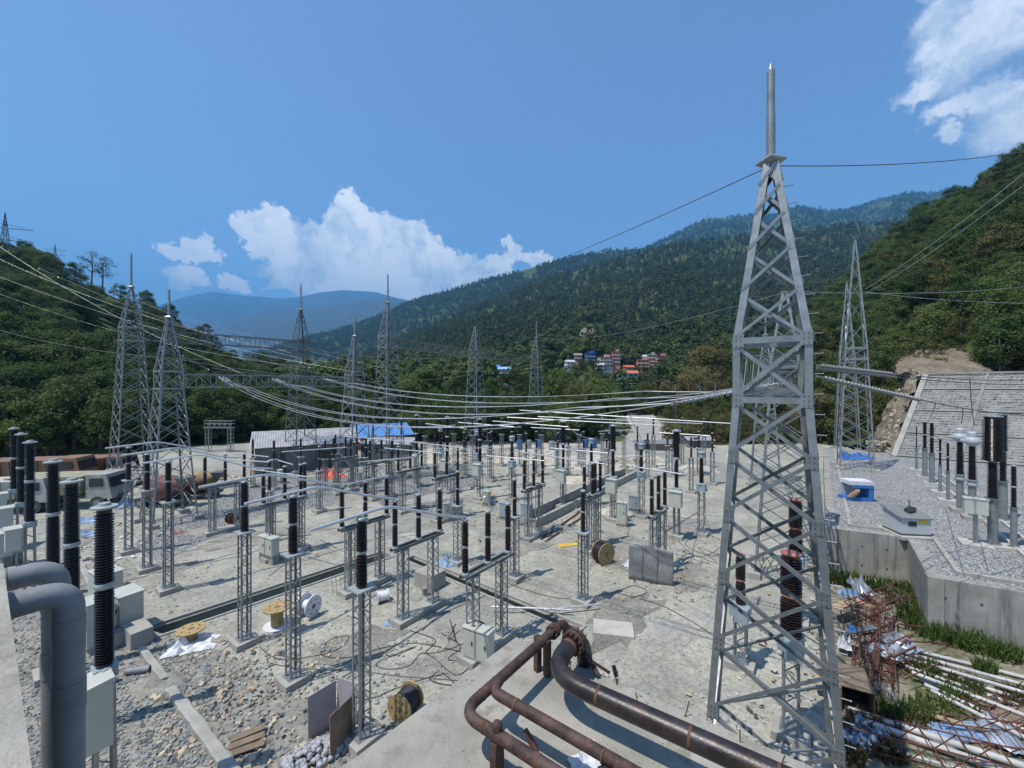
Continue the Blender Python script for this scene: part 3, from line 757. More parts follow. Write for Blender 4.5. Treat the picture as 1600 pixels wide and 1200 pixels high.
def column_parts(t, ox, oy, a, H, z0=0.0, leg=0.075, mm=None, npan=None):
    """square lattice column: four angle legs, four laced faces"""
    mm = mm or M_STEEL
    npan = npan or max(4, int(H/ (a*1.0)))
    def legs(sx, sy):
        return shared(('leg', a, H, sx, sy, leg, mm.name), lambda: MB().angle((sx*a/2, sy*a/2, 0), (sx*a/2, sy*a/2, H), leg, 0.009, (-sx,0,0), (0,-sy,0)).mesh('leg', mm))
    for sx in (-1, 1):
        for sy in (-1, 1): part('leg', legs(sx, sy), t, (ox, oy, z0))
    def lac(k):
        def mk():
            mb = MB(); ph = H/npan; o = a/2
            for i in range(npan):
                z1, z2 = i*ph+0.03, (i+1)*ph
                s = 1 if i % 2 == 0 else -1
                p = {0: ((-s*o, -o, z1), (s*o, -o, z2), (0,-1,0)), 1: ((o, -s*o, z1), (o, s*o, z2), (1,0,0)),
                     2: ((s*o, o, z1), (-s*o, o, z2), (0,1,0)), 3: ((-o, s*o, z1), (-o, -s*o, z2), (-1,0,0))}[k]
                nrm = Vector(p[2])
                mb.bar(Vector(p[0])-nrm*0.012, Vector(p[1])-nrm*0.012, 0.042, 0.010, p[2])
            return mb.mesh('lacing', mm)
        return shared(('lac', a, H, k, npan, mm.name), mk)
    for k in range(4): part('lacing', lac(k), t, (ox, oy, z0))
    part('base_plate', shared(('bp', a), lambda: MB().box((0,0,0.012), (a+0.16, a+0.16, 0.024)).mesh('base_plate', M_STEEL)), t, (ox, oy, z0))
def cap_plate(t, ox, oy, z, w, l, name='cap_plate'):
    part(name, shared(('cap', w, l), lambda: MB().box((0,0,0.03), (w, l, 0.06)).mesh('cap_plate', M_FLANGE)), t, (ox, oy, z))
def plinth(t, x, y, w, l, h=0.28, m=None):
    part('plinth', shared(('pl', w, l, h), lambda: MB().box((0,0,h/2-0.1), (w, l, h+0.2)).mesh('plinth', m or M_CONC)), t, (x, y, 0))
def stack(t, x, y, z, units, r=0.135, key='post', m=None, n=14, top=True):
    """a stack of porcelain units with flanges between; returns top height"""
    m = m or M_INS
    for i, h in enumerate(units):
        part('insulator', insulator_mesh('%s_%.2f_%.3f' % (key, h, r), h, r, r*0.62, 0.072, m, n), t, (x, y, z)); z += h
        if i < len(units)-1:
            part('flange', disc_mesh('flange_%.2f' % r, r*0.92, 0.09, M_FLANGE), t, (x, y, z-0.045))
    if top:
        part('terminal_cap', disc_mesh('cap_%.2f' % r, r*1.0, 0.10, M_FLANGE), t, (x, y, z-0.02)); z += 0.08
    return z

def bus_post(px, py, label, H=5.2, units=(1.15, 1.15), group='tall bus posts', z0=0.0, a=0.44, m=None, r=0.14, name='bus_post', plin=True):
    p = W(px, py, z0); t = thing(name, label, 'insulator post', p, RZ, group)
    if plin: plinth(t, 0, 0, 1.0, 1.0)
    b = 0.28 if plin else 0.02
    column_parts(t, 0, 0, a, H-b, b)
    cap_plate(t, 0, 0, H, a+0.25, a+0.25)
    zt = stack(t, 0, 0, H+0.06, units, r, m=m)
    return t, Vector((p.x, p.y, z0+zt))

def isolator(c1, label, H=3.72, L=3.3, gap=2.0, group='isolators', mech=True, arms=False, units=(1.1, 1.1), r=0.145):
    """two lattice columns, a channel beam, three rotating stacks; c1 = ground point midway between the columns"""
    t = thing('isolator', label, 'isolator', (c1.x, c1.y, 0), RZ, group)
    plinth(t, 0, 0, 0.95, gap+1.1)
    for s in (-1, 1): column_parts(t, 0, s*gap/2, 0.44, H-0.28, 0.28)
    def beam(sx): return shared(('isobeam', L, sx), lambda: MB().angle((sx*0.20, -L/2, 0), (sx*0.20, L/2, 0), 0.13, 0.012, (-sx,0,0), (0,0,1)).mesh('beam', M_STEELD))
    for sx in (-1, 1): part('beam', beam(sx), t, (0, 0, H))
    for s in (-1, 1): part('mounting_plate', shared('isoplate', lambda: MB().box((0,0,0), (0.62, 0.30, 0.03)).mesh('mounting_plate', M_FLANGE)), t, (0, s*gap/2, H-0.018))
    tops = []
    for k, y in enumerate((-L/2+0.16, 0.0, L/2-0.16)):
        part('bearing', disc_mesh('bearing', 0.19, 0.14, M_FLANGE), t, (0, y, H+0.135))
        tops.append((y, stack(t, 0, y, H+0.27, units, r)))
    if mech:
        part('operating_rod', shared(('oprod', H), lambda: MB().cyl((0,0,0.9), (0,0,H+0.1), 0.03, 8).mesh('operating_rod', M_ALU, 60)), t, (-0.36, -gap/2, 0))
        part('linkage_tube', shared('link', lambda: MB().cyl((0,-L/2+0.1,0), (0,L/2-0.1,0), 0.03, 8).mesh('linkage_tube', M_ALU, 60)), t, (-0.32, 0, H+0.10))
    if arms:
        y1, z1 = tops[0][0], tops[0][1]
        part('blade', MB().tube([(0, -L/2+0.1, z1), (0, L/2-0.1, z1)], 0.035, 8).mesh('blade', M_ALU, 60), t)
    M = Matrix.Translation((c1.x, c1.y, 0)) @ Matrix.Rotation(RZ, 4, 'Z')
    return t, [M @ Vector((0, y, z)) for y, z in tops]

def breaker(px, py, label, group, stand=3.95, lower=2.25, upper=2.0, rl=0.15, ru=0.20, m=None, box=True, z0=0.0, ground=None, style='far'):
    p = ground if ground is not None else W(px, py, z0)
    t = thing('circuit_breaker', label, 'circuit breaker', (p.x, p.y, z0), RZ, group)
    plinth(t, 0, 0, 1.1, 1.1)
    for sx in (-1, 1):
        for sy in (-1, 1):
            part('leg', shared(('cbleg', stand, sx, sy), lambda: MB().angle((sx*0.24, sy*0.24, 0.28), (sx*0.2, sy*0.2, stand-0.1), 0.09, 0.01, (-sx,0,0), (0,-sy,0)).mesh('leg', M_STEEL)), t)
    def br():
        mb = MB()
        for k in range(5):
            z = 0.6 + k*(stand-0.9)/5
            mb.bar((-0.22,-0.245,z), (0.22,-0.245,z+0.35), 0.045, 0.01, (0,1,0)); mb.bar((-0.245,0.22,z), (-0.245,-0.22,z+0.35), 0.045, 0.01, (1,0,0))
        return mb.mesh('brace', M_STEEL)
    part('brace', shared(('cbbr', stand), br), t)
    part('crank_housing', shared(('crank',), lambda: MB().box((0,0,0), (0.5,0.5,0.3)).cyl((-0.30,0,0.02), (0.34,0,0.02), 0.15, 14).mesh('crank_housing', M_TANK)), t, (0, 0, stand-0.12))
    z = stand+0.04
    part('support_insulator', insulator_mesh('cbl_%.2f_%.2f' % (lower, rl), lower, rl, rl*0.66, 0.075, m or M_INSB, 16), t, (0,0,z)); z += lower
    part('flange', disc_mesh('cbfl%.2f' % ru, ru*1.05, 0.16, M_FLANGE), t, (0,0,z-0.02)); z += 0.10
    part('interrupter', insulator_mesh('cbu_%.2f_%.2f' % (upper, ru), upper, ru, ru*0.66, 0.075, m or M_INSB, 16), t, (0,0,z)); z += upper
    part('terminal_plate', shared(('cbtop', ru), lambda: MB().lathe([(ru*0.9,0),(ru*1.35,0.03),(ru*1.35,0.08),(ru*0.7,0.10),(ru*0.6,0.17),(0.02,0.18)], 16).mesh('terminal_plate', M_FLANGE, 35)), t, (0,0,z)); z += 0.15
    if box:
        b = part('control_cabinet', shared(('cbbox',), lambda: MB().box((0,0,0), (0.9, 0.55, 1.15)).mesh('control_cabinet', M_CABINET)), t, (0.1, -0.62, stand-0.75))
        part('cabinet_roof', shared(('cbroof',), lambda: MB().box((0,0,0.60), (1.0, 0.66, 0.05)).mesh('cabinet_roof', M_CABINET)), b)
    return t, Vector((p.x, p.y, z0+z))

def current_transformer(px, py, label, group, H=3.3, z0=0.0, ins=1.95, head='tank', tube=False, r=0.19):
    p = W(px, py, z0); t = thing('current_transformer', label, 'transformer', p, RZ, group)
    plinth(t, 0, 0, 1.0, 1.0)
    if tube:
        part('steel_post', shared(('ctpost', H), lambda: MB().lathe([(0.2,0.28),(0.2,H-0.02),(0.3,H-0.02),(0.3,H+0.03)], 14).mesh('steel_post', M_STEEL, 40)), t)
    else: column_parts(t, 0, 0, 0.5, H-0.28, 0.28)
    z = H
    if head == 'tank':
        part('base_tank', shared(('ctbox',), lambda: MB().box((0,0,0.30), (0.62,0.62,0.5)).box((0,0,0.03), (0.78,0.78,0.06)).box((0.34,0,0.25), (0.16,0.3,0.3)).lathe([(0.36,0.55),(0.36,0.60),(0.26,0.66)], 14).mesh('base_tank', M_TANK)), t, (0,0,z)); z += 0.66
    else:
        part('base_tank', shared(('ctbox2',), lambda: MB().lathe([(0.3,0.03),(0.3,0.10),(0.24,0.14),(0.24,0.3),(0.3,0.34),(0.3,0.40)], 14).mesh('base_tank', M_FLANGE, 35)), t, (0,0,z)); z += 0.40
    part('insulator', insulator_mesh('ct_%.2f_%.2f' % (ins, r), ins, r, r*0.64, 0.07, M_INSB if head != 'tank' else M_INS, 16, 0.86), t, (0,0,z)); z += ins
    if head == 'tank':
        part('head_tank', shared(('cthead',), lambda: MB().lathe([(0.16,0),(0.27,0.06),(0.27,0.40),(0.31,0.42),(0.31,0.48),(0.24,0.54),(0.05,0.56)], 16).mesh('head_tank', M_TANK, 35)), t, (0,0,z)); z += 0.56
    else:
        hd = part('head_tank', shared(('cthead2',), lambda: MB().lathe([(0.2,0),(0.36,0.16),(0.42,0.3),(0.40,0.46),(0.30,0.60),(0.2,0.62)], 18).cyl((-0.56,0,0.34), (0.56,0,0.34), 0.09, 10).mesh('head_tank', M_WHITEHEAD, 35)), t, (0,0,z))
        part('expansion_bellows', shared(('ctbel',), lambda: MB().lathe([(0.2,0.62),(0.22,0.64),(0.22,0.92),(0.16,0.98),(0.03,1.0)], 16).mesh('expansion_bellows', M_WHITEHEAD, 35)), hd); z += 1.0
    return t, Vector((p.x, p.y, z0+z))

# ------------------------------------------------------------------ lattice gantry towers
def tower(base, label, rz, spec, group, detail=True, steps=False, mast=True, mmat=None, z0=0.0, thin=True):
    """spec: bus gantry or line gantry (b0 half base, z1/b1 waist, z2 beam top, z3/b3 top, mast)"""
    S = {'bus': dict(b0=1.62, z1=11.6, b1=0.84, z2=13.1, b2=0.84, z3=17.75, b3=0.17, mast=2.7, n1=7, n3=5, lw=0.165, bw=0.09),
         'line': dict(b0=1.65, z1=16.6, b1=0.85, z2=18.0, b2=0.85, z3=22.2, b3=0.15, mast=3.8, n1=10, n3=5, lw=0.14, bw=0.08),
         'slim': dict(b0=1.5, z1=12.0, b1=1.0, z2=13.2, b2=0.97, z3=25.2, b3=0.08, mast=3.0, n1=7, n3=9, lw=0.15, bw=0.075)}[spec]
    if thin: S['lw'] *= 0.8; S['bw'] *= 0.66
    mm = mmat or M_STEEL
    t = thing('gantry_tower', label, 'lattice tower', (base.x, base.y, z0), rz, group)
    lev = [(0.25, S['b0'])] ; n1 = S['n1']
    # panel heights shrink a little upwards
    hs = [1.0 - 0.035*i for i in range(n1)]; tot = sum(hs); z = 0.25
    for h in hs:
        z += h/tot*(S['z1']-0.25); lev.append((z, S['b0'] + (S['b1']-S['b0'])*(z-0.25)/(S['z1']-0.25)))
    lev.append((S['z2'], S['b2'])); n3 = S['n3']; hs = [1.0 - 0.13*i for i in range(n3)]; tot = sum(hs); z = S['z2']
    for h in hs:
        z += h/tot*(S['z3']-S['z2']); lev.append((z, S['b2'] + (S['b3']-S['b2'])*(z-S['z2'])/(S['z3']-S['z2'])))
    def key(*k): return (spec, mm.name, thin) + k
    brk = [lev[0], lev[n1], lev[n1+1], lev[-1]]
    for sx in (-1, 1):
        for sy in (-1, 1):
            def mk():
                mb = MB()
                for (za, ba), (zb, bb) in zip(brk, brk[1:]):
                    mb.angle((sx*ba, sy*ba, za), (sx*bb, sy*bb, zb+0.02), S['lw'], 0.014, (-sx,0,0), (0,-sy,0))
                return mb.mesh('leg', mm)
            lg = part('leg', shared(key('leg', sx, sy), mk), t)
            part('footing', shared(key('foot', sx, sy), lambda: MB().box((sx*S['b0'], sy*S['b0'], 0.12), (0.75, 0.75, 0.46)).mesh('footing', M_CONC)), lg)
    faces = [((-1,-1),(1,-1),(0,-1,0)), ((1,-1),(1,1),(1,0,0)), ((1,1),(-1,1),(0,1,0)), ((-1,1),(-1,-1),(-1,0,0))]
    def brace_pts(fi, i, d):
        (ax, ay), (bx, by), nr = faces[fi]; (za, ba), (zb, bb) = lev[i], lev[i+1]; N = Vector(nr)
        off = N*(0.012 if d == 0 else -0.03)
        if d == 0: return Vector((ax*ba, ay*ba, za))+off, Vector((bx*bb, by*bb, zb))+off, nr
        return Vector((bx*ba, by*ba, za))+off, Vector((ax*bb, ay*bb, zb))+off, nr
    for fi in range(4):
        (ax, ay), (bx, by), nr = faces[fi]; N = Vector(nr)
        if detail:
            for i in range(len(lev)-1):
                for d in (0, 1):
                    def mk(fi=fi, i=i, d=d):
                        p0, p1, nn = brace_pts(fi, i, d); q0 = p0.lerp(p1, 0.035); p1 = p1.lerp(p0, 0.035 if i < n1 else 0.07); p0 = q0; w = S['bw'] if i <= n1 else S['bw']*0.85
                        return MB().angle(p0, p1, w, 0.010, (Vector((0,0,1)) if d == 0 else Vector((0,0,-1))), -Vector(nn)).mesh('brace', mm)
                    part('brace', shared(key('br', fi, i, d), mk), t)
        else:
            def mk():
                mb = MB()
                for i in range(len(lev)-1):
                    for d in (0, 1):
                        p0, p1, nn = brace_pts(fi, i, d); mb.bar(p0, p1, S['bw'], 0.02, nn)
                return mb.mesh('bracing', mm)
            part('bracing', shared(key('bracing', fi), mk), t)
        for lvl in (n1, n1+1):
            zz, bb = lev[lvl]
            part('horizontal', shared(key('hz', fi, lvl), lambda: MB().angle(Vector((ax*bb, ay*bb, zz-0.08))+N*0.03, Vector((bx*bb, by*bb, zz-0.08))+N*0.03, 0.15, 0.012, (0,0,1), tuple(-N)).mesh('horizontal', mm)), t)
    if detail:
        for lvl in (range(1, n1+2) if steps else (2, n1-2, n1, n1+1)):
            z, b = lev[lvl]
            for sx in (-1, 1):
                g = part('gusset', shared(key('gus'), lambda: MB().box((0,0,0), (0.24, 0.012, 0.34)).mesh('gusset', mm)), t, (sx*(b-0.13), -b-0.022, z))
                if steps:
                    for k in range(6): part('bolt', shared(('gbolt',), lambda: MB().box((0,0,0), (0.03,0.02,0.03)).mesh('bolt', M_STEELD)), g, (0.05-0.10*(k % 2), -0.01, -0.12+0.12*(k//2)))
    if mast:
        zt = S['z3']
        part('mast_seat', shared(key('seat'), lambda: MB().lathe([(0.18,zt-0.02),(0.36,zt+0.10),(0.36,zt+0.125),(0.12,zt+0.28)], 4).mesh('mast_seat', mm)), t)
        m = S['mast']
        part('mast', shared(key('mast'), lambda: MB().lathe([(0.105,zt+0.15),(0.105,zt+m*0.5),(0.095,zt+m*0.5+0.01),(0.095,zt+m-0.2),(0.075,zt+m-0.2),(0.01,zt+m)], 12).mesh('mast', M_STEEL, 40)), t)
    else:
        part('peak_plate', shared(key('peak'), lambda: MB().box((0,0,S['z3']+0.05), (0.42,0.42,0.06)).mesh('peak_plate', mm)), t)
    if steps:
        for i in range(34):
            z = 1.2 + i*0.48
            for (za, ba), (zb, bb) in zip(brk, brk[1:]):
                if za <= z <= zb: b = ba + (bb-ba)*(z-za)/(zb-za); break
            if z > S['z3']-0.3: break
            part('step_bolt', shared(('stepbolt',), lambda: MB().cyl((0,0,0), (0.20,0,0), 0.011, 6).cyl((0.19,0,0), (0.205,0,0), 0.022, 6).mesh('step_bolt', M_STEEL)), t, (b, -b+0.05, z))
    return t

def gantry_beam(a, b, label, group, w=1.5, h=1.25, npan=12, m=None, detail=False):
    m = m or M_STEEL
    d = (b-a); L = d.length; ang = atan2(d.y, d.x)
    t = thing('gantry_beam', label, 'gantry beam', a, ang, group)
    dz = d.z
    for sy in (-1, 1):
        for sz in (0, 1):
            part('chord', MB().angle((0, sy*w/2, sz*h), (L, sy*w/2, sz*h+dz), 0.085, 0.012, (0,-sy,0), (0,0,-1 if sz else 1)).mesh('chord', m), t)
    q = L/npan
    for nm, f in (('side_lacing', lambda x, s, sy: (x, sy*w/2, h if s else 0)), ('top_lacing', lambda x, s, sy: (x, (1 if s else -1)*w/2, h if sy > 0 else 0))):
        for sy in (-1, 1):
            mb = MB()
            for i in range(npan):
                s = i % 2
                mb.bar(f(i*q, s, sy), f((i+1)*q, 1-s, sy), 0.045, 0.012, (0,sy,0) if nm == 'side_lacing' else (0,0,1))
                if nm == 'side_lacing': mb.bar(f(i*q, 0, sy), f(i*q, 1, sy), 0.06, 0.012, (0,sy,0))
                else: mb.bar(f(i*q, 0, sy), f(i*q, 1, sy), 0.06, 0.012, (0,0,1))
            part(nm, mb.mesh(nm, m), t)
    return t

# ---- towers
GT = 'lattice gantry towers'
GA = radians(33.0)
N1 = Vector((6.82, 10.96, 0)); N2 = W(1226, 896); N3 = Vector(((1196-800)/FPX*50.0, 50.0, 0))
tower(N1, 'tall galvanised lattice tower with thick pointed mast, largest and nearest of all', -radians(31.5), 'bus', GT, True, True, thin=False)
tower(N2, 'lattice tower seen through the nearest big tower, second in its row', -GA, 'bus', GT, True, False, False)
tower(N3, 'small lattice tower seen through the big one, farthest in its row', -GA, 'bus', GT, False)
T200 = W(205, 776); T263 = W(264, 813); T472 = W(470, 735); T604 = W(606, 748); T552 = W(554, 753)
T743 = Vector(((743-800)/FPX*74, 74, 0)); T838 = Vector(((838-800)/FPX*92, 92, 0))
tower(T200, 'leftmost lattice tower, dark mast against the wooded hill', -GA, 'line', GT, True)
tower(T263, 'lattice tower with short mast beside the leftmost one, standing on gravel', -GA, 'bus', GT, True)
tower(T472, 'dark lattice tower in front of the long grey shed', -GA, 'line', GT, True, mmat=M_STEELD)
tower(T552, 'shorter lattice tower between the grey shed and the blue roof', -GA, 'bus', GT, True)
tower(T604, 'lattice tower with tall thin mast in front of the blue roof', -GA, 'line', GT, True)
tower(T743, 'slim far lattice tower without a mast left of the farthest one', -GA, 'line', GT, False, mast=False)
tower(T838, 'farthest slim lattice tower near the valley trees', -GA, 'line', GT, False)
T1335 = W(1336, 733, 2.7); T1322 = P(1323, 600, 62)
tower(T1335, 'slender lattice tower standing on the gravel terrace above blue tarp', -GA, 'slim', GT, True, z0=2.7, mast=False)
tower(T1322, 'slender lattice tower close behind the one on the gravel terrace', -GA, 'slim', GT, False, z0=2.0, mast=False)
GB = 'gantry beams'
def bz(v, z): return Vector((v.x, v.y, z))
def between(a, b, z, inset=0.9):
    d = (b-a); d.z = 0; d.normalize(); return bz(a + d*inset, z), bz(b - d*inset, z)
gantry_beam(*between(N1, N2, 11.65, 1.05), 'lattice beam joining the nearest big tower to the one behind it', GB)
gantry_beam(*between(N2, N3, 11.65, 1.05), 'lattice beam running on to the farthest tower of the right row', GB, npan=16)
gantry_beam(*between(T263, T552, 11.65, 1.05), 'lower lattice beam between the two short-masted left towers', GB, npan=14)
gantry_beam(*between(T200, T472, 16.7), 'high dark lattice beam between leftmost tower and dark tower', GB, npan=14, m=M_STEELD)
gantry_beam(*between(T604, T743, 16.7), 'high lattice beam between the blue-roof tower and the mastless tower', GB, npan=16)
gantry_beam(*between(T743, T838, 16.7), 'high lattice beam between the two far slim towers', GB, npan=14)
TX = T263 - (T552-T263).normalized()*19
# ------------------------------------------------------------------ equipment rows
GP = 'front row of tall bus posts'
bpA, topA = [], []
for (px, py, lab) in [(565,1160,'tall lattice bus post in front of the leaning grey boards, nearest of its row'), (458,1066,'tall lattice bus post, middle one of the front row of three'), (382,1006,'tall lattice bus post beside the open trench, third of the front row')]:
    o, tp = bus_post(px, py, lab, group=GP, H=5.15, units=(1.18,1.08), r=0.19); topA.append(tp)
GP2 = 'left row of tall bus posts'; topB = []
for (px, py, lab) in [(263,924,'tall bus post nearest to the trench in the left row of three'), (230,892,'tall bus post in the middle of the left row of three'), (201,864,'tall bus post farthest left in the left row of three')]:
    o, tp = bus_post(px, py, lab, group=GP2, H=5.15, units=(1.18,1.08), r=0.18); topB.append(tp)
GI = 'front isolators'; isoT = []
def mid(a, b): return (W(*a)+W(*b))/2
for (a, b, lab) in [((738,1028),(785,999),'isolator with two lattice columns right behind the concrete slab corner'), ((629,973),(677,945),'isolator with two lattice columns beside the small white cable roll'), ((545,928),(595,907),'isolator with two lattice columns on the trench edge, third of its row')]:
    o, tp = isolator(mid(a, b), lab, group=GI); isoT.append(tp)
GI2 = 'right isolators'; isoR = []
for (px, py, lab) in [(1029,801,'isolator directly behind the upright grey sheet'), (926,776,'isolator in the middle of the right-hand row, behind the yellow drum'), (834,763,'isolator beside the walled concrete basin')]:
    o, tp = isolator(W(px, py, 3.8), lab, group=GI2, gap=1.5, L=2.9); isoR.append(tp)
GI3 = 'left and far isolators'; isoL = []
for (px, py, lab) in [(445,783,'isolator above the twin cabinets on the far side of the trench'), (352,757,'isolator on gravel beside the rusty drum, left of the shed'),
                      (641,735,'far isolator in front of the blue roof'), (698,745,'far isolator between two dark breakers'), (596,722,'small far isolator before the dark shed opening'), (540,716,'small far isolator in front of the orange tarpaulins')]:
    o, tp = isolator(W(px, py, 3.8), lab, group=GI3, gap=1.8, L=3.1); isoL.append(tp)
GS2 = 'short bus posts'; spT = {}
for (px, py, lab) in [(911,942,'single short lattice post between the yellow drum and the aluminium tube'), (804,905,'short lattice post directly behind the front isolator'), (715,880,'short lattice post behind the trench corner'),
                      (499,800,'short lattice post with wide cap before the dark shed'), (612,776,'short lattice post on far gravel'), (470,858,'short lattice post left of the front bus pipe bend'), (421,846,'short lattice post behind the twin cabinets'),
                      (930,852,'short lattice post left of the yellow drum top'), (1080,770,'short lattice post at the right end of the yard'), (1043,742,'short lattice post before the dusty road'), (996,735,'short lattice post just left of the dusty road'),
                      (948,748,'short lattice post near the walled basin end'), (888,744,'short lattice post beside a tall breaker, far row'), (870,735,'thin short post far behind the basin'), (822,758,'short lattice post behind the basin isolator'),
                      (768,752,'short lattice post behind the left tall breaker'), (728,745,'short lattice post beside the grey tanks'), (680,740,'far short post before the red roof'), (1113,757,'short lattice post almost touching the big tower'),
                      (572,770,'short lattice post right of the orange tarpaulins'), (524,762,'short lattice post by the foot of a dark tower')]:
    o, tp = bus_post(px, py, lab, H=3.85, units=(1.1,1.1), group=GS2, name='short_bus_post'); spT[px] = tp
GC = 'right circuit breakers'; cbR = []
for (px, ty, lab) in [(1057,672,'tall dark circuit breaker right of the dusty road'), (958,664,'tall dark circuit breaker beside a pale cabinet, middle of its row'), (880,658,'tall dark circuit breaker behind the basin')]:
    g = W(px, ty, 8.4); o, tp = breaker(0, 0, lab, GC, ground=Vector((g.x, g.y, 0)), stand=3.9, lower=2.2, upper=2.05, rl=0.17, ru=0.27); cbR.append(tp)
GC2 = 'centre circuit breakers'; cbC = []
for (px, ty, lab) in [(750,654,'tall dark circuit breaker left of the grey-capped transformer'), (699,651,'tall dark circuit breaker in front of the red roof'), (651,648,'tall dark circuit breaker right of the blue roof')]:
    g = W(px, ty, 8.4); o, tp = breaker(0, 0, lab, GC2, ground=Vector((g.x, g.y, 0)), stand=3.9, lower=2.2, upper=2.05, rl=0.2, ru=0.24); cbC.append(tp)
GC3 = 'left foreground circuit breakers'
for (px, ty, w, lab, box) in [(163,772,12.2,'huge black circuit breaker column nearest the grey pipes',False),(112,736,15.1,'huge black circuit breaker column, second from the grey pipes',False),(83,708,18.2,'huge black circuit breaker column, third from the grey pipes',False),
                    (47,681,24.4,'black circuit breaker column above a pale cabinet, fourth of the left row',True),(33,670,28.5,'black circuit breaker column, fifth of the left row',True),(22,662,32.0,'farthest black circuit breaker column at the left edge',True)]:
    d = w*FPX/690.0; z = CAM_H-(ty-600)/FPX*d; x = (px-800)/FPX*d
    o, tp = breaker(0, 0, lab, GC3, ground=Vector((x, d, 0)), stand=z-0.3-4.45, lower=2.15, upper=2.05, rl=0.215, ru=0.215, box=box)
    if px == 163:
        b = part('control_cabinet', MB().box((0,0,0), (0.78, 0.7, 1.65)).mesh('control_cabinet', M_CABINET), o, (0.42, -0.30, z-0.3-4.45-0.95))
        part('cabinet_roof', MB().quadbox([(-0.43,-0.42,0.82),(0.43,-0.42,0.82),(0.43,0.38,0.86),(-0.43,0.38,0.86),(-0.43,-0.42,0.87),(0.43,-0.42,0.87),(0.43,0.38,0.98),(-0.43,0.38,0.98)]).mesh('cabinet_roof', M_CABINET), b)
        for q in (-0.3, -0.1, 0.15, 0.35): part('vent', MB().box((-0.395, q, 0.0), (0.012, 0.07, 0.22)).mesh('vent', M_CABDARK), b, (0, -0.1, 0.2-q))
GCT = 'grey-capped current transformers'; ctT = []
for (px, py, lab) in [(1096,836,'current transformer with blue-grey cap nearest the big tower'), (1002,808,'current transformer with blue-grey cap before the dusty road'), (924,790,'current transformer with blue-grey cap beside the walled basin'),
                      (800,782,'wide current transformer with blue-grey cap in the yard centre'), (745,764,'current transformer half hidden by a tall breaker'), (688,752,'small current transformer before the red roof')]:
    o, tp = current_transformer(px, py, lab, GCT, H=3.5); ctT.append(tp)
GCV = 'brown surge arresters by the big tower'
for (px, py, lab, r) in [(1236,1150,'thick brown arrester on a steel stand inside the big tower view', 0.33), (1243,975,'thick brown arrester behind the first one, seen through the big tower', 0.31), (1157,1040,'slim dark arrester on grey tank seen left inside the big tower', 0.2)]:
    p = W(px, py); t = thing('surge_arrester', lab, 'arrester', p, RZ, GCV)
    H = 3.0 if r > 0.25 else 2.2
    plinth(t, 0, 0, 1.1, 1.1); column_parts(t, 0, 0, 0.5, H-0.28, 0.28)
    part('base_tank', shared(('satank',), lambda: MB().box((0,0,0.22), (0.75,0.75,0.44)).box((0.1,-0.48,0.2), (0.5,0.3,0.6)).mesh('base_tank', M_TANK)), t, (0,0,H))
    z = H+0.44
    for h in ((1.35, 1.35) if r > 0.25 else (1.0, 1.0)):
        part('insulator', insulator_mesh('sa%.2f_%.2f' % (h, r), h, r, r*0.68, 0.085, M_INS, 18), t, (0,0,z)); z += h
        part('flange', disc_mesh('safl%.2f' % r, r*0.95, 0.06, M_PINK), t, (0,0,z)); z += 0.06
# small mechanism gantry near the left hill
def frame_gantry():
    p = W(343, 706); t = thing('rack_frame', 'small steel rack on two lattice legs carrying rows of parts, before the wooded hill', 'steel rack', p, -radians(5))
    for s in (-1, 1): column_parts(t, s*2.1, 0, 0.7, 4.2, 0.0, 0.09, M_STEEL, 6)
    part('platform', MB().box((0,0,4.3), (5.4, 0.9, 0.14)).mesh('platform', M_STEEL), t)
    for z in (5.0, 5.5): part('rail', MB().bar((-2.6,-0.4,z), (2.6,-0.4,z), 0.09).bar((-2.6,0.4,z), (2.6,0.4,z), 0.09).mesh('rail', M_STEEL), t)
    for k in range(6): part('upright', MB().bar((-2.5+k,-0.4,4.3), (-2.5+k,-0.4,5.55), 0.08).mesh('upright', M_STEEL), t)
    for k in range(5): part('bushing', MB().lathe([(0.12,4.37),(0.28,4.45),(0.16,4.6),(0.28,4.75),(0.14,4.95)], 10).mesh('bushing', M_DISC, 40), t, (-2.0+k, 0, 0))
frame_gantry()

# ------------------------------------------------------------------ tubular bus, conductors and droppers
GTB = 'aluminium bus tubes'
def bus_tube(pts, label, r=0.055, R=0.5, group=GTB):
    pts = [Vector(p) for p in pts]; o = pts[0]
    q = round_path(pts, R, 5) if len(pts) > 2 else pts
    t = thing('bus_tube', label, 'bus tube', o, 0, group)
    part('tube', MB().tube([v-o for v in q], r, 10).mesh('tube', M_ALU, 50), t)
    return t
def clamp_at(t, p): pass
labs = ['nearest to the concrete slab', 'above the trench, second of three', 'farthest left of the three front ones']
for i in range(3):
    top = topA[i]; it = isoT[i][0]
    a = top - U*1.75 + Vector((0,0,0.03)); b = top + U*1.05 + Vector((0,0,0.12))
    c = it - U*0.55 + Vector((0,0,0.18)); e = it + Vector((0,0,0.06))
    t = bus_tube([a, b, c + (b-c)*0.12, e], 'cranked aluminium bus tube resting on a tall post, ' + labs[i])
    part('clamp', MB().box((0,0,0), (0.2,0.16,0.16)).mesh('clamp', M_FLANGE), t, tuple(top + Vector((0,0,0.04)) - a))
labs = ['nearest to the trench', 'middle', 'farthest from the camera']
for i in range(3):
    top = topB[i]; tgt = isoL[0][0] if i == 0 else (isoL[1][0] if i == 1 else isoL[1][2])
    a = top - U*1.2 + Vector((0,0,0.03)); b = top + U*1.6 + Vector((0,0,0.18))
    e = W([408,360,336][i], [735,717,706][i], 6.4)
    bus_tube([a, b, e*0.85+b*0.15, e + U*0.7], 'cranked aluminium bus tube over the left row of posts, ' + labs[i])
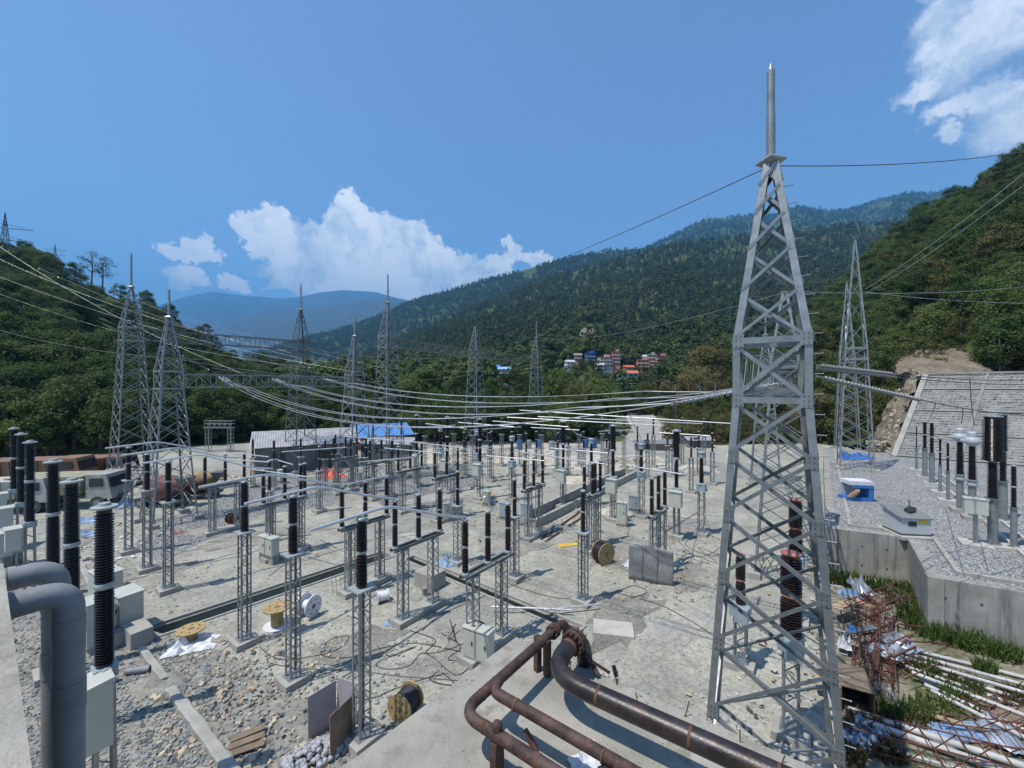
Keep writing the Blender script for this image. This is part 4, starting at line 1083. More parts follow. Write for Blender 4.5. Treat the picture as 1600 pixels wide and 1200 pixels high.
for (p0, p1, z0, z1, lab) in [((1145,662),(812,641),8.9,9.4,'long straight aluminium tube ending behind the big tower, uppermost of three'), ((1098,662),(840,651),8.6,8.9,'long straight aluminium tube above the far breakers, middle of three'), ((1035,665),(792,652),8.5,8.8,'long straight aluminium tube above the basin, lowest of three'),
                       ((888,667),(770,658),8.3,8.5,'aluminium tube leading to the tall breaker behind the basin'), ((803,667),(716,660),8.3,8.5,'short aluminium tube near the centre breakers'), ((725,669),(665,662),8.2,8.4,'short aluminium tube left of the centre breakers'),
                       ((950,726),(805,705),6.3,6.3,'bright aluminium tube across the basin at isolator height'), ((1066,741),(990,729),6.3,6.3,'bright aluminium tube to the right isolator'), ((665,692),(540,682),6.6,6.6,'aluminium tube in front of the blue roof'), ((725,700),(640,690),6.5,6.5,'aluminium tube between the far posts'),
                       ((420,714),(378,709),6.4,6.4,'short loose aluminium tube in front of the grey shed'), ((458,726),(434,719),6.4,6.4,'short aluminium tube below the dark tower'), ((478,745),(392,733),6.3,6.3,'aluminium tube above the twin cabinets'), ((608,743),(540,757),6.3,6.3,'aluminium tube right of the orange tarpaulins'), ((660,775),(645,757),6.3,6.9,'tilted aluminium tube stub on a far isolator'), ((770,798),(757,776),6.3,7.1,'tilted aluminium tube stub on the front isolator')]:
    bus_tube([W(p0[0], p0[1], z0), W(p1[0], p1[1], z1)], lab, 0.042)

GW = 'overhead conductors'
def catenary(a, b, sag, n=28):
    return [a.lerp(b, i/n) - Vector((0,0,4*sag*(i/n)*(1-i/n))) for i in range(n+1)]
def wire(a, b, sag, r, label, m=None, group=GW, n=28, name='overhead_conductor'):
    a, b = Vector(a), Vector(b)
    return solo(name, MB().tube([p-a for p in catenary(a, b, sag, n)], r, 6).mesh(name, m or M_WIRE, 60), label, 'wire', a, 0, group)
def string(a, b, label, n=16, r=0.13, group='insulator strings', m=None):
    a, b = Vector(a), Vector(b); d = (b-a); L = d.length
    t = thing('insulator_string', label, 'insulator string', a, 0, group)
    M = d.normalized().to_track_quat('Z', 'Y').to_matrix().to_4x4()
    part('end_fitting', MB().tube([(0,0,0), d*0.06], 0.03, 6).mesh('end_fitting', M_STEEL), t)
    for k in range(n):
        part('disc', shared(('disc', r, m is None), lambda: MB().lathe([(0.03,0),(0.045,0.012),(r,0.03),(r*0.95,0.042),(0.035,0.05),(0.022,0.17)], 12).mesh('disc', m or M_DISC, 40)), t, tuple(d*(0.06+0.88*k/n)), M.to_euler())
    part('clevis', MB().tube([d*0.94, d], 0.035, 6).mesh('clevis', M_STEEL), t)
    return t
# strung main bus: three phases, four sub-conductors drawn as two twin pairs each
Lends = [P(345, 589, 43.5), P(428, 592, 47.0), P(508, 592, 51.5)]
d12 = (N2-N1).normalized(); Rends = [bz(N1+d12*4.2, 12.0), bz(N1+d12*9.0, 12.0), bz(N1+d12*13.8, 12.0)]
nm = ['nearest', 'middle', 'farthest']
for i in range(3):
    a, b = Lends[i], Rends[i]; dr = (b-a).normalized(); sd = Vector((-dr.y, dr.x, 0))
    L = (b-a).length; s0, s1 = 2.6/L, 1-3.4/L
    sag = (3.1, 2.5, 1.9)[i]
    cat = lambda t: a.lerp(b, t) - Vector((0,0,4*sag*t*(1-t)))
    for o in (-1, 1):
        string(cat(0)+sd*o*0.2, cat(s0)+sd*o*0.2, 'strain insulator string %s of the %s strung bus phase at the left beam' % ('one' if o < 0 else 'two', nm[i]), 14, 0.11, m=M_DISCL)
        string(cat(1)+sd*o*0.2, cat(s1)+sd*o*0.2, 'strain insulator string %s of the %s strung bus phase at the big tower beam' % ('one' if o < 0 else 'two', nm[i]), 16, 0.11, m=M_DISCL)
    for o, h in ((-1, 0.0), (1, 0.0), (-1, 0.42), (1, 0.42)):
        pts = [cat(s0+(s1-s0)*k/40)+sd*o*0.24+Vector((0,0,h*min(1.0, k/4, (40-k)/4)*(1+0.25*sin(pi*k/40)))) for k in range(41)]
        w = solo('overhead_conductor', MB().tube([p-pts[0] for p in pts], 0.021, 6).mesh('overhead_conductor', M_WIRE, 60), '%s %s sub-conductor of the %s phase of the sagging main bus' % ('upper' if h else 'lower', 'first' if o < 0 else 'second', nm[i]), 'wire', pts[0], 0, GW)
        for k in range(5, 40, 6) if o < 0 and not h else ():
            part('spacer', MB().bar((0,0,0), sd*0.44, 0.05).mesh('spacer', M_WIRE), w, tuple(pts[k]-pts[0]))
    for e, s in ((s0, 'left'), (s1, 'right')):
        c = cat(e); ob = thing('yoke_plate', 'steel yoke joining strings and conductors at the %s end of the %s bus phase' % (s, nm[i]), 'yoke plate', c, atan2(sd.y, sd.x), 'yoke plates')
        part('plate', MB().box((0,0,0), (0.75, 0.10, 0.16)).mesh('plate', M_STEEL), ob)
        part('arcing_horn', MB().tube([(0.3,0,0),(0.42,0,0.35),(0.36,0.1,0.55)], 0.02, 6).mesh('arcing_horn', M_STEEL, 60), ob)
# extra rows of posts at the far side
ordn = ['first','second','third','fourth','fifth','sixth','seventh','eighth','ninth','tenth','eleventh','twelfth','thirteenth','fourteenth']
for k, px in enumerate((583, 627, 664, 709, 738, 784, 812, 846, 905, 941, 975, 1021, 1066, 1100)):
    bus_post(px, 729+random.uniform(-4, 4), 'tall post in the far row before the spoil bank, %s from the shed side' % ordn[k], H=4.6, units=(1.2,1.15), group='far row of tall posts', r=0.16)
for k, px in enumerate((650, 690, 725, 765, 800, 838, 872, 912, 952, 1012, 1052, 1092)):
    bus_post(px, 745+random.uniform(-5, 5), 'short post in the middle far row, %s counted from the blue roof side' % ordn[k], H=3.6, units=(1.1,1.0), group='middle far row of short posts', r=0.15, name='short_bus_post')
for k, px in enumerate((395, 428, 470, 508, 548)):
    bus_post(px, 762+random.uniform(-5, 5), 'short post in front of the long grey shed, %s from its door end' % ordn[k], H=3.4, units=(1.1,1.0), group='short posts before the shed', r=0.15, name='short_bus_post')
rt = {}
for k, (x0, x1, y0, y1, z) in enumerate([(575,640,664,668,7.0),(655,712,668,664,7.2),(735,815,672,667,7.0),(830,905,668,672,7.2),(935,1020,674,670,7.0),(1030,1110,676,681,7.0),(600,690,700,708,6.2),(690,770,705,698,6.2),(760,850,712,720,6.1),(860,950,700,708,6.2),(960,1060,716,708,6.2),(560,650,722,714,6.2),(440,540,706,699,6.0),(330,420,716,722,6.2)]):
    a = W(x0, y0, z); b = W(x1, y1, z)
    bus_tube([a, b], 'slim aluminium bus tube over the far yard, %s of that set' % ordn[k], 0.04, group='slim bus tubes over the far yard')
# droppers from the strung bus
for (x0, y0, d0, tgt, lab) in [(975,628,21.5,W(1010,700,5.6),'dropper wire falling to the post before the dusty road'), (1055,625,19.0,W(1056,655,9.0),'short dropper wire above the tall right breaker'), (650,640,38,cbC[2],'dropper wire onto the left centre breaker'), (700,645,37,cbC[1],'dropper wire onto the middle centre breaker'), (775,643,33,cbC[0],'dropper wire onto the right centre breaker')]:
    wire(P(x0, y0, d0), tgt, 0.15, 0.018, lab, M_WIRED, 'droppers', 10)
for i, (a, b, lab) in enumerate([(cbR[0]-Vector((0,0,2.1)), isoR[0][2], 'slack jumper from the right breaker to the isolator by the grey sheet'), (cbR[1]-Vector((0,0,2.1)), isoR[1][2], 'slack jumper from the middle breaker to its isolator'), (cbR[2]-Vector((0,0,2.1)), isoR[2][2], 'slack jumper from the far breaker to the basin isolator'),
                              (cbR[0], ctT[0], 'jumper from the right breaker to its current transformer'), (cbR[1], ctT[1], 'jumper from the middle breaker to its current transformer'), (cbR[2], ctT[2], 'jumper from the far breaker to its current transformer')]):
    wire(a, b, 0.45, 0.028, lab, M_WIRE, 'jumpers', 14)
# earth wires and outgoing lines
top1 = Vector((N1.x, N1.y, 17.75))
wire(top1, (T604.x, T604.y, 22.3), 1.3, 0.014, 'thin dark earth wire from the big tower top to the blue-roof tower', M_WIRED, 'earth wires', 40)
wire(top1, P(1760, 196, 22), 0.6, 0.014, 'thin dark earth wire from the big tower top out of the picture', M_WIRED, 'earth wires')
wire((T743.x, T743.y, 22.3), (T838.x, T838.y, 22.3), 0.6, 0.018, 'earth wire between the two far slim towers', M_WIRE, 'earth wires')
wire((T838.x, T838.y, 22.3), P(1232, 455, 29), 1.5, 0.012, 'pale earth wire from the farthest slim tower past the big tower', M_WIRE, 'earth wires', 40)
wire(P(1232, 455, 29), P(1620, 446, 40), 0.4, 0.014, 'pale earth wire from the big tower to the right edge', M_WIRE, 'earth wires')
wire(P(1345, 455, 46), P(1620, 474, 40), 0.3, 0.014, 'pale wire from the terrace tower sloping to the right edge', M_WIRE, 'earth wires')
for k, (a, b, lab) in enumerate([((1352,452,46),(1640,238,30),'upper of two pale line wires climbing over the right hill'), ((1354,458,46),(1640,258,30),'lower of two pale line wires climbing over the right hill')]):
    wire(P(*a), P(*b), 0.4, 0.024, lab, M_WIRE, 'line wires')
for k, (a, b, s, lab) in enumerate([((-20,396,60),(448,548,61),1.6,'uppermost pale line wire crossing the left hillside'), ((90,405,120),(455,552,61),2.0,'pale line wire coming down from the feathery tree'), ((-20,372,60),(395,590,52),1.4,'steep pale line wire crossing the left hillside'), ((-20,425,60),(560,582,55),1.5,'pale line wire running towards the shorter left tower'), ((-20,510,60),(330,562,48),1.0,'lowest thin wire across the left hillside'), ((285,562,44),(560,590,53),0.5,'thin wire between the left towers'), ((480,545,61),(735,557,73),0.8,'pale wire from the dark tower to the mastless tower'), ((610,562,56),(735,556,73),0.6,'pale wire from the blue-roof tower to the mastless tower')]):
    wire(P(*a), P(*b), s, 0.015 if k < 4 else 0.012, lab, M_WIRE, 'line wires')
for (a, b, lab) in [((285,556,45),(327,578,45),'strain string hanging under the high left beam'), ((378,548,54),(408,576,54),'strain string under the middle of the high left beam'), ((30,478,60),(46,515,60),'lone strain string on the left hillside wires'), ((60,420,62),(92,434,62),'strain string on the upper left line wire')]:
    string(P(*a), P(*b), lab, 12, 0.14)
for k, (a, b, s) in enumerate([((60,418,70),(470,560,61),1.2), ((-20,452,60),(490,575,58),1.6), ((110,430,90),(600,575,56),1.4), ((200,500,48),(600,600,54),0.9), ((330,575,46),(740,585,70),1.3), ((350,600,44),(640,615,50),1.2), ((470,560,60),(838,575,88),1.2)]):
    wire(P(*a), P(*b), s, 0.011, 'fine pale wire over the left yard, %s from the top' % ordn[k], M_WIRE, 'fine wires over the left yard')
# strings to the right of the big tower
e1 = bz(N1+d12*2.5, 12.55) + Vector((0.9,-0.6,0)); 
for k, (pa, pb, pe, lab, n) in enumerate([((1276,571,15.5),(1402,585,19.0),(1640,593,26),'upper strain string right of the big tower',24), ((1276,575,16.2),(1400,589,20),(1640,600,27),'middle strain string right of the big tower',24), ((1276,588,14.0),(1448,627,17.5),(1640,650,21),'lower long strain string right of the big tower',30)]):
    a, b, e = P(*pa), P(*pb), P(*pe)
    string(a, b, lab, n, 0.088); wire(b, e, 0.15, 0.022, 'conductor continuing from the ' + lab.replace(' of the big tower', ' group'), M_WIRED, 'right conductors', 12)
wire(P(1462,630,18), W(1453,652,9.6), 0.1, 0.02, 'jumper falling to the pair of slim terrace arresters', M_WIRED, 'right conductors', 8)
wire(P(1505,638,19), P(1502,662,24), 0.1, 0.02, 'jumper falling to the left white-headed transformer', M_WIRED, 'right conductors', 8)
wire(P(1515,590,22), P(1522,664,24), 0.3, 0.02, 'jumper falling to the right white-headed transformer', M_WIRED, 'right conductors', 8)
# ------------------------------------------------------------------ building at the camera's feet, slab, pipes
PA, PB = W(50, 1200, 11.0), W(5, 880, 11.0)
vd = Vector((PB.x-PA.x, PB.y-PA.y, 0)).normalized(); ud = Vector((vd.y, -vd.x, 0))   # ud points out over the yard
def building():
    t = thing('control_building', 'pale rough concrete roof parapet of the building at the lower left corner', 'building', (PB.x, PB.y, 0))
    e = Vector((0,0,0)); a = -vd*14.0; inn = -ud
    def poly(o1, o2, s0, s1): return [ (vd*(-s0)+inn*o1).to_2d(), (vd*(-s1)+inn*o1).to_2d(), (vd*(-s1)+inn*o2).to_2d(), (vd*(-s0)+inn*o2).to_2d() ]
    def ccw(p):
        A = sum(p[i][0]*p[(i+1) % 4][1]-p[(i+1) % 4][0]*p[i][1] for i in range(4)); return p if A > 0 else p[::-1]
    part('wall', MB().prism(ccw([tuple(q) for q in poly(0.05, 9.0, 0.05, 14.0)]), -0.5, 9.9).mesh('wall', M_CONCD), t)
    part('parapet', MB().prism(ccw([tuple(q) for q in poly(0.0, 0.34, 0.0, 14.0)]), 9.86, 11.0).mesh('parapet', M_SLAB), t)
    part('parapet', MB().prism(ccw([tuple(q) for q in poly(0.345, 9.0, 0.0, 0.34)]), 9.86, 10.996).mesh('parapet', M_SLAB), t)
building()
def rain_pipe(px, top_y, d, r, x_from, label):
    c = P(px, top_y, d); a = c - ud*1.6 + Vector((0,0,-0.02))
    t = thing('drain_pipe', label, 'drain pipe', (c.x, c.y, 0), 0, 'grey drain pipes over the parapet')
    loc = lambda p: p - Vector((c.x, c.y, 0))
    part('pipe', MB().tube([loc(q) for q in round_path([a, c, Vector((c.x, c.y, -0.2))], r*1.7, 10)], r, 22).mesh('pipe', M_PVC, 50), t)
    part('socket', MB().tube([loc(c - ud*0.30), loc(c - ud*0.20)], r*1.06, 22).mesh('socket', M_PVC, 40), t)
    part('socket', MB().tube([loc(c - Vector((0,0,0.15))), loc(c - Vector((0,0,0.25)))], r*1.06, 22).mesh('socket', M_PVC, 40), t)
    for z in (c.z-0.5, 6.0, 2.5): part('socket', MB().tube([(0,0,z), (0,0,z-0.16)], r*1.07, 22).mesh('socket', M_PVC, 40), t)
rain_pipe(108, 922, 2.28, 0.064, 20, 'thick grey plastic drain pipe bending down over the parapet, nearer one')
rain_pipe(88, 888, 2.62, 0.066, 8, 'grey plastic drain pipe bending down over the parapet, farther one')

ZS = 8.5
SC0 = W(806, 993, ZS); SL = W(575, 1165, ZS); SR = W(1262, 1192, ZS)
def slab():
    a = (SL-SC0).normalized(); b = (SR-SC0).normalized()
    p = [SC0, SC0 + a*5.2, SC0 + a*5.2 + b*9.0, SC0 + b*9.0]
    pts = [(q.x-SC0.x, q.y-SC0.y) for q in p]
    A = sum(pts[i][0]*pts[(i+1) % 4][1]-pts[(i+1) % 4][0]*pts[i][1] for i in range(4))
    if A < 0: pts.reverse()
    t = thing('fire_wall', 'flat concrete slab roof carrying rusty pipes at the bottom of the picture', 'concrete slab', (SC0.x, SC0.y, 0))
    bm = bmesh.new()
    me = MB().prism(pts, ZS-0.35, ZS).mesh('roof_slab', M_SLAB); bm.from_mesh(me)
    bmesh.ops.bevel(bm, geom=bm.edges[:], offset=0.025, segments=2, affect='EDGES'); bm.to_mesh(me); bm.free()
    part('roof_slab', me, t)
    q = [(x*0.985-0.0, y*0.985) for x, y in pts]; cx = sum(x for x, y in pts)/4; cyy = sum(y for x, y in pts)/4
    q = [(cx+(x-cx)*0.96, cyy+(y-cyy)*0.96) for x, y in pts]
    part('wall', MB().prism(q, -0.3, ZS-0.35).mesh('wall', M_CONCD), t)
    # starter bars poking out of the slab edge
    for k in range(11):
        s = 1.0 + k*0.42 + random.uniform(-.12,.12); o = SC0 + b*s + a*random.uniform(0.06, 0.3) - SC0
        part('starter_bar', MB().tube([(o.x, o.y, ZS-0.02), (o.x+random.uniform(-.06,.06), o.y+random.uniform(-.06,.06), ZS+random.uniform(.05,.16))], 0.006, 5).mesh('starter_bar', M_RUST), t)
    return a, b
sa, sb = slab()       # sa: towards the camera (left edge), sb: towards the right
def ring(t, p, d, r, w=0.03, m=None, name='weld_ring', n=20):
    d = Vector(d).normalized(); return part(name, MB().tube([Vector(p)-d*w/2, Vector(p)+d*w/2], r, n).mesh(name, m or M_RUSTW, 40), t)
def fat_pipe():
    z = 8.92; r = 0.096
    c = W(853, 1050, z); far = W(914, 984, z); right = c + (W(1300, 1252, z)-c).normalized()*7.0
    t = thing('steel_pipe', 'thick black steel pipe with rusty weld rings curving over the concrete slab', 'pipe', (c.x, c.y, 0), 0, 'steel pipes on the slab'); o = Vector((c.x, c.y, 0))
    path = round_path([right, c, far, Vector((far.x+0.02, far.y+0.02, 0.0))], 0.52, 10)
    part('pipe', MB().tube([p-o for p in path], r, 26).mesh('pipe', M_BLACKPIPE, 60), t)
    dr = (right-c).normalized(); df = (far-c).normalized()
    for s in (0.60, 1.45, 2.1, 2.9): ring(t, c-o+dr*s, dr, r*1.015, 0.022)
    for s in (0.50,): ring(t, c-o+df*s, df, r*1.03, 0.05)
    f0 = c-o+df*0.62
    ring(t, f0, df, r*1.45, 0.04, M_RUST, 'flange', 24); ring(t, f0+df*0.07, df, r*1.45, 0.04, M_RUST, 'flange', 24)
    for k in range(12):
        th = 2*pi*k/12; side = df.cross(Vector((0,0,1))).normalized(); q = f0 + side*cos(th)*r*1.25 + Vector((0,0,1))*sin(th)*r*1.25
        part('bolt', MB().tube([q-df*0.06, q+df*0.13], 0.014, 6).mesh('bolt', M_RUST), t)
    for s in (1.9, 3.9):
        q = c-o+dr*s; part('saddle', MB().box((q.x, q.y, (ZS+z-r)/2), (0.14, 0.14, z-r-ZS+0.06), atan2(dr.y, dr.x)).mesh('saddle', M_RUST), t)
fat_pipe()
def thin_pipes():
    z = 8.92; r = 0.054
    top = W(885, 968, z); cor = W(722, 1113, z); low = cor + (W(866, 1206, z)-cor).normalized()*5.0
    tee = W(770, 1071, z); mid2 = tee + (W(985, 1202, z)-W(776, 1080, z)).normalized()*5.5
    o = Vector((cor.x, cor.y, 0))
    t = thing('steel_pipe', 'rusty brown pipe running along the slab with an elbow and a side branch', 'pipe', o, 0, 'steel pipes on the slab')
    part('pipe', MB().tube([p-o for p in round_path([Vector((top.x, top.y, 0)), top, cor, low], 0.20, 8)], r, 18).mesh('pipe', M_RUST, 60), t)
    d1 = (cor-top).normalized(); d2 = (low-cor).normalized(); d3 = (mid2-tee).normalized()
    st = tee - o
    part('branch_pipe', MB().tube([p for p in round_path([st - d1*0.12, st + d1*0.06 + d3*0.05, st + d3*0.3 + d1*0.06, mid2-o], 0.16, 6)], r*0.98, 18).mesh('branch_pipe', M_RUST, 60), t)
    L = (cor-top).length
    f0 = top-o+d1*0.30
    for q in (f0, f0+d1*0.05): ring(t, q, d1, r*1.6, 0.03, M_RUST, 'flange', 18)
    for k in range(8):
        th = 2*pi*k/8; side = d1.cross(Vector((0,0,1))).normalized(); q = f0 + side*cos(th)*r*1.35 + Vector((0,0,1))*sin(th)*r*1.35
        part('bolt', MB().tube([q-d1*0.04, q+d1*0.09], 0.009, 6).mesh('bolt', M_RUSTW), t)
    for q, d in ((top-o+d1*0.62, d1), (cor-o+d2*0.28, d2), (cor-o-d1*0.28, d1), (st+d3*0.34+d1*0.06, d3), (st+d3*1.25+d1*0.06, d3), (cor-o+d2*0.85, d2)): ring(t, q, d, r*1.05, 0.018)
    for (px, py) in ((840, 1048), (855, 1056)):
        g = W(px, py, ZS)-o; part('support_post', MB().box((g.x, g.y, (ZS+z-r)/2), (0.07, 0.07, z-r-ZS+0.12), UA).mesh('support_post', M_RUST), t)
    for q in (cor-o+d2*0.42, st+d3*1.3+d1*0.06):
        part('support_post', MB().box((q.x, q.y, (ZS+z-r)/2), (0.09, 0.09, z-r-ZS+0.02), UA).mesh('support_post', M_RUST), t)
        part('support_foot', MB().box((q.x, q.y, ZS+0.012), (0.2, 0.2, 0.02), UA).mesh('support_foot', M_RUST), t)
    part('valve_knob', MB().lathe([(0.02,0),(0.045,0.012),(0.05,0.05),(0.032,0.08),(0.01,0.09)], 14).mesh('valve_knob', M_RUST, 40), t, tuple(cor-o+d2*0.42+Vector((0,0,r-0.02))))
thin_pipes()
# loose bits on the slab
for (a, b, w, lab) in [((915,1024),(932,1056),0.05,'rusty channel offcut standing at the slab edge by the thick pipe'), ((955,1040),(960,1058),0.05,'short rusty angle piece upright on the slab edge'), ((918,1032),(952,1054),0.035,'thin rusty bar leaning between two offcuts')]:
    p0, p1 = W(*a, ZS+0.2), W(*b, ZS+0.05); o = p0
    solo('steel_offcut', MB().angle((0,0,0), p1-p0, w, 0.006, (1,0,0), (0,0,-1)).mesh('steel_offcut', M_RUST), lab, 'steel offcut', o, 0, 'offcuts on the slab')
solo('wood_wedge', MB().bar((0,0,0), W(838,1172,ZS+0.02)-W(820,1140,ZS+0.15), 0.05, 0.03).mesh('wood_wedge', M_RUSTW), 'rusty wedge propped between the two brown pipes', 'wedge', W(820,1140,ZS+0.15))
def crumpled(name, c, w, l, m, label, cat, rz=0.0, h=0.25, n=7, seed=1, group=None, z=None):
    r = random.Random(seed); mb = MB()
    for i in range(n+1):
        for j in range(n+1):
            e = 0.0 if i in (0, n) or j in (0, n) else 1.0
            mb.v.append(((i/n-0.5)*w + r.uniform(-.5,.5)*w/n*0.7, (j/n-0.5)*l + r.uniform(-.5,.5)*l/n*0.7, 0.02 + e*abs(r.gauss(0, 1))*h*0.6 + (r.random()*h*0.12)))
    for i in range(n):
        for j in range(n): k = i*(n+1)+j; mb.f.append((k, k+n+1, k+n+2, k+1))
    return solo(name, mb.mesh(name, m), label, cat, c, rz, group)
crumpled('plastic_sack', W(918,1192,ZS), 0.34, 0.22, M_WHITE, 'crumpled white and blue sack lying on the slab', 'sack', 0.5, 0.07, 6, 4)

# ------------------------------------------------------------------ gravel terrace on the right with its retaining wall
ZT = 2.7
TQ = [W(1291,826,ZT), W(1418,842,ZT), W(1450,903,ZT), W(1610,930,ZT)]
def terrace():
    t = setting('terrace', None, 'structure', 'raised gravel terrace on the right')
    far = [W(1286,700,ZT), W(1400,706,ZT)]
    ext = TQ[3] + (TQ[3]-TQ[2]).normalized()*18
    poly = [TQ[0], TQ[1], TQ[2], TQ[3], ext, ext + U*30 + Vector((8,0,0)), far[1]+Vector((14,-2,0)), far[1], far[0]]
    part('gravel_surface', MB().sheet([(p.x, p.y, ZT) for p in poly]).mesh('gravel_surface', M_GRAVEL), t)
    w = thing('retaining_wall', 'stained concrete retaining wall holding up the gravel terrace', 'retaining wall', (0,0,0))
    line = [far[0], TQ[0], TQ[1], TQ[2], TQ[3], ext]
    for i, (a, b) in enumerate(zip(line, line[1:])):
        d = (b-a); d.z = 0; d.normalize(); n = Vector((-d.y, d.x, 0))
        if i == 0: n = -n if n.dot(Vector((1,0,0))) < 0 else n
        else: n = Vector((-d.y, d.x, 0))
        th = 0.55
        P4 = [(a.x,a.y),(b.x,b.y),(b.x+n.x*th,b.y+n.y*th),(a.x+n.x*th,a.y+n.y*th)]
        A = sum(P4[k][0]*P4[(k+1) % 4][1]-P4[(k+1) % 4][0]*P4[k][1] for k in range(4))
        part('wall_panel', MB().prism(P4 if A > 0 else P4[::-1], -0.5, ZT+0.06+0.003*i).mesh('wall_panel', M_CONCD), w)
    # formwork tie holes
    for i in (1, 3):
        a, b = line[i], line[i+1]
        d = (b-a); L = d.length; d.normalize(); n = Vector((d.y, -d.x, 0))
        for k in range(int(L/1.2)):
            for z in (0.7, 1.9):
                p = a + d*(0.6+1.2*k); part('tie_hole', shared('tieh', lambda: MB().lathe([(0.045,0),(0.045,0.02)], 8).mesh('tie_hole', M_CABDARK)), w, (p.x+n.x*0.006, p.y+n.y*0.006, z), Vector((n.x, n.y, 0)).to_track_quat('Z','Y').to_euler())
    c = thing('capping_kerb', 'pale inner kerb following the terrace wall', 'kerb', (0,0,0))
    offs = []
    for i, (a, b) in enumerate(zip(line, line[1:])):
        d = (b-a); d.z = 0; d.normalize(); n = Vector((-d.y, d.x, 0))
        if i == 0 and n.x < 0: n = -n
        offs.append((a + n*1.25, d))
    kp = [offs[0][0]]
    for (p, d), (q, e) in zip(offs, offs[1:]):
        den = d.x*e.y - d.y*e.x; s = ((q.x-p.x)*e.y - (q.y-p.y)*e.x)/den; kp.append(p + d*s)
    kp.append(line[-1] + (offs[-1][0]-line[-2]))
    for i, (a, b) in enumerate(zip(kp, kp[1:])):
        d = (b-a); d.z = 0; L = d.length; d.normalize(); m = (a+b)/2
        part('kerb_block', MB().box((m.x, m.y, ZT+0.04+0.003*i), (L+0.1, 0.2, 0.2), atan2(d.y, d.x)).mesh('kerb_block', M_CONC), c)
terrace()
M_RIB = simple('mortar_rib', (0.25,0.245,0.225), .9, 0, .2, 1.0, .3, 12, .2)
def embankment():
    BL = W(1396,713,ZT); BR = BL - V*34; TL = P(1446,585,58.5); TR = TL - V*34 + Vector((0,0,0.3))
    t = thing('stone_embankment', 'sloping stone-pitched embankment with concrete ribs beyond the gravel terrace', 'embankment', (0,0,0))
    nrm = (BR-BL).cross(TL-BL).normalized()
    if nrm.y > 0: nrm = -nrm
    def q(u, v, o=0.0): return (BL.lerp(BR, u)).lerp(TL.lerp(TR, u), v) + nrm*o
    part('backing', MB().sheet([q(0,0), q(1,0), q(1,1), q(0,1)]).mesh('backing', M_RIB), t)
    r = random.Random(5); mb = MB(); NU, NV = 78, 34
    for i in range(NU):
        for j in range(NV):
            u0, u1, v0, v1 = i/NU, (i+1)/NU, j/NV, (j+1)/NV
            if (i % 13) == 0 or (j % 9) == 0: continue
            g = 0.11; a0 = u0+(u1-u0)*r.uniform(.02,.22); a1 = u1-(u1-u0)*r.uniform(.02,.22); b0 = v0+(v1-v0)*r.uniform(.03,.22); b1 = v1-(v1-v0)*r.uniform(.03,.22)
            h = r.uniform(0.03, 0.14)
            mb.quadbox([q(a0,b0), q(a1,b0+r.uniform(0,.004)), q(a1,b1), q(a0,b1), q(a0+.001,b0+.002,h), q(a1-.001,b0+.003,h*r.uniform(.5,1)), q(a1-.001,b1-.003,h), q(a0+.001,b1-.002,h*r.uniform(.5,1))])
    part('pitched_stones', mb.mesh('pitched_stones', simple('pitched_stone', (0.25,0.247,0.23), 0.9, 0, 0.3, 1.4, 0.4, 10, 0.2)), t, kind='stuff', label='rough grey stones set in mortar')
    for k in range(4):
        v = (k*9+0.5)/NV; part('rib', MB().bar(q(0,v,0.06), q(1,v,0.06), 0.28, 0.2, nrm).mesh('rib', M_RIB), t)
    for k in range(6):
        u = (k*13+0.5)/NU; part('rib', MB().bar(q(u,0,0.07), q(u,1,0.07), 0.28, 0.2, nrm).mesh('rib', M_RIB), t)
    part('coping', MB().bar(q(0,1,0.0)+Vector((0,0.3,0.1)), q(1,1,0.0)+Vector((0,0.3,0.1)), 1.0, 0.25).mesh('coping', M_CONC), t)
    part('edge_beam', MB().bar(q(0,0,0.05), q(0,1,0.05), 0.5, 0.3, nrm).mesh('edge_beam', M_CONC), t)
    for k in range(26):
        u, v = r.random(), r.choice((9, 18, 27, 13, 22))/NV + r.uniform(-.01,.01)
        part('drain_slot', MB().bar(q(u,v,0.16), q(min(1,u+r.uniform(.02,.06)),v,0.16), 0.05, 0.03, nrm).mesh('drain_slot', M_CABDARK), t)
    # bare earth cuts beside and above
    r2 = random.Random(8); mb = MB(); pts = []
    c0, c1, c2, c3 = W(1352,702,1.5), BL + Vector((-0.3,0.2,-0.5)), TL + Vector((0.5,1.5,0.3)), P(1418,575,66)
    n = 14
    for i in range(n+1):
        for j in range(n+1):
            p = c0.lerp(c1, i/n).lerp(c3.lerp(c2, i/n), j/n); p += Vector((r2.uniform(-.4,.4), r2.uniform(-.6,.3), r2.uniform(-.35,.35))); mb.v.append(tuple(p))
    for i in range(n):
        for j in range(n): k = i*(n+1)+j; mb.f.append((k, k+n+1, k+n+2, k+1))
    setting('bare_slope', mb.mesh('bare_slope', M_SCAR, 30), label='bare stony earth beside the stone embankment')
    mb = MB()
    for i in range(n+1):
        for j in range(n+1):
            p = P(1400+i*11, 0, 66+j*1.2); y = 584 - (j/n)*40*sin(pi*min(1,(i+1)/(n+1)))**0.5
            p = P(1400+i*11, y, 63+j*0.9) + Vector((r2.uniform(-.3,.3), r2.uniform(-.5,.2), r2.uniform(-.3,.3))); mb.v.append(tuple(p))
    for i in range(n):
        for j in range(n): k = i*(n+1)+j; mb.f.append((k, k+n+1, k+n+2, k+1))
    setting('bare_slope', mb.mesh('bare_slope', M_SCAR, 30), label='brown landslip scar above the stone embankment')
    # rubble of the scar
    mb = MB()
    for _ in range(260):
        p = c0.lerp(c1, r2.random()).lerp(c3.lerp(c2, r2.random()), r2.random()**1.5); s = r2.uniform(.12,.45)
        rock(mb, p + Vector((0,-.3,.1)), s, r2)
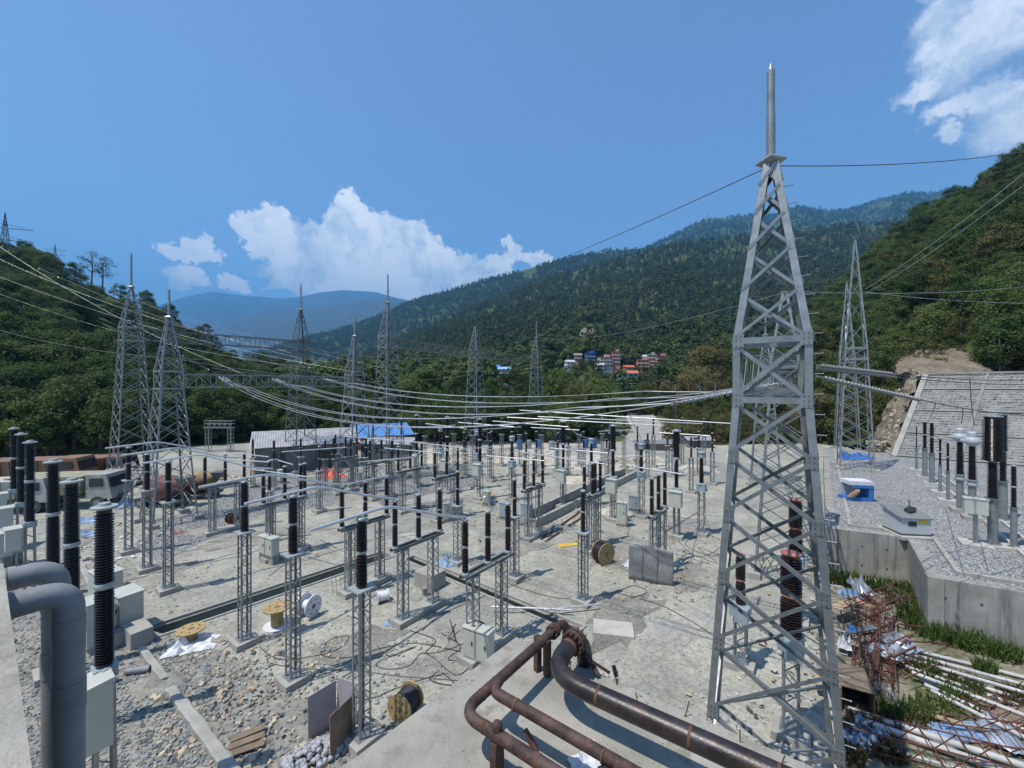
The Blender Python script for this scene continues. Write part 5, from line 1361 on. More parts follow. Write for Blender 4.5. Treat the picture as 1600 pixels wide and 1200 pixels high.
    setting('rubble', mb.mesh('rubble', M_SAND), 'stuff', 'loose yellow stones on the bare slope')
def rock(mb, p, s, r):
    b = len(mb.v); f = [r.uniform(.7,1.25) for _ in range(8)]; R = Matrix.Rotation(r.uniform(0,6.28), 3, 'Z') @ Matrix.Rotation(r.uniform(-.5,.5), 3, 'X')
    for i, c in enumerate([(-1,-1,-.6),(1,-1,-.6),(1,1,-.6),(-1,1,-.6),(-.7,-.7,.55),(.7,-.7,.55),(.7,.7,.55),(-.7,.7,.55)]):
        mb.v.append(tuple(Vector(p) + R @ (Vector(c)*s*0.5*f[i])))
    for q in ((0,3,2,1),(4,5,6,7),(0,1,5,4),(1,2,6,5),(2,3,7,6),(3,0,4,7)): mb.f.append(tuple(b+i for i in q))
embankment()

# terrace equipment on tubular posts
GTE = 'terrace arresters and posts'
def tube_post(px, py, H, ins, r, label, name='surge_arrester', pr=0.13, m=None, top=True, barrel=None):
    p = W(px, py, ZT); t = thing(name, label, 'arrester' if name == 'surge_arrester' else 'insulator post', p, RZ, GTE)
    part('plinth', shared(('tpl',), lambda: MB().box((0,0,0.03), (1.1,1.1,0.22)).mesh('plinth', M_CONCL)), t)
    part('steel_post', shared(('tpost', H, pr), lambda: MB().lathe([(pr*1.7,0.13),(pr*1.7,0.17),(pr,0.17),(pr,H-0.03),(pr*1.6,H-0.03),(pr*1.6,H)], 14).mesh('steel_post', M_STEEL, 40)), t)
    z = H
    for i, h in enumerate(ins):
        rr = r if not barrel else barrel[i]
        part('insulator', insulator_mesh('tp%.2f_%.2f' % (h, rr), h, rr, rr*0.64, 0.07, M_INSB, 16), t, (0,0,z)); z += h
        if i < len(ins)-1 or top: part('flange', disc_mesh('tpf%.2f' % rr, rr*0.95, 0.08, M_FLANGE), t, (0,0,z-0.03)); z += 0.04
    return t, Vector((p.x, p.y, ZT+z))
tube_post(1445,746,2.9,(1.35,1.25),0.17,'slim dark arrester on a steel post, left one of the terrace pair',pr=0.2)
tube_post(1456,756,2.9,(1.45,1.3),0.17,'slim dark arrester on a steel post, right one of the terrace pair',pr=0.2)
tube_post(1432,735,2.4,(1.2,1.1),0.07,'thin reddish post insulator nearest the embankment foot','post_insulator',0.12)
tube_post(1469,770,2.4,(1.1,1.1),0.10,'thin dark post insulator beside the terrace trench, first of two','post_insulator',0.11)
tube_post(1481,783,2.4,(1.1,1.1),0.10,'thin dark post insulator beside the terrace trench, second of two','post_insulator',0.11)
tube_post(1584,858,2.35,(1.15,1.15),0.13,'dark post insulator at the right edge of the terrace','post_insulator',0.14)
tube_post(1551,853,2.75,(2.1,2.55),0.3,'big barrel-shaped dark voltage transformer on a steel stand at the right',barrel=(0.24,0.46),pr=0.22)
tube_post(1567,815,2.75,(2.0,2.45),0.3,'dark voltage transformer column just behind the barrel-shaped one',barrel=(0.2,0.26),pr=0.22)
current_transformer(1500,800,'white-headed current transformer on a steel post, left of the two on the terrace','white-headed transformers',H=2.35,z0=ZT,ins=2.35,head='white',tube=True,r=0.24)
current_transformer(1519,812,'white-headed current transformer on a steel post, right of the two on the terrace','white-headed transformers',H=2.35,z0=ZT,ins=2.3,head='white',tube=True,r=0.24)
def box_on_post():
    p = W(1524,852,ZT); t = thing('junction_box', 'cream junction box on a post in front of the white-headed transformers', 'junction box', p, RZ)
    part('post', MB().box((0,0,0.95), (0.18,0.18,1.9)).mesh('post', M_STEEL), t); part('plinth', MB().box((0,0,0.05), (1.3,1.3,0.2)).mesh('plinth', M_CONCL), t)
    part('cabinet', MB().box((0,0,2.25), (0.95,0.5,0.85)).mesh('cabinet', M_CABINET), t); part('lid', MB().box((0,0,2.70), (1.02,0.56,0.05)).mesh('lid', M_CABINET), t)
box_on_post()
def terrace_trench():
    a, b = W(1457,738,ZT), W(1640,890,ZT); d = (b-a).normalized(); L = (b-a).length; m = (a+b)/2
    t = thing('cable_duct', 'dark covered cable duct running diagonally across the gravel terrace', 'cable duct', (m.x, m.y, ZT), atan2(d.y, d.x))
    part('cover', MB().box((0,0,0.04), (L,0.7,0.06)).mesh('cover', M_SHEET), t)
    for s in (-1,1): part('kerb', MB().box((0,s*0.45,0.08), (L,0.16,0.2)).mesh('kerb', M_CONCL), t)
terrace_trench()
def kiosk():
    p = W(1416,834,ZT); t = thing('kiosk', 'low white metal kiosk with dark lid standing on the terrace wall corner', 'kiosk', p, radians(-8))
    part('plinth', MB().box((0,0,0.04), (2.0,2.2,0.2)).mesh('plinth', M_CONCL), t)
    part('body', MB().quadbox([(-.8,-.75,.14),(.8,-.75,.14),(.8,.75,.14),(-.8,.75,.14),(-.8,-.75,1.15),(.8,-.75,1.15),(.8,.75,1.45),(-.8,.75,1.45)]).mesh('body', M_WHITEHEAD), t)
    part('lid', MB().quadbox([(-.9,-.85,1.155),(.9,-.85,1.155),(.9,.85,1.495),(-.9,.85,1.495),(-.9,-.85,1.22),(.9,-.85,1.22),(.9,.85,1.56),(-.9,.85,1.56)]).mesh('lid', M_SHEET), t)
    part('window', MB().box((-.2,-.76,.85), (.45,.02,.28)).mesh('window', M_GLASS), t)
    part('sign', MB().box((.38,-.76,.98), (.38,.02,.22)).mesh('sign', M_SIGN_Y), t)
    part('base_frame', MB().box((0,0,.19), (1.66,1.56,.09)).mesh('base_frame', M_CABDARK), t)
    b = thing('motor_unit', 'small black motor with upright handle on the kiosk lid', 'motor', p+Vector((.15,-.1,1.38)), 0.3)
    part('casing', MB().cyl((-.28,0,.12), (.28,0,.12), 0.17, 14).box((.1,0,.2), (.3,.3,.2)).mesh('casing', M_CABDARK), b); part('handle', MB().cyl((-.1,0,.2), (-.1,0,.75), 0.03, 8).mesh('handle', M_CABDARK), b)
kiosk()
def blue_box():
    p = W(1337,780,ZT); t = thing('equipment_crate', 'blue and white crate with an open side on the gravel terrace', 'crate', p, radians(-10))
    part('base', MB().box((0,0,.12), (1.9,1.2,.24)).mesh('base', M_BLUE), t); part('side', MB().box((.78,0,.75), (.34,1.2,1.02)).mesh('side', M_BLUE), t)
    part('top', MB().box((0.1,0,1.42), (1.7,1.2,.3)).mesh('top', M_WHITE), t); part('band', MB().box((.15,-.62,1.15), (1.5,.04,.22)).mesh('band', M_BLUE), t)
    part('back', MB().box((-.1,.55,.75), (1.4,.08,1.0)).mesh('back', M_WHITEHEAD), t)
    for k in range(4): part('wooden_block', MB().box((-.6+.1*k, -.55-.05*k, .38+.16*k), (.4,.3,.14), .4*k).mesh('wooden_block', M_WOODP), t)
blue_box()
crumpled('tarpaulin', W(1337,716,ZT), 4.2, 2.0, M_BLUE, 'bright blue tarpaulin at the foot of the terrace tower', 'tarpaulin', 0.2, 0.5, 8, 31)
def gabion():
    p = W(1376,706,ZT); t = thing('gabion', 'low wire gabion filled with stones at the embankment corner', 'gabion', p, radians(-8)); mb = MB(); r = random.Random(4)
    for _ in range(90): rock(mb, (r.uniform(-1.5,1.5), r.uniform(-.4,.4), r.uniform(.15,1.5)), r.uniform(.25,.42), r)
    part('stone_fill', mb.mesh('stone_fill', M_SAND), t, kind='stuff')
    wb = MB()
    for k in range(9): wb.bar((-1.65+k*.41,-.6,0), (-1.65+k*.41,-.6,1.7), .025)
    for k in range(5): wb.bar((-1.65,-.6,.05+k*.41), (1.65,-.6,.05+k*.41), .025)
    part('wire_mesh', wb.mesh('wire_mesh', M_RUST), t)
gabion()
# ------------------------------------------------------------------ village, sheds and machines behind the yard
def hill_z(px, d):
    """height of the mid hill under photo column px at distance d"""
    G = mid_hill.G; x0, x1 = 330, 1650; i = (px-x0)/(x1-x0)*mid_hill.nx; a = max(0, min(mid_hill.nx-1, int(i))); col = G[a]
    for p, q in zip(col, col[1:]):
        if p.y <= d <= q.y: return p.z + (q.z-p.z)*(d-p.y)/(q.y-p.y)
    return col[0].z
wall_mats = {}
def paint(c):
    if c not in wall_mats: wall_mats[c] = simple('house_paint_%d' % len(wall_mats), c, 0.8, 0, 0.12, 0.6)
    return wall_mats[c]
def house(px, py, w_px, floors, d, wall, roof, label, rz=0.0, depth=7.0, band=(0.62,0.6,0.56), roofk='slab'):
    z = CAM_H - (py-600)/FPX*d; w = w_px/FPX*d; fh = 3.0
    t = thing('house', label, 'house', ((px-800)/FPX*d, d, z), rz, 'village houses')
    H = floors*fh
    part('wall', MB().box((0,0,H/2-6), (w,depth,H+12)).mesh('wall', paint(wall)), t)
    n = max(2, int(w/2.4)); wm = shared(('hwin',), lambda: MB().box((0,0,0), (1.1,.12,1.35)).mesh('window', M_GLASS)); fm = shared(('hsill',), lambda: MB().box((0,-.08,-.76), (1.4,.22,.12)).mesh('sill', paint((0.7,0.68,0.62))))
    for f in range(floors):
        if f > 0: part('floor_band', MB().box((0,-.35,f*fh), (w+.5,depth+.9,.28)).mesh('floor_band', paint(band)), t)
        for k in range(n):
            wd = part('window', wm, t, (-w/2+w*(k+.5)/n, -depth/2-.02, f*fh+1.6)); part('sill', fm, wd)
    if roofk == 'slab':
        part('roof', MB().box((0,-.2,H+.16), (w+.8,depth+1.0,.32)).mesh('roof', paint(roof)), t)
        part('stair_tower', MB().box((w*.22,1.2,H+1.2), (w*.38,3.2,2.3)).mesh('stair_tower', paint(wall)), t)
    else:
        part('roof', MB().quadbox([(-w/2-.5,-depth/2-.7,H),(w/2+.5,-depth/2-.7,H),(w/2+.5,depth/2+.5,H),(-w/2-.5,depth/2+.5,H),(-w/2-.3,-.3,H+1.8),(w/2+.3,-.3,H+1.8),(w/2+.3,.3,H+1.8),(-w/2-.3,.3,H+1.8)]).mesh('roof', paint(roof)), t)
    return t
RED, BLU, PNK, WHT, TEA = (0.50,0.13,0.08), (0.05,0.14,0.42), (0.52,0.25,0.20), (0.62,0.61,0.58), (0.10,0.34,0.36)
for a in [(922,574,14,4,360,BLU,BLU,'tall bright blue village house','slab'), (890,577,13,2,345,WHT,(0.45,.47,.5),'white two storey village house left of the blue one','gable'),
          (945,575,20,3,352,(0.62,0.52,0.48),RED,'white and pink banded house right of the blue one','slab'), (962,572,12,4,356,PNK,RED,'red trimmed house beside the banded one','slab'),
          (937,582,14,2,342,(0.35,0.42,0.50),(0.4,.42,.45),'low grey blue house in front of the banded one','gable'), (1004,579,17,3,360,PNK,(0.55,.33,.27),'salmon terrace house on the left of the right cluster','slab'),
          (1018,576,12,4,366,(0.50,0.30,0.22),(0.4,.5,.5),'brick coloured house in the middle of the right cluster','slab'), (1033,578,17,4,362,(0.48,0.24,0.24),RED,'rose coloured house with pale bands on the right of the cluster','slab'),
          (1028,586,13,2,352,WHT,(0.5,.5,.48),'small white house below the rose coloured one','gable'), (982,585,14,2,350,(0.50,0.28,0.22),RED,'low red house between the two village clusters','gable'),
          (1010,568,11,2,372,WHT,(0.35,.52,.52),'house with pale green roof topping the right cluster','gable'), (980,607,30,3,250,TEA,RED,'turquoise balconied house with red roof below the village','gable'),
          (1040,593,16,1,330,WHT,RED,'small red roofed house at the right end of the village','gable'), (903,566,12,2,365,(0.35,0.24,0.17),(0.3,.2,.15),'brown house left behind the blue one','gable'),
          (684,584,24,1,230,(0.42,0.28,0.22),(0.45,.17,.08),'long orange roofed house at the foot of the mountainside','gable'), (790,590,24,2,300,(0.40,0.45,0.55),(0.25,.4,.6),'bluish roofed house right of the mastless tower','gable'),
          (775,586,12,2,310,WHT,BLU,'white house with blue roof right of the mastless tower','gable'), (843,580,14,1,350,(0.45,0.35,0.25),RED,'small red roofed house behind the farthest tower','gable'),
          (860,584,12,1,345,TEA,(0.12,.40,.22),'tiny green roofed house left of the white one','gable'), (578,592,20,2,260,WHT,(0.5,.5,.5),'pale house half hidden by towers in the valley','gable'),
          (728,668,46,2,118,(0.35,0.16,0.12),(0.50,.14,.09),'red roofed brick house just behind the yard','gable')]:
    house(*a[:7], a[7], radians(random.uniform(-14,14)), 7.0, roofk=a[8])
setting('bare_slope', (lambda: (lambda mb: mb.mesh('bare_slope', M_SCAR))(MB().sheet([P(905,524,470), P(910,528,466), P(917,527,464), P(923,529,462), P(929,523,466), P(930,517,470), P(926,513,474), P(920,515,476), P(914,511,479), P(908,516,476)])))(), label='small pale landslip in the forest above the village')
def tin_shed():
    a, b = W(398,742), W(556,728); d = Vector((b.x-a.x, b.y-a.y, 0)); L = d.length; ang = atan2(d.y, d.x)
    t = thing('long_shed', 'long dark grey shed with pale corrugated tin roof behind the dark tower', 'shed', a, ang)
    H0, H1, D = 3.7, 4.9, 6.0
    part('wall', MB().box((L/2,D/2,H0/2), (L,D,H0)).mesh('wall', M_WALLGREY), t)
    for k in range(9):
        x0 = -0.6 + (L+1.2)*k/9; x1 = -0.6+(L+1.2)*(k+1)/9; n = 10; mb = MB()
        for i in range(n+1):
            x = x0+(x1-x0)*i/n; o = 0.05*(i % 2)+0.012*(k % 2); mb.v += [(x,-0.8,H0-0.15+o),(x,D*0.75,H1+0.35+o)]
        for i in range(n): mb.f.append((2*i,2*i+2,2*i+3,2*i+1))
        part('roof_sheet', mb.mesh('roof_sheet', M_TIN), t)
    for k in range(6): part('post', MB().box((0.4+k*(L-0.8)/5,-0.12,H0/2), (0.16,0.1,H0)).mesh('post', M_SHEET), t)
    part('doorway', MB().box((L*0.22,-0.03,1.3), (1.6,0.08,2.6)).mesh('doorway', M_CABDARK), t)
    part('doorway', MB().box((L*0.7,-0.03,1.3), (3.0,0.08,2.6)).mesh('doorway', M_CABDARK), t)
tin_shed()
def blue_shed():
    a, b = W(556,712), W(642,706); d = Vector((b.x-a.x, b.y-a.y, 0)); L = d.length; ang = atan2(d.y, d.x)
    t = thing('open_shed', 'open shed with bright blue sheet roof behind the towers', 'shed', a, ang)
    for k in range(5):
        for y in (0, 5): part('post', MB().box((k*L/4, y, 1.6), (.14,.14,3.2+.4*(y > 0))).mesh('post', M_STEELD), t)
    for k in range(6):
        x0, x1 = -0.5+(L+1)*k/6, -0.5+(L+1)*(k+1)/6
        part('roof_sheet', MB().quadbox([(x0,-.8,3.1),(x1,-.8,3.1),(x1,6,4.6),(x0,6,4.6),(x0,-.8,3.16+.01*(k%2)),(x1,-.8,3.16+.01*(k%2)),(x1,6,4.66+.01*(k%2)),(x0,6,4.66+.01*(k%2))]).mesh('roof_sheet', M_BLUETIN), t)
    part('back_wall', MB().box((L/2,5.4,1.6), (L,.12,3.2)).mesh('back_wall', M_PINK), t)
blue_shed()
def low_hut(px, py, w, h, dpt, m, rm, label, z0=0.0):
    p = W(px, py, z0); t = thing('hut', label, 'hut', p, radians(random.uniform(-8,8)))
    part('wall', MB().box((0,dpt/2,h/2), (w,dpt,h)).mesh('wall', m), t); part('roof', MB().quadbox([(-w/2-.3,-.4,h),(w/2+.3,-.4,h),(w/2+.3,dpt+.3,h+.5),(-w/2-.3,dpt+.3,h+.5),(-w/2-.3,-.4,h+.08),(w/2+.3,-.4,h+.08),(w/2+.3,dpt+.3,h+.58),(-w/2-.3,dpt+.3,h+.58)]).mesh('roof', rm), t)
    part('door', MB().box((-w*.2,-.03,1.0), (.9,.06,2.0)).mesh('door', M_CABDARK), t)
low_hut(600,720,7.5,2.6,4,M_WALLGREY,M_TIN,'low grey hut with flat pale roof in front of the blue roof')
low_hut(1095,700,4.5,1.4,1.5,M_WALLGREY,M_TIN,'low tin roofed hut beside the road at the big tower')
low_hut(860,690,6,2.3,3.5,M_BLUE,M_BLUETIN,'low blue hut at the far edge of the yard')
low_hut(1022,704,6.5,1.2,1.0,M_WOODB,M_SHEET,'low dark brown barrack along the yard end of the road')
p = P(405,640,88); low_hut(405,672,9,7.0,5,M_WHITE,M_BLUETIN,'white hut with blue roof among the trees left of the dark tower')
p = P(352,640,88); low_hut(352,674,10,7.2,5,M_CONCL,M_WHITE,'pale roofed hut among the trees behind the small rack')
# blue and green barrels and sheets along the far side of the yard
for k, (px, py, m, lab) in enumerate([(812,702,M_BLUE,'blue barrel leftmost in the far row'), (826,701,M_TANK,'grey green barrel in the far row'), (843,701,M_BLUE,'second blue barrel in the far row'), (862,703,M_TANK,'grey green barrel beside the blue hut'), (915,700,M_BLUE,'blue barrel at the tree edge'), (928,700,M_BLUE,'blue barrel farthest right in the far row')]):
    t = thing('barrel', lab, 'barrel', W(px, py), 0, 'barrels along the far yard edge')
    part('body', shared(('brl', m.name), lambda: MB().lathe([(0.52,0),(0.55,0.05),(0.52,0.5),(0.55,0.55),(0.52,1.0),(0.55,1.05),(0.52,1.6),(0.4,1.66)], 14).mesh('body', m, 40)), t)
    part('lid', shared(('brll',), lambda: MB().lathe([(0.4,1.66),(0.42,1.72),(0.1,1.74)], 14).mesh('lid', M_CABDARK, 40)), t)
# machines parked on the left
def wheel(t, x, y, r, w=0.4):
    o = part('wheel', shared(('tyre', r), lambda: MB().tube([(0,-w/2,0),(0,w/2,0)], r, 18).mesh('wheel', M_CABDARK, 40)), t, (x, y, r))
    part('rim', shared(('rim', r), lambda: MB().tube([(0,-w/2-.02,0),(0,w/2+.02,0)], r*.5, 14).mesh('rim', M_SHEET, 40)), o)
def tipper(px, py, rz, label, body, cabm, s=1.0):
    t = thing('dump_truck', label, 'truck', W(px, py), rz, 'trucks parked by the wooded hill'); t.scale = (s,s,s)
    part('chassis', MB().box((0,0,.95), (7.2,1.0,.3)).mesh('chassis', M_CABDARK), t)
    for x in (-2.6,-1.3,2.5):
        for y in (-1.0,1.0): wheel(t, x, y, .55)
    bd = part('tipper_body', MB().quadbox([(-3.7,-1.15,1.3),(1.2,-1.15,1.3),(1.2,1.15,1.3),(-3.7,1.15,1.3),(-4.1,-1.3,2.8),(1.4,-1.3,2.8),(1.4,1.3,2.8),(-4.1,1.3,2.8)]).mesh('tipper_body', body), t)
    for k in range(8): part('rib', MB().bar((-3.6+k*.65,-1.20,1.3), (-3.7+k*.68,-1.36,2.8), .1).mesh('rib', body), bd)
    part('cab', MB().quadbox([(1.6,-1.15,.9),(3.6,-1.15,.9),(3.6,1.15,.9),(1.6,1.15,.9),(1.6,-1.1,2.9),(3.1,-1.1,2.9),(3.1,1.1,2.9),(1.6,1.1,2.9)]).mesh('cab', cabm), t)
    part('windscreen', MB().quadbox([(3.42,-1.0,1.8),(3.44,-1.0,1.8),(3.44,1.0,1.8),(3.42,1.0,1.8),(3.20,-.95,2.6),(3.22,-.95,2.6),(3.22,.95,2.6),(3.20,.95,2.6)]).mesh('windscreen', M_GLASS), t)
    part('side_window', MB().box((2.4,-1.16,2.25), (1.0,.04,.7)).mesh('side_window', M_GLASS), t)
tipper(118,792,radians(8),'khaki dump truck with ribbed body behind the black breaker columns',simple('khaki_paint',(0.30,0.28,0.19),0.7,0,0.2,1.5),M_CONCD0,1.15)
tipper(70,764,radians(12),'rusty brown dump truck parked behind the khaki one',simple('rust_orange',(0.20,0.12,0.075),0.65,0,0.3,1.2),simple('faded_orange_cab',(0.23,0.12,0.07),0.65,0,0.3,1.2),1.25)
tipper(155,752,radians(5),'dark brown dump truck closest to the leftmost tower',simple('dull_brown',(0.22,0.11,0.07),0.65,0,0.3,1.2),simple('brown_cab',(0.16,0.10,0.075),0.65,0,0.3,1.2),1.1)
tipper(12,800,radians(15),'white truck at the left edge behind the far breaker columns',M_CONCL,M_CONCL,1.1)
def mixer(px, py, label, rz, m, s=1.0):
    t = thing('concrete_mixer', label, 'concrete mixer', W(px, py), rz, 'mixers'); t.scale = (s,)*3
    part('chassis', MB().box((0,0,.7), (5.5,1.6,.3)).mesh('chassis', M_CABDARK), t)
    M = Matrix.Translation((0,0,2.0)) @ Matrix.Rotation(radians(80), 4, 'Y')
    part('drum', MB().lathe([(0.5,-2.3),(1.15,-1.2),(1.35,0.1),(1.15,1.2),(0.55,2.2),(0.45,2.4)], 20, M).mesh('drum', m, 30), t)
    for x in (-1.8,1.8):
        for y in (-.9,.9): wheel(t, x, y, .5)
    part('hopper', MB().quadbox([(2.2,-.5,2.4),(2.9,-.5,2.4),(2.9,.5,2.4),(2.2,.5,2.4),(2.0,-.8,3.2),(3.2,-.8,3.2),(3.2,.8,3.2),(2.0,.8,3.2)]).mesh('hopper', M_STEELD), t)
m, T_ = mat('rusty_yellow_drum'); tc_ = T_.add('ShaderNodeTexCoord'); c_ = T_.ramp(T_.noise(tc_.outputs['Object'], 0.7, 5, .65, 1.0).outputs['Fac'], [(0.38,(0.08,0.05,0.035)),(0.47,(0.22,0.12,0.06)),(0.56,(0.33,0.26,0.12)),(0.66,(0.22,0.24,0.21))]); b_ = T_.add('ShaderNodeBsdfPrincipled', inp={'Base Color': c_, 'Roughness': .7}); T_.add('ShaderNodeOutputMaterial', inp={0: b_.outputs[0]}); M_DRUMY = m
mixer(306,778,'concrete mixer with patchy yellow rusty drum behind the left towers',radians(10),M_DRUMY,0.85)
mixer(256,790,'concrete mixer with dark red drum beside the patchy yellow one',radians(-5),simple('dark_red_drum',(0.16,0.06,0.05),0.7,0,0.4,1.0),0.9)
def pile(name, px, py, w, l, h, n, s, m, label, seed, z0=0.0):
    r = random.Random(seed); mb = MB(); c = W(px, py, z0)
    for _ in range(n):
        a, q = r.uniform(0,6.28), sqrt(r.random()); x, y = cos(a)*q*w/2, sin(a)*q*l/2
        rock(mb, (c.x+x, c.y+y, z0+(1-q)*h*r.uniform(.6,1.0)), r.uniform(*s), r)
    return setting(name, mb.mesh(name, m), 'stuff', label)
pile('rubble', 198,754,11,5,2.6,420,(.35,.9),M_CONC,'heap of grey rubble behind the leftmost towers',1)
pile('rubble', 335,752,9,3,1.0,220,(.3,.7),M_SAND,'pale rubble behind the yellow rusty drum',2)
pile('rubble', 985,722,9,3,0.7,260,(.2,.6),M_SAND,'pale spoil heaps near the road',3)
pile('rubble', 1085,738,7,3,0.7,200,(.2,.5),M_CONCL,'pale rubble near the big tower at the far yard end',4)
pile('rubble', 760,712,18,4,0.5,240,(.2,.5),M_SAND,'low spoil bank in the far yard',6)
# far pylons on the left hill
def pylon(px, py, H, d, label):
    z = CAM_H+(600-py)/FPX*d - H; t = thing('pylon', label, 'pylon', ((px-800)/FPX*d, d, z), radians(25), 'power line pylons on the hills')
    b = H*.1; lv = [(0,b),(H*.35,b*.6),(H*.62,b*.3),(H,0.02)]
    for sx in (-1,1):
        for sy in (-1,1):
            mb = MB()
            for (za,ba),(zb,bb) in zip(lv,lv[1:]): mb.bar((sx*ba,sy*ba,za),(sx*bb,sy*bb,zb),.16)
            part('leg', mb.mesh('leg', M_STEELD), t)
    for f in range(4):
        mb = MB(); n = 9
        for i in range(n):
            def bw(z):
                for (za,ba),(zb,bb) in zip(lv,lv[1:]):
                    if za <= z <= zb: return ba+(bb-ba)*(z-za)/(zb-za)
            za, zb = H*i/n, H*(i+1)/n-.01; a, c = bw(za), bw(zb)
            cs = [((-1,-1),(1,-1)),((1,-1),(1,1)),((1,1),(-1,1)),((-1,1),(-1,-1))][f]
            mb.bar((cs[0][0]*a,cs[0][1]*a,za),(cs[1][0]*c,cs[1][1]*c,zb),.1); mb.bar((cs[1][0]*a,cs[1][1]*a,za),(cs[0][0]*c,cs[0][1]*c,zb),.1)
        part('bracing', mb.mesh('bracing', M_STEELD), t)
    for z in (H*.62,H*.78):
        for s in (-1,1):
            L = H*.28*s; mb = MB().bar((0,-.4,z),(L,0,z+.3),.12).bar((0,.4,z),(L,0,z+.3),.12).bar((0,0,z+H*.06),(L,0,z+.3),.12)
            for k in range(5): mb.bar((L*k/5,0,z+H*.06*(1-k/5)+.3*k/5),(L*(k+.5)/5,0,z),.08)
            part('cross_arm', mb.mesh('cross_arm', M_STEELD), t)
pylon(8,331,34,190,'large dark pylon cut off by the upper left picture edge')
pylon(86,381,30,420,'tiny pale pylon behind the left hill skyline')
# ------------------------------------------------------------------ things lying about the yard
def cabinet(px, py, w, d, h, label, stand=0.35, n=1, m=None, group=None, rz=None, roof=True):
    p = W(px, py); t = thing('marshalling_cabinet', label, 'cabinet', p, RZ+radians(8) if rz is None else rz, group)
    part('plinth', MB().box((0,0,stand/2), (w*n+.12,d*.8,stand)).mesh('plinth', M_CONCD), t)
    for k in range(n):
        x = (k-(n-1)/2)*(w+.03)
        b = part('body', MB().box((x,0,stand+h/2), (w,d,h)).mesh('body', m or M_CABINET), t)
        part('door', MB().box((x,-d/2-.012,stand+h/2), (w*.86,.02,h*.88)).mesh('door', m or M_CABINET), b)
        part('handle', MB().box((x+w*.25,-d/2-.04,stand+h*.55), (.05,.04,.16)).mesh('handle', M_CABDARK), b)
        if roof: part('roof', MB().box((x,0,stand+h+.025), (w+.08,d+.1,.05)).mesh('roof', m or M_CABINET), b)
    return t
GK = 'grey cabinets standing in the yard'
cabinet(420,878,.75,.5,1.15,'pair of pale cabinets on a dark stand beside the far trench side',.55,2,group=GK)
cabinet(748,1038,.62,.5,1.25,'pair of pale cabinets tight against the concrete slab edge',.3,2,group=GK)
cabinet(197,985,1.3,.9,1.5,'large grey cabinet behind the nearest black breaker column',.4,1,group=GK)
cabinet(150,1012,1.1,.9,1.9,'tall grey cabinet between the black breaker column and the grey pipes',.3,1,group=GK)
cabinet(165,940,1.5,1.0,1.4,'grey cabinet farther behind the nearest black breaker column',.3,1,group=GK)
cabinet(8,890,.8,.6,1.5,'pale cabinet at the left picture edge above the grey pipes',.9,1,group=GK)
cabinet(24,884,.9,.6,1.6,'second pale cabinet near the left picture edge',.9,1,group=GK)
cabinet(789,812,.8,.6,1.2,'blue grey cabinet in front of the walled basin',.3,1,M_TANK,GK)
cabinet(823,818,.9,.6,1.4,'blue grey cabinet at the corner of the walled basin',.3,1,M_TANK,GK)
cabinet(716,806,.7,.5,1.1,'small pale cabinet near the middle short posts, left one',.3,1,group=GK)
cabinet(760,790,.7,.5,1.1,'small pale cabinet near the centre breakers',.3,1,group=GK)
cabinet(700,812,.7,.5,1.1,'small pale cabinet behind the trench corner',.3,1,group=GK)
cabinet(972,822,.8,.5,1.8,'tall pale cabinet at the foot of the middle right breaker',.2,1,group=GK)
cabinet(990,800,.8,.5,1.2,'blue green cabinet beside the capped transformer near the road',.3,1,M_TANK,GK)
cabinet(560,760,.8,.5,1.3,'pale cabinet before the dark shed opening',.3,1,group=GK)
cabinet(438,755,.8,.5,1.3,'pale cabinet at the foot of the dark tower',.3,1,group=GK)
for (px,py,w,d,h,lab) in [(215,1003,1.3,.8,.75,'square concrete block at the trench head'),(188,1000,1.1,.7,.55,'concrete block beside the trench head block'),(672,915,1.4,1.2,.9,'concrete pit box behind the second front isolator')]:
    solo('concrete_block', MB().box((0,0,h/2), (w,d,h)).mesh('concrete_block', M_CONC), lab, 'concrete block', W(px,py), RZ+.05, 'concrete blocks')
def broken_kerb():
    t = thing('foundation_strip', 'narrow broken concrete foundation strip in the rubble by the parapet', 'foundation', (0,0,0)); r = random.Random(9)
    for pts, w0 in (([W(222,1018), W(258,1068)], .26), ([W(266,1082), W(318,1150), W(372,1225)], .36), ([W(118,870), W(150,930), W(170,985)], .30)):
        path = []
        for p, q in zip(pts, pts[1:]): path += [p.lerp(q, k/10) for k in range(10)]
        path.append(pts[-1]); mb = MB(); n = len(path)
        for i, c in enumerate(path):
            d = (path[min(i+1,n-1)]-path[max(i-1,0)]).normalized(); sd = Vector((-d.y, d.x, 0)); w = w0*r.uniform(.46,.54); h = .26*r.uniform(.9,1.08)
            for (o, z) in ((-w*1.1,-.05),(-w,h*.85),(-w*.7,h),(w*.7,h*r.uniform(.85,1)),(w,h*.8),(w*1.15,-.05)): mb.v.append(tuple(c+sd*(o+r.uniform(-.02,.02))+Vector((0,0,z))))
        for i in range(n-1):
            for k in range(5): mb.f.append((i*6+k, (i+1)*6+k, (i+1)*6+k+1, i*6+k+1))
        mb.f.append(tuple(range(6))); mb.f.append(tuple((n-1)*6+k for k in reversed(range(6))))
        part('block', mb.mesh('block', M_CONC), t)
broken_kerb()
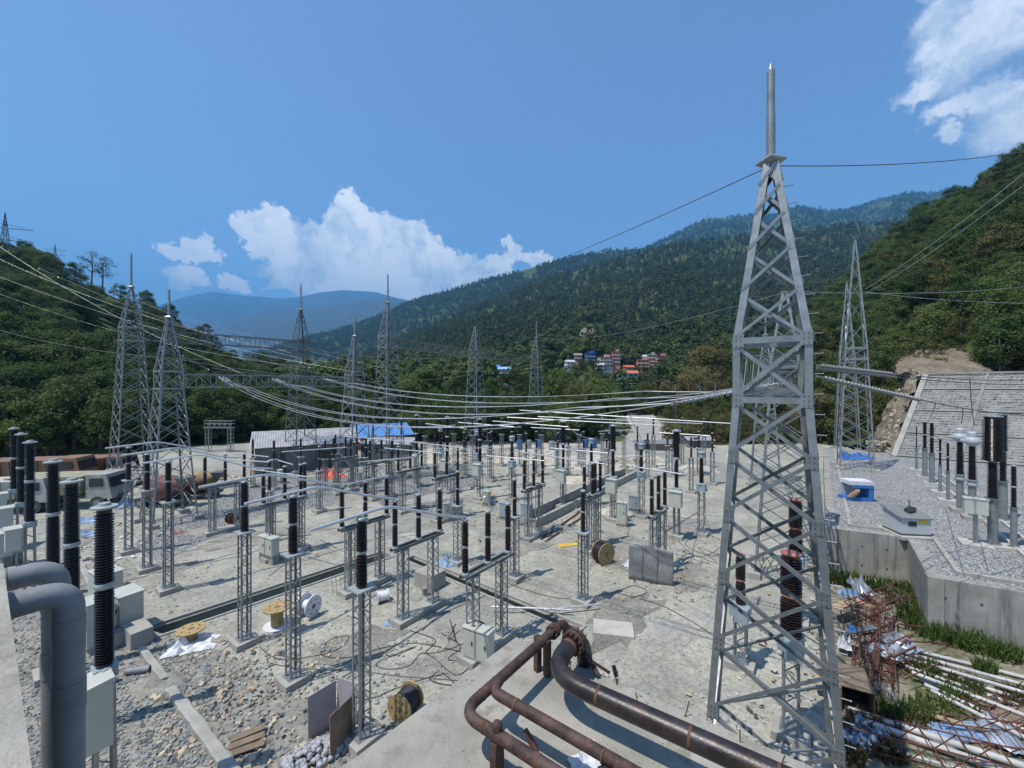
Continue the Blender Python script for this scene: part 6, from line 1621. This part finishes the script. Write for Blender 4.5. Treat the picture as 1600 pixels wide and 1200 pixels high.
# cable drums
def drum(px, py, R, w, label, lay, rz, cable=None, wood=None, tilt=0.0, core=.45, z0=0.0):
    p = W(px, py, z0); t = thing('cable_drum', label, 'cable drum', p, rz, 'cable drums')
    if lay == 'flat': A, c = Vector((0,0,1)), Vector((0,0,0))
    else: A, c = Vector((0,1,0)), Vector((0,-w/2,R))
    wd = wood or M_WOOD
    Q = A.to_track_quat('Z','Y').to_matrix().to_4x4()
    for k,o in enumerate((0,w-.06)):
        f = part('flange', MB().lathe([(R,0),(R,.06)], 28, Matrix.Translation(c+A*o) @ Q).mesh('flange', wd if not (k == 0 and lay == 'flat') else M_WHITE, 30), t)
        s = -1 if k == 0 else 1; oo = c+A*(o+(-.006 if k == 0 else .066))
        part('hub_plate', MB().lathe([(R*.22,-.004),(R*.22,.004)], 14, Matrix.Translation(oo) @ Q).mesh('hub_plate', M_WOODB, 30), f)
        for b in range(6):
            th = 2*pi*b/6; sx = Q.to_3x3() @ Vector((cos(th)*R*.6, sin(th)*R*.6, 0))
            part('bolt', MB().lathe([(.035,-.01),(.035,.01)], 8, Matrix.Translation(oo+sx) @ Q).mesh('bolt', M_RUST, 30), f)
    part('core', MB().lathe([(R*core,.06),(R*core,w-.06)], 22, Matrix.Translation(c) @ Q).mesh('core', wd, 30), t)
    if cable:
        n = max(5,int(w/.09)); pr = []
        for i in range(n):
            za, zb = .07+(w-.14)*i/n, .07+(w-.14)*(i+1)/n; pr += [(R*.80,za),(R*.84,(za+zb)/2),(R*.80,zb)]
        part('wound_cable', MB().lathe(pr, 28, Matrix.Translation(c) @ Q).mesh('wound_cable', cable, 30), t)
    return t
drum(433,978,.62,.95,'upright empty cable drum with yellow top flange beside the tall front post','flat',0)
drum(298,1003,.58,.62,'low cable drum with yellow flange half covered by white sheet near the trench','flat',0)
drum(634,1118,.5,.8,'cable drum wound with black cable lying against the concrete slab','roll',radians(-22),M_CABLE)
drum(942,880,.72,.75,'large yellow wooden cable drum standing beside the grey sheet','roll',radians(32),M_CABLE)
drum(482,962,.55,.7,'white flanged cable drum on its side behind the tall front post','roll',radians(70),None,M_WHITE)
drum(598,940,.32,.62,'small white cable roll on its side between two isolators','roll',radians(-60),M_WHITE,M_WHITE)
drum(742,998,.5,.6,'black cable coil drum behind the front isolator column','flat',.3,M_CABLE,M_CABLE)
drum(763,785,.7,.8,'orange topped cable drum near the centre breakers','flat',0,None,M_WOOD)
drum(362,818,.45,.5,'rusty round drum beside the isolator on gravel','roll',radians(60),None,M_RUSTW)
crumpled('plastic_sheet', W(300,1010), 1.9, 1.2, M_WHITE, 'white plastic sheet under the low yellow drum', 'plastic sheet', .4, .22, 7, 3)
crumpled('plastic_sheet', W(625,968), 1.5, .7, M_BLUETARP, 'pale blue plastic sheet at the second isolator foot', 'plastic sheet', .9, .2, 6, 5)
crumpled('tarpaulin', W(522,746), 2.8, 1.6, M_ORANGE, 'bright orange tarpaulin heap left of the shorter tower', 'tarpaulin', .2, .6, 7, 6)
crumpled('tarpaulin', W(515,738), 3.4, 1.8, M_PINK, 'faded red tarpaulin behind the orange one', 'tarpaulin', .2, .7, 7, 7)
crumpled('tarpaulin', W(212,790), 2.6, 1.4, M_BLUETARP, 'pale blue tarpaulin at the foot of the leftmost tower', 'tarpaulin', .6, .8, 7, 8)
crumpled('tarpaulin', W(138,815), 3.0, 1.2, M_BLUETARP, 'blue sheet on the ground behind the black breaker columns', 'tarpaulin', .3, .35, 7, 9)
crumpled('tarpaulin', W(135,836), 3.0, 1.0, M_BLUETARP, 'second blue sheet on the ground behind the black breaker columns', 'tarpaulin', .1, .3, 7, 10)
crumpled('plastic_sheet', W(700,880), 1.2, 1.3, M_BLUETARP, 'blue grey sheet beside the concrete pit box', 'plastic sheet', .4, .3, 6, 12)
crumpled('cloth', W(277,834), .9, .7, M_PINK, 'faded pink board lying on gravel by the left posts', 'cloth', .7, .2, 4, 13)
crumpled('plastic_sack', W(985,882), 1.1, .6, M_WHITE, 'white sack at the left foot of the grey sheet', 'sack', .7, .35, 6, 14)
# upright boards and the heap of grey caps
def board(p0, p1, h, th, m, label, lean=(0,0), name='plywood_board', cat='board', group=None, waves=0):
    a, b = p0, p1; d=(b-a); L=d.length; t=solo(name, (MB().quadbox([(0,0,0),(L,0,0),(L,th,0),(0,th,0),(lean[0],lean[1],h),(L+lean[0],lean[1],h),(L+lean[0],lean[1]+th,h),(lean[0],lean[1]+th,h)])).mesh(name, m), label, cat, a, atan2(d.y,d.x), group); return t
GBD = 'formwork boards'
board(W(482,1158), W(526,1128), 1.45, .03, M_PLY, 'lilac grey plywood board standing left of the cap heap', (0,.05), group=GBD)
board(W(526,1128), W(556,1140), 1.55, .03, M_PLY, 'lilac grey plywood board joining at the corner behind the front post', (0,.05), group=GBD)
board(W(517,1192), W(556,1150), 1.45, .03, M_WOODB, 'dark brown plywood board standing against the front bus post', (0,.04), group=GBD)
def grey_sheet():
    a, b = W(982,905), W(1052,918); d=(b-a); L=d.length
    t = thing('sheet_panel', 'upright dull grey sheet panel of three leaning plates beside the yellow drum', 'sheet panel', a, atan2(d.y,d.x))
    n=3
    for k in range(n):
        mb=MB(); m=8; x0,x1=L*k/n,L*(k+1)/n
        for i in range(m+1):
            for j in range(m+1):
                x=x0+(x1-x0)*i/m; z=2.15*j/m; y=.02*k+.05*sin(3.0*x+1.5*z)+.12*(z/2.15)+.04*sin(4*z+k); mb.v.append((x,y,z+.05*sin(2*x)))
        for i in range(m):
            for j in range(m): q=i*(m+1)+j; mb.f.append((q,q+m+1,q+m+2,q+1))
        o=part('plate', mb.mesh('plate', M_SHEET, 60), t); md=o.modifiers.new('thickness','SOLIDIFY'); md.thickness=.02
    part('prop', MB().bar((L*.8,.9,0),(L*.8,.2,1.8),.08).mesh('prop', M_WOODP), t)
grey_sheet()
M_CAPS = simple('cap_plastic', (0.36,0.36,0.375), .5, 0, .15, 3)
def cap_heap():
    r=random.Random(12); me=shared('capm', lambda: MB().lathe([(.075,0),(.085,.03),(.085,.09),(.06,.15),(.02,.17)],10).mesh('pipe_cap', M_CAPS, 35))
    n=0
    for i in range(150):
        a,q=r.uniform(0,6.28),sqrt(r.random()); c=W(488,1186); x=cos(a)*q*1.15; y=sin(a)*q*.62
        o=solo('grey_fitting', me, 'grey plastic pipe cap in the loose heap before the lilac boards', 'pipe fitting', (c.x+x*.8+.25*y, c.y+y+.35*x, .05+(1-q)*.28+r.uniform(0,.06)), 0, 'heap of grey pipe caps', (r.uniform(-1.6,1.6),r.uniform(-1.6,1.6),r.uniform(0,6)))
cap_heap()
solo('concrete_plate', MB().box((0,0,.06),(1.9,1.25,.10)).mesh('concrete_plate', M_CONCL), 'flat pale concrete plate lying behind the thick black pipe', 'concrete plate', W(958,984), RZ+.45)
for (pts, lab) in [([(768,948),(850,951),(893,953)],'long aluminium tube lying across the trench corner'),([(850,953),(935,944)],'aluminium tube lying at an angle beside the long one')]:
    q=[W(x,y,.30) for x,y in pts]; solo('loose_tube', MB().tube([p-q[0] for p in q], .05, 10).mesh('loose_tube', M_ALU, 50), lab, 'tube', q[0], 0, 'loose tubes')
for k,(a,b,lab) in enumerate([((700,1000),(712,975),'rusty bar propped near the isolator plinth, first'),((712,1002),(703,968),'rusty bar propped near the isolator plinth, second'),((845,842),(905,800),'long rusty rail lying in front of the basin, left one'),((852,846),(912,806),'long rusty rail lying in front of the basin, right one'),((1040,830),(1090,800),'thin rusty bar lying near the right breaker')]):
    p0,p1=W(*a,.08),W(*b,.12+.25*(k<2)); solo('steel_bar', MB().bar((0,0,0),p1-p0,.09 if k in(2,3) else .045).mesh('steel_bar', M_REBAR if k>1 else M_RUST), lab, 'steel bar', p0, 0, 'loose bars')
solo('plywood_sheet', MB().box((0,0,.03),(1.6,.5,.04)).mesh('plywood_sheet', M_YELLOW), 'yellow plank lying beside the yellow drum', 'plank', W(888,852), .3)
def mesh_cage():
    p=W(520,925); t=thing('mesh_panel','light steel mesh panel propped beside the trench edge','mesh panel',p,RZ+1.55)
    for k in range(8): part('wire', MB().cyl((k*.25,0,0),(k*.25,.15,.75),.012,5).mesh('wire', M_STEELD), t)
    for k in range(4): part('wire', MB().cyl((0,.05*k,.25*k),(1.75,.05*k,.25*k),.012,5).mesh('wire', M_STEELD), t)
mesh_cage()
p=W(648,934); solo('bucket', MB().lathe([(.12,0),(.17,.42),(.18,.42),(.18,.44)],14).mesh('bucket', M_PVC, 35), 'small grey bucket at the trench edge behind the isolators', 'bucket', W(664,930))
for k,(x,y) in enumerate([(197,1055),(140,1080)]): solo('pipe_piece', MB().tube([(0,0,.15),(.8,.2,.15)],.13,14).mesh('pipe_piece', M_PVC, 40), ['short grey pipe stub in the rubble under the nearest breaker','second short grey pipe stub in the rubble by the drain pipes'][k], 'pipe piece', W(x,y), .5*k, 'pipe stubs')
def boards_bottom():
    p=W(385,1175); t=thing('pallet_board','broken brown pallet boards at the bottom edge beside the foundation strip','pallet',p,.5)
    for k in range(3): part('plank', MB().box((0,.3*k,.12+.03*k),(1.0,.27,.04),.05*k).mesh('plank', M_WOODB), t)
    part('bearer', MB().box((.3,.3,.05),(.1,.9,.09)).mesh('bearer', M_WOODB), t)
boards_bottom()
# cables snaking over the ground
rc=random.Random(77)
def ground_cable(pix, label, r=.014, z=.03, m=None, loops=0.0):
    pts=[W(x,y,z) for x,y in pix]; out=[]
    for i in range(len(pts)-1):
        a=pts[max(i-1,0)]; b=pts[i]; c=pts[i+1]; d=pts[min(i+2,len(pts)-1)]
        for k in range(10):
            t=k/10; out.append(.5*((2*b)+(c-a)*t+(2*a-5*b+4*c-d)*t*t+(3*b-a-3*c+d)*t**3)+Vector((0,0,rc.uniform(0,.012))))
    out.append(pts[-1]); o=out[0]
    solo('ground_cable', MB().tube([p-o for p in out], r, 5).mesh('ground_cable', m or M_CABLE, 60), label, 'cable', o, 0, 'cables on the ground')
for pix,lab in [([(405,1010),(440,1030),(520,1018),(545,995),(515,1000),(502,1022),(540,1028),(600,1012),(650,1005),(730,1020)],'black cable looping between the tall front posts'),
                ([(470,1030),(430,1024),(420,1035),(480,1045),(560,1048),(620,1056),(700,1062),(752,1066)],'black cable trailing toward the slab edge'),
                ([(590,1010),(610,1025),(650,1010),(590,1035),(605,1045),(640,1040),(660,1020),(690,1040),(672,1062),(710,1070),(690,1050)],'tangled black cable coils in front of the cabinets'),
                ([(690,990),(720,1010),(700,1030),(735,1035),(715,1055),(690,1040)],'black cable coil near the front isolator'),
                ([(640,985),(680,1000),(665,1020),(700,1015),(735,1000)],'thin black cable by the isolator plinth'),
                ([(560,1095),(590,1088),(620,1075),(665,1060),(700,1052)],'black cable leading to the wound drum'),
                ([(790,910),(850,930),(900,935),(960,925),(990,915),(1010,925),(985,935)],'thin cable across the open yard before the grey sheet'),
                ([(960,925),(1030,945),(1070,965),(1110,990),(1130,1010)],'thin cable running toward the big tower foot'),
                ([(270,895),(330,878),(390,865),(420,850)],'thin cable from the left posts to the twin cabinets'),
                ([(420,900),(450,880),(500,868),(560,850),(600,838)],'thin cable along the far side of the trench'),
                ([(660,985),(690,960),(760,930),(830,905)],'cable along the second trench'),
                ([(560,810),(540,822),(505,828),(480,826)],'cable looping behind the front bus tube'),
                ([(1060,845),(1090,870),(1130,850),(1100,835),(1070,850),(1110,868),(1135,860)],'tangle of dark wire left of the big tower'),
                ([(1060,880),(1075,865),(1120,880),(1090,855),(1135,872)],'second tangle of dark wire left of the big tower')]:
    ground_cable(pix, lab)
# ---- scattered stones, slate and litter
def stones(name, region, n, s, m, label, seed, dens=None):
    r=random.Random(seed); mb=MB(); k=0
    while k<n:
        x,y=r.uniform(region[0],region[2]),r.uniform(region[1],region[3])
        p=W(x,y); k+=1
        if dens and not dens(x,y,r): continue
        if in_trench(p.x,p.y): continue
        sz=r.uniform(*s)*r.choice((.5,.7,1,1,1.5)); rock(mb,(p.x,p.y,sz*.18),sz,r)
    return setting(name, mb.mesh(name,m),'stuff',label)
def d_left(x,y,r): return r.random() < (1.0 if y > 880+.55*max(0,x-60) else .06)
M_SLATE=simple('slate_stone',(0.20,0.215,0.205),.85,0,.55,2.2,.3,12,.3); M_TANST=simple('tan_stone',(0.42,0.35,0.26),.85,0,.3,1.2,.3,12,.3)
stones('rubble',(-60,890,330,1260),9000,(.03,.11),M_SLATE,'blue grey slate rubble in the lower left corner',1,d_left)
stones('rubble',(-60,890,330,1260),1500,(.03,.09),M_TANST,'tan stones mixed into the lower left rubble',11,d_left)
stones('rubble',(230,1000,640,1220),1100,(.04,.15),M_SLATE,'small slate stones around the front posts',2)
stones('rubble',(230,990,560,1210),420,(.05,.22),M_TANST,'tan stones and clods around the front posts',3)
stones('gravel',(150,690,1150,1130),4200,(.03,.12),M_CONC,'scattered grey stones over the yard',4)
stones('rubble',(1100,830,1320,1190),700,(.04,.18),M_CONCL,'pale stones under the big tower',5)
stones('rubble',(560,690,1120,800),1500,(.05,.22),M_SAND,'tan clods over the far yard',8)
stones('rubble',(700,760,1130,900),700,(.04,.16),M_TANST,'tan clods around the basin and drum',9)
def litter(region, n, label, seed, mats, s=(.08,.35)):
    r=random.Random(seed)
    for mi,m in enumerate(mats):
        mb=MB()
        for _ in range(n):
            x,y=r.gauss((region[0]+region[2])/2,(region[2]-region[0])/4),r.gauss((region[1]+region[3])/2,(region[3]-region[1])/4); 
            if y < 690: continue
            p=W(x,y,.02+r.uniform(0,.08)); a=r.uniform(0,6.28); w,l=r.uniform(*s),r.uniform(*s)*.6
            b=len(mb.v); c,q=cos(a),sin(a)
            for (i,j) in ((-1,-1),(1,-1),(1,1),(-1,1)): mb.v.append((p.x+c*i*w/2-q*j*l/2,p.y+q*i*w/2+c*j*l/2,p.z+r.uniform(0,.09)))
            mb.v.append((p.x,p.y,p.z+r.uniform(.02,.12)))
            for k in range(4): mb.f.append((b+k,b+(k+1)%4,b+4))
        setting('litter', mb.mesh('litter',m),'stuff',label % ['pale','tan','dark','blue'][mi%4])
litter((280,1010,480,1160),26,'%s scraps of paper and wood by the front posts',1,[M_CONCL,M_WOODP,M_CABDARK],(.05,.22))
litter((470,1110,330,1060),20,'%s wood shavings left of the front post',9,[M_CONCL,M_WOODP],(.05,.2))
litter((90,800,240,900),30,'%s litter behind the black breaker columns',2,[M_WHITE,M_WOODP,M_CABDARK,M_BLUETARP])
litter((700,780,1000,850),40,'%s litter around the basin',3,[M_CONCL,M_WOODP,M_CABDARK],(.06,.3))
litter((940,850,1130,960),40,'%s litter near the grey sheet',4,[M_WOODP,M_CABDARK],(.05,.2))
litter((560,690,1120,760),60,'%s debris along the far yard edge',5,[M_CONCL,M_WOODP,M_CABDARK,M_BLUETARP],(.15,.6))
litter((1150,860,1320,1150),45,'%s scrap under the big tower',6,[M_CONCL,M_WOODP,M_CABDARK],(.06,.3))

# ------------------------------------------------------------------ scrap yard below the terrace wall
def sp(px,py,z=0.0): return W(px,py,z)
for i in range(9):
    a,b=W(1375+i*10,1003+i*9.5,.12+.11*(i%3)),W(1640,1068+i*13.0,.12+.11*(i%3))
    solo('white_pipe', MB().tube([(0,0,0),b-a],.075,10).mesh('white_pipe', M_PVCW, 50), 'long off-white pipe, %s counted from the terrace wall in the pipe stack' % ['first','second','third','fourth','fifth','sixth','seventh','eighth','ninth'][i], 'pipe', a, 0, 'stack of off-white pipes')
for i,(a,b,lab) in enumerate([((1325,1108),(1640,1210),'thick grey-white pipe along the bottom right, upper one'),((1335,1122),(1640,1228),'thick grey-white pipe along the bottom right, lower one'),((1350,1160),(1600,1230),'thin white pipe at the very bottom right')]):
    p0,p1=W(*a,.2),W(*b,.2); solo('white_pipe', MB().tube([(0,0,0),p1-p0],.11 if i<2 else .05,12).mesh('white_pipe', M_PVCW, 50), lab, 'pipe', p0, 0, 'pipes along the bottom right')
def cage(a,b,w,h,n,label,z=.3,roll=.2,r=.022):
    p0,p1=W(*a,z),W(*b,z+.1); d=(p1-p0); L=d.length; t=thing('rebar_cage',label,'rebar cage',p0,atan2(d.y,d.x),'rusty steel cages'); t.rotation_euler=(roll,0,atan2(d.y,d.x))
    for y in (-w/2,w/2):
        for q in (0,h): part('bar', MB().cyl((0,y,q),(L,y,q),r,6).mesh('bar', M_REBAR), t)
    for k in range(n):
        x=L*k/n; s=1 if k%2 else -1
        mb=MB().cyl((x,-w/2,0 if s>0 else h),(x+L/n,-w/2,h if s>0 else 0),r*.8,5).cyl((x,w/2,0 if s>0 else h),(x+L/n,w/2,h if s>0 else 0),r*.8,5).cyl((x,-w/2,0),(x,w/2,0),r*.8,5).cyl((x,-w/2,h),(x,w/2,h),r*.8,5)
        part('tie', mb.mesh('tie', M_REBAR), t)
    return t
cage((1325,1150),(1600,1215),.7,.7,9,'long red lattice truss lying at the bottom right')
cage((1345,1075),(1352,940),.7,.5,10,'red steel frame stack leaning upright beside the big tower',.2,.5)
cage((1362,1060),(1372,940),.7,.5,10,'second red steel frame just right of the leaning one',.25,.9)
cage((1378,1068),(1376,965),.6,.4,9,'third red steel frame nearest the pipe stack',.3,.3)
cage((1330,960),(1410,925),.8,.4,8,'rusty frame lying on top of the scrap heap',.9,.2)
cage((1520,1090),(1640,1150),1.4,.2,6,'flat rusty grid at the right edge of the scrap yard',.15,.0)
cage((1480,1150),(1640,1165),.8,.5,7,'rusty truss half buried at the lower right corner',.1,.4)
cage((1405,1050),(1436,1030),.5,.4,4,'short rusty frame among the weeds by the pipe stack',.2,.7)
rs=random.Random(21)
for k in range(34):
    x,y=rs.uniform(1315,1420),rs.uniform(930,1075); a=rs.uniform(-.6,.6)+ (1.2 if k%3 else 0); L=rs.uniform(.8,2.4); p=W(x,y,rs.uniform(.1,.9))
    solo('rusty_bar', MB().bar((0,0,0),(cos(a)*L,sin(a)*L,rs.uniform(-.2,.35)),rs.uniform(.03,.07)).mesh('rusty_bar',[M_REBAR,M_RUST,M_STEELD][k%3]),'loose %s bar in the scrap heap between the big tower and the wall'%['red oxide','brown rusty','grey steel'][k%3],'scrap bar',p,0,['red oxide scrap bars','brown rusty scrap bars','grey steel scrap bars'][k%3])
for k,(x,y,w,l,z,m,rz,lab) in enumerate([(1318,945,1.6,.6,.75,M_WOODP,.4,'pale plank on top of the scrap heap'),(1345,940,.35,1.2,.8,M_WOODP,.2,'narrow pale plank upright in the scrap heap'),(1340,985,1.8,.25,.7,M_STEELD,.1,'grey steel rack lying on the scrap heap'),(1330,1000,.9,.6,.45,M_WOODP,.8,'tan broken board beside the big tower leg'),(1560,1100,1.6,.9,.2,M_WOODB,-.4,'brown board at the right edge of the scrap yard'),(1590,1120,1.7,.8,.24,M_WOODB,-.3,'second brown board at the right edge of the scrap yard'),(1500,1130,2.2,.25,.15,M_WOODP,-.5,'long pale plank across the weeds'),(1470,1150,1.2,1.0,.1,M_SHEET,.2,'dull grey sheet on the ground at the bottom right'),(1310,1080,1.4,.3,.3,M_CABDARK,-.4,'dark plank in front of the wooden crate')]):
    solo('plank', MB().box((0,0,0),(w,l,.05)).mesh('plank',m),lab,'plank',W(x,y,z),rz,'planks in the scrap yard',(.15*(k%3-1),.12*((k+1)%3-1),rz))
def crate():
    p=W(1332,1098); t=thing('wooden_crate','open weathered wooden crate at the foot of the big tower','crate',p,radians(-28))
    w,d,h=.95,1.5,.95
    part('side', MB().box((-w/2,0,h/2),(.04,d,h)).mesh('side',M_WOODB),t); part('side', MB().box((w/2,0,h/2),(.04,d,h)).mesh('side',M_WOODB),t)
    part('top', MB().box((0,0,h+.02),(w+.06,d,.04)).mesh('top',M_WOODB),t); part('bottom', MB().box((0,0,.03),(w,d,.04)).mesh('bottom',M_WOODB),t); part('back', MB().box((0,d/2,h/2),(w,.04,h)).mesh('back',M_WOODB),t)
    for z in (.08,h-.06):
        for x in (-w/2-.03,w/2+.03): part('batten', MB().box((x,0,z),(.03,d+.04,.09)).mesh('batten',M_WOODP),t)
crate()
for k,(x,y,w,l,m,h,z,lab) in enumerate([(1345,920,1.6,.9,M_SILVER,.5,.5,'crumpled silver sheet high on the scrap heap'),(1400,1005,1.6,1.0,M_SILVER,.4,.3,'crumpled silver plastic at the left end of the pipe stack'),(1382,1022,1.2,.7,M_SILVER,.35,.3,'smaller silver plastic below the first'),(1325,930,1.0,.6,M_BLUETARP,.3,.6,'pale blue sheet on the scrap heap beside the tower leg'),(1332,985,.35,.3,M_BLUE,.2,.95,'small bright blue bag on the scrap heap'),(1500,1145,2.6,.9,M_BLUETARP,.15,.05,'blue grey sheet among the bottom right boards'),(1565,1150,1.6,.9,M_SILVER,.25,.1,'silver sheet at the lower right edge'),(1320,1010,.7,.5,M_WHITE,.4,.3,'white rag beside the big tower leg'),(1390,1090,1.4,.5,M_SHEET,.2,.15,'dark grey sheet beside the wooden crate'),(1350,1150,1.5,.9,M_BLUETARP,.3,.1,'crumpled blue sheet under the red truss')]):
    crumpled('scrap_sheet',W(x,y,z),w,l,m,lab,'scrap sheet',rs.uniform(0,3),h,7,60+k,'crumpled sheets in the scrap yard')
def ladder():
    a,b=W(1528,1003),W(1548,1010); top=Vector((.35,.5,2.45)); t=thing('ladder','rusty ladder leaning against the terrace wall','ladder',a,0); d=b-a
    for o in (Vector((0,0,0)),d): part('rail', MB().bar(o,o+top,.05).mesh('rail',M_RUST),t)
    for k in range(6): part('rung', MB().bar(top*(.1+.17*k),top*(.1+.17*k)+d,.035).mesh('rung',M_RUST),t)
ladder()
def grass(name, spots, n, h, m, label, seed):
    r=random.Random(seed); mb=MB()
    for (px,py,rad) in spots:
        c=W(px,py)
        for _ in range(n):
            a,q=r.uniform(0,6.28),sqrt(r.random())*rad; x,y=c.x+cos(a)*q,c.y+sin(a)*q*.7; hh=h*r.uniform(.5,1.3); th=r.uniform(0,6.28); w=.02+.02*r.random(); lx,ly=r.uniform(-.4,.4)*hh,r.uniform(-.4,.4)*hh
            b=len(mb.v); mb.v+=[(x-cos(th)*w,y-sin(th)*w,0),(x+cos(th)*w,y+sin(th)*w,0),(x+lx*.4+cos(th)*w*.8,y+ly*.4+sin(th)*w*.8,hh*.6),(x+lx*.4-cos(th)*w*.8,y+ly*.4-sin(th)*w*.8,hh*.6),(x+lx,y+ly,hh)]
            mb.f+=[(b,b+1,b+2,b+3),(b+3,b+2,b+4)]
            if r.random()<.5: leaf_cards(mb,(x+lx*.5,y+ly*.5,hh*.6),.12,2,.06,1,r)
    return setting(name, mb.mesh(name,m),'stuff',label)
grass('weeds',[(1305+i*22,910+i*4.0,.7) for i in range(6)]+[(1410,945,.8),(1428,970,.8),(1445,985,.9),(1470,1000,.9),(1500,1008,.8),(1530,1018,.7),(1570,1030,.6)],130,.75,M_GRASS,'tall green weeds along the foot of the terrace wall',1)
grass('weeds',[(1440,1048,.6),(1450,1060,.5),(1540,1050,.4),(1460,1112,.8),(1430,1118,.7),(1490,1095,.5),(1400,1120,.5),(1520,1090,.4)],110,.55,M_LEAF,'green weeds growing among the scrap pipes',2)
grass('weeds',[(rs.uniform(1290,1600),rs.uniform(1040,1190),.6) for _ in range(14)],120,.4,M_DRY,'dry grass in the scrap yard',3)
poly_sheet('scrap_ground',[(1290,905),(1430,950),(1640,1030),(1640,1300),(1300,1300)],.004,ground_mat('weedy_earth',[(0.11,0.11,0.06),(0.22,0.20,0.14),(0.32,0.29,0.22)],.5,.7,(0.13,0.15,0.07),5.0),'weedy littered ground below the terrace wall')

# low spoil mounds that break the flat yard
def mound(px, py, w, l, h, m, label, seed):
    r = random.Random(seed); mb = MB(); n = 16; c = W(px, py)
    for i in range(n+1):
        for j in range(n+1):
            x, y = (i/n-.5)*2, (j/n-.5)*2; q = max(0, 1-(x*x+y*y)); nz = mnoise.fractal(Vector((x*2.2+seed, y*2.2, seed)), .8, 2.1, 4)
            mb.v.append((c.x+x*w/2*(1+.15*nz), c.y+y*l/2, max(-.03, h*(q**.8)*(0.75+.6*nz)+(-.03 if q <= 0 else .0))))
    for i in range(n):
        for j in range(n): k = i*(n+1)+j; mb.f.append((k, k+n+1, k+n+2, k+1))
    setting('spoil_heap', mb.mesh('spoil_heap', m, 60), label=label)
for k, (x, y, w, l, h, m, lab) in enumerate([(1000,718,9,4,1.0,M_SAND,'pale spoil heap before the dusty road'), (1085,735,6,3,.8,M_SAND,'pale spoil heap near the big tower'), (905,752,6,3,.7,M_SAND,'tan spoil heap behind the basin'), (640,716,10,4,.8,M_SAND,'spoil heap before the blue roof'), (960,800,3.5,2,.5,M_SAND,'small spoil heap by the basin end'),
        (90,850,5,3,.5,M_RUBBLE,'low earth heap behind the black breaker columns'), (870,826,3,1.6,.35,M_RUBBLE,'low earth heap beside the rusty rails'), (330,830,4,2,.35,M_RUBBLE,'low gravel heap at the left posts'), (1120,905,3,2,.35,M_RUBBLE,'low earth heap left of the big tower'), (250,1070,2.2,1.4,.3,M_RUBBLE,'low earth heap by the foundation strip'), (700,722,8,3,.6,M_SAND,'tan spoil heap in front of the red roofed house')]):
    mound(x, y, w, l, h, m, lab, k+1)

# grit and crumbs on the concrete slab
def slab_grit():
    r = random.Random(15); mb = MB()
    for _ in range(420):
        p = SC0 + sa*(r.random()**1.4)*4.5 + sb*r.random()*5.5; z = r.uniform(.004,.022); rock(mb, (p.x, p.y, ZS+z*.3), z, r)
    for _ in range(160):
        p = SC0 + sa*abs(r.gauss(0,.05)) + sb*r.random()*5.5; z = r.uniform(.01,.035); rock(mb, (p.x, p.y, ZS+z*.2), z, r)
    setting('grit', mb.mesh('grit', M_CONC), 'stuff', 'grit and concrete crumbs on the slab')
slab_grit()

# irregular patches of damp earth, dust and spread gravel on the yard
rp = random.Random(44)
M_DAMP = ground_mat('damp_earth', [(0.17,0.165,0.14),(0.235,0.225,0.19),(0.30,0.285,0.24)], 0.4, 0.6, None, 6.0)
for k, (x, y, w, l, a, m, lab) in enumerate([(980,960,7,2.2,.9,M_DAMP,'damp track across the open yard'), (1060,985,5,1.6,.7,M_ROAD,'dusty patch left of the big tower'), (860,930,6,1.5,.6,M_DAMP,'damp patch behind the fallen tubes'), (560,1010,4,2.5,.4,M_DAMP,'damp earth under the tangled cables'), (690,1040,3,2,.2,M_RUBBLE,'stony patch before the cabinets'),
        (330,950,7,1.8,.7,M_DAMP,'damp strip along the trench'), (480,900,6,2,.8,M_ROAD,'dusty strip beyond the trench'), (800,860,6,2.2,.5,M_RUBBLE,'stony patch behind the front isolators'), (950,860,7,3,.9,M_RUBBLE,'stony patch around the yellow drum'), (1060,830,8,4,.5,M_RUBBLE,'stony patch at the right isolator'), (640,840,9,3,.6,M_ROAD,'dusty patch in the yard centre'), (870,790,9,4,.4,M_RUBBLE,'earthy patch along the basin'), (730,770,12,4,.5,M_ROAD,'dusty patch in the far yard'), (1080,900,5,2,1.0,M_DAMP,'damp track near the wire tangle'), (400,840,8,2.5,.6,M_RUBBLE,'stony patch behind the left posts'), (180,900,6,2.5,.5,M_RUBBLE,'stony patch beside the left bus posts')]):
    c = W(x, y); pts = []; n = 34
    for i in range(n):
        th = 2*pi*i/n; f = 1 + .55*mnoise.fractal(Vector((cos(th)*1.6+k*3, sin(th)*1.6, k)), .7, 2.2, 4) + rp.uniform(-.06,.06)
        u, v = cos(th)*w/2*f, sin(th)*l/2*f; pts.append((c.x+u*cos(a)-v*sin(a), c.y+u*sin(a)+v*cos(a)))
    if any(in_trench(*q) for q in pts): pts = [(c.x+(q[0]-c.x)*.6, c.y+(q[1]-c.y)*.6) for q in pts]
    pts = [q for q in pts]
    if any(in_trench(*q) for q in pts): continue
    poly_sheet('dirt_patch', None, 0.014+0.0011*k, m, lab, raw=pts)
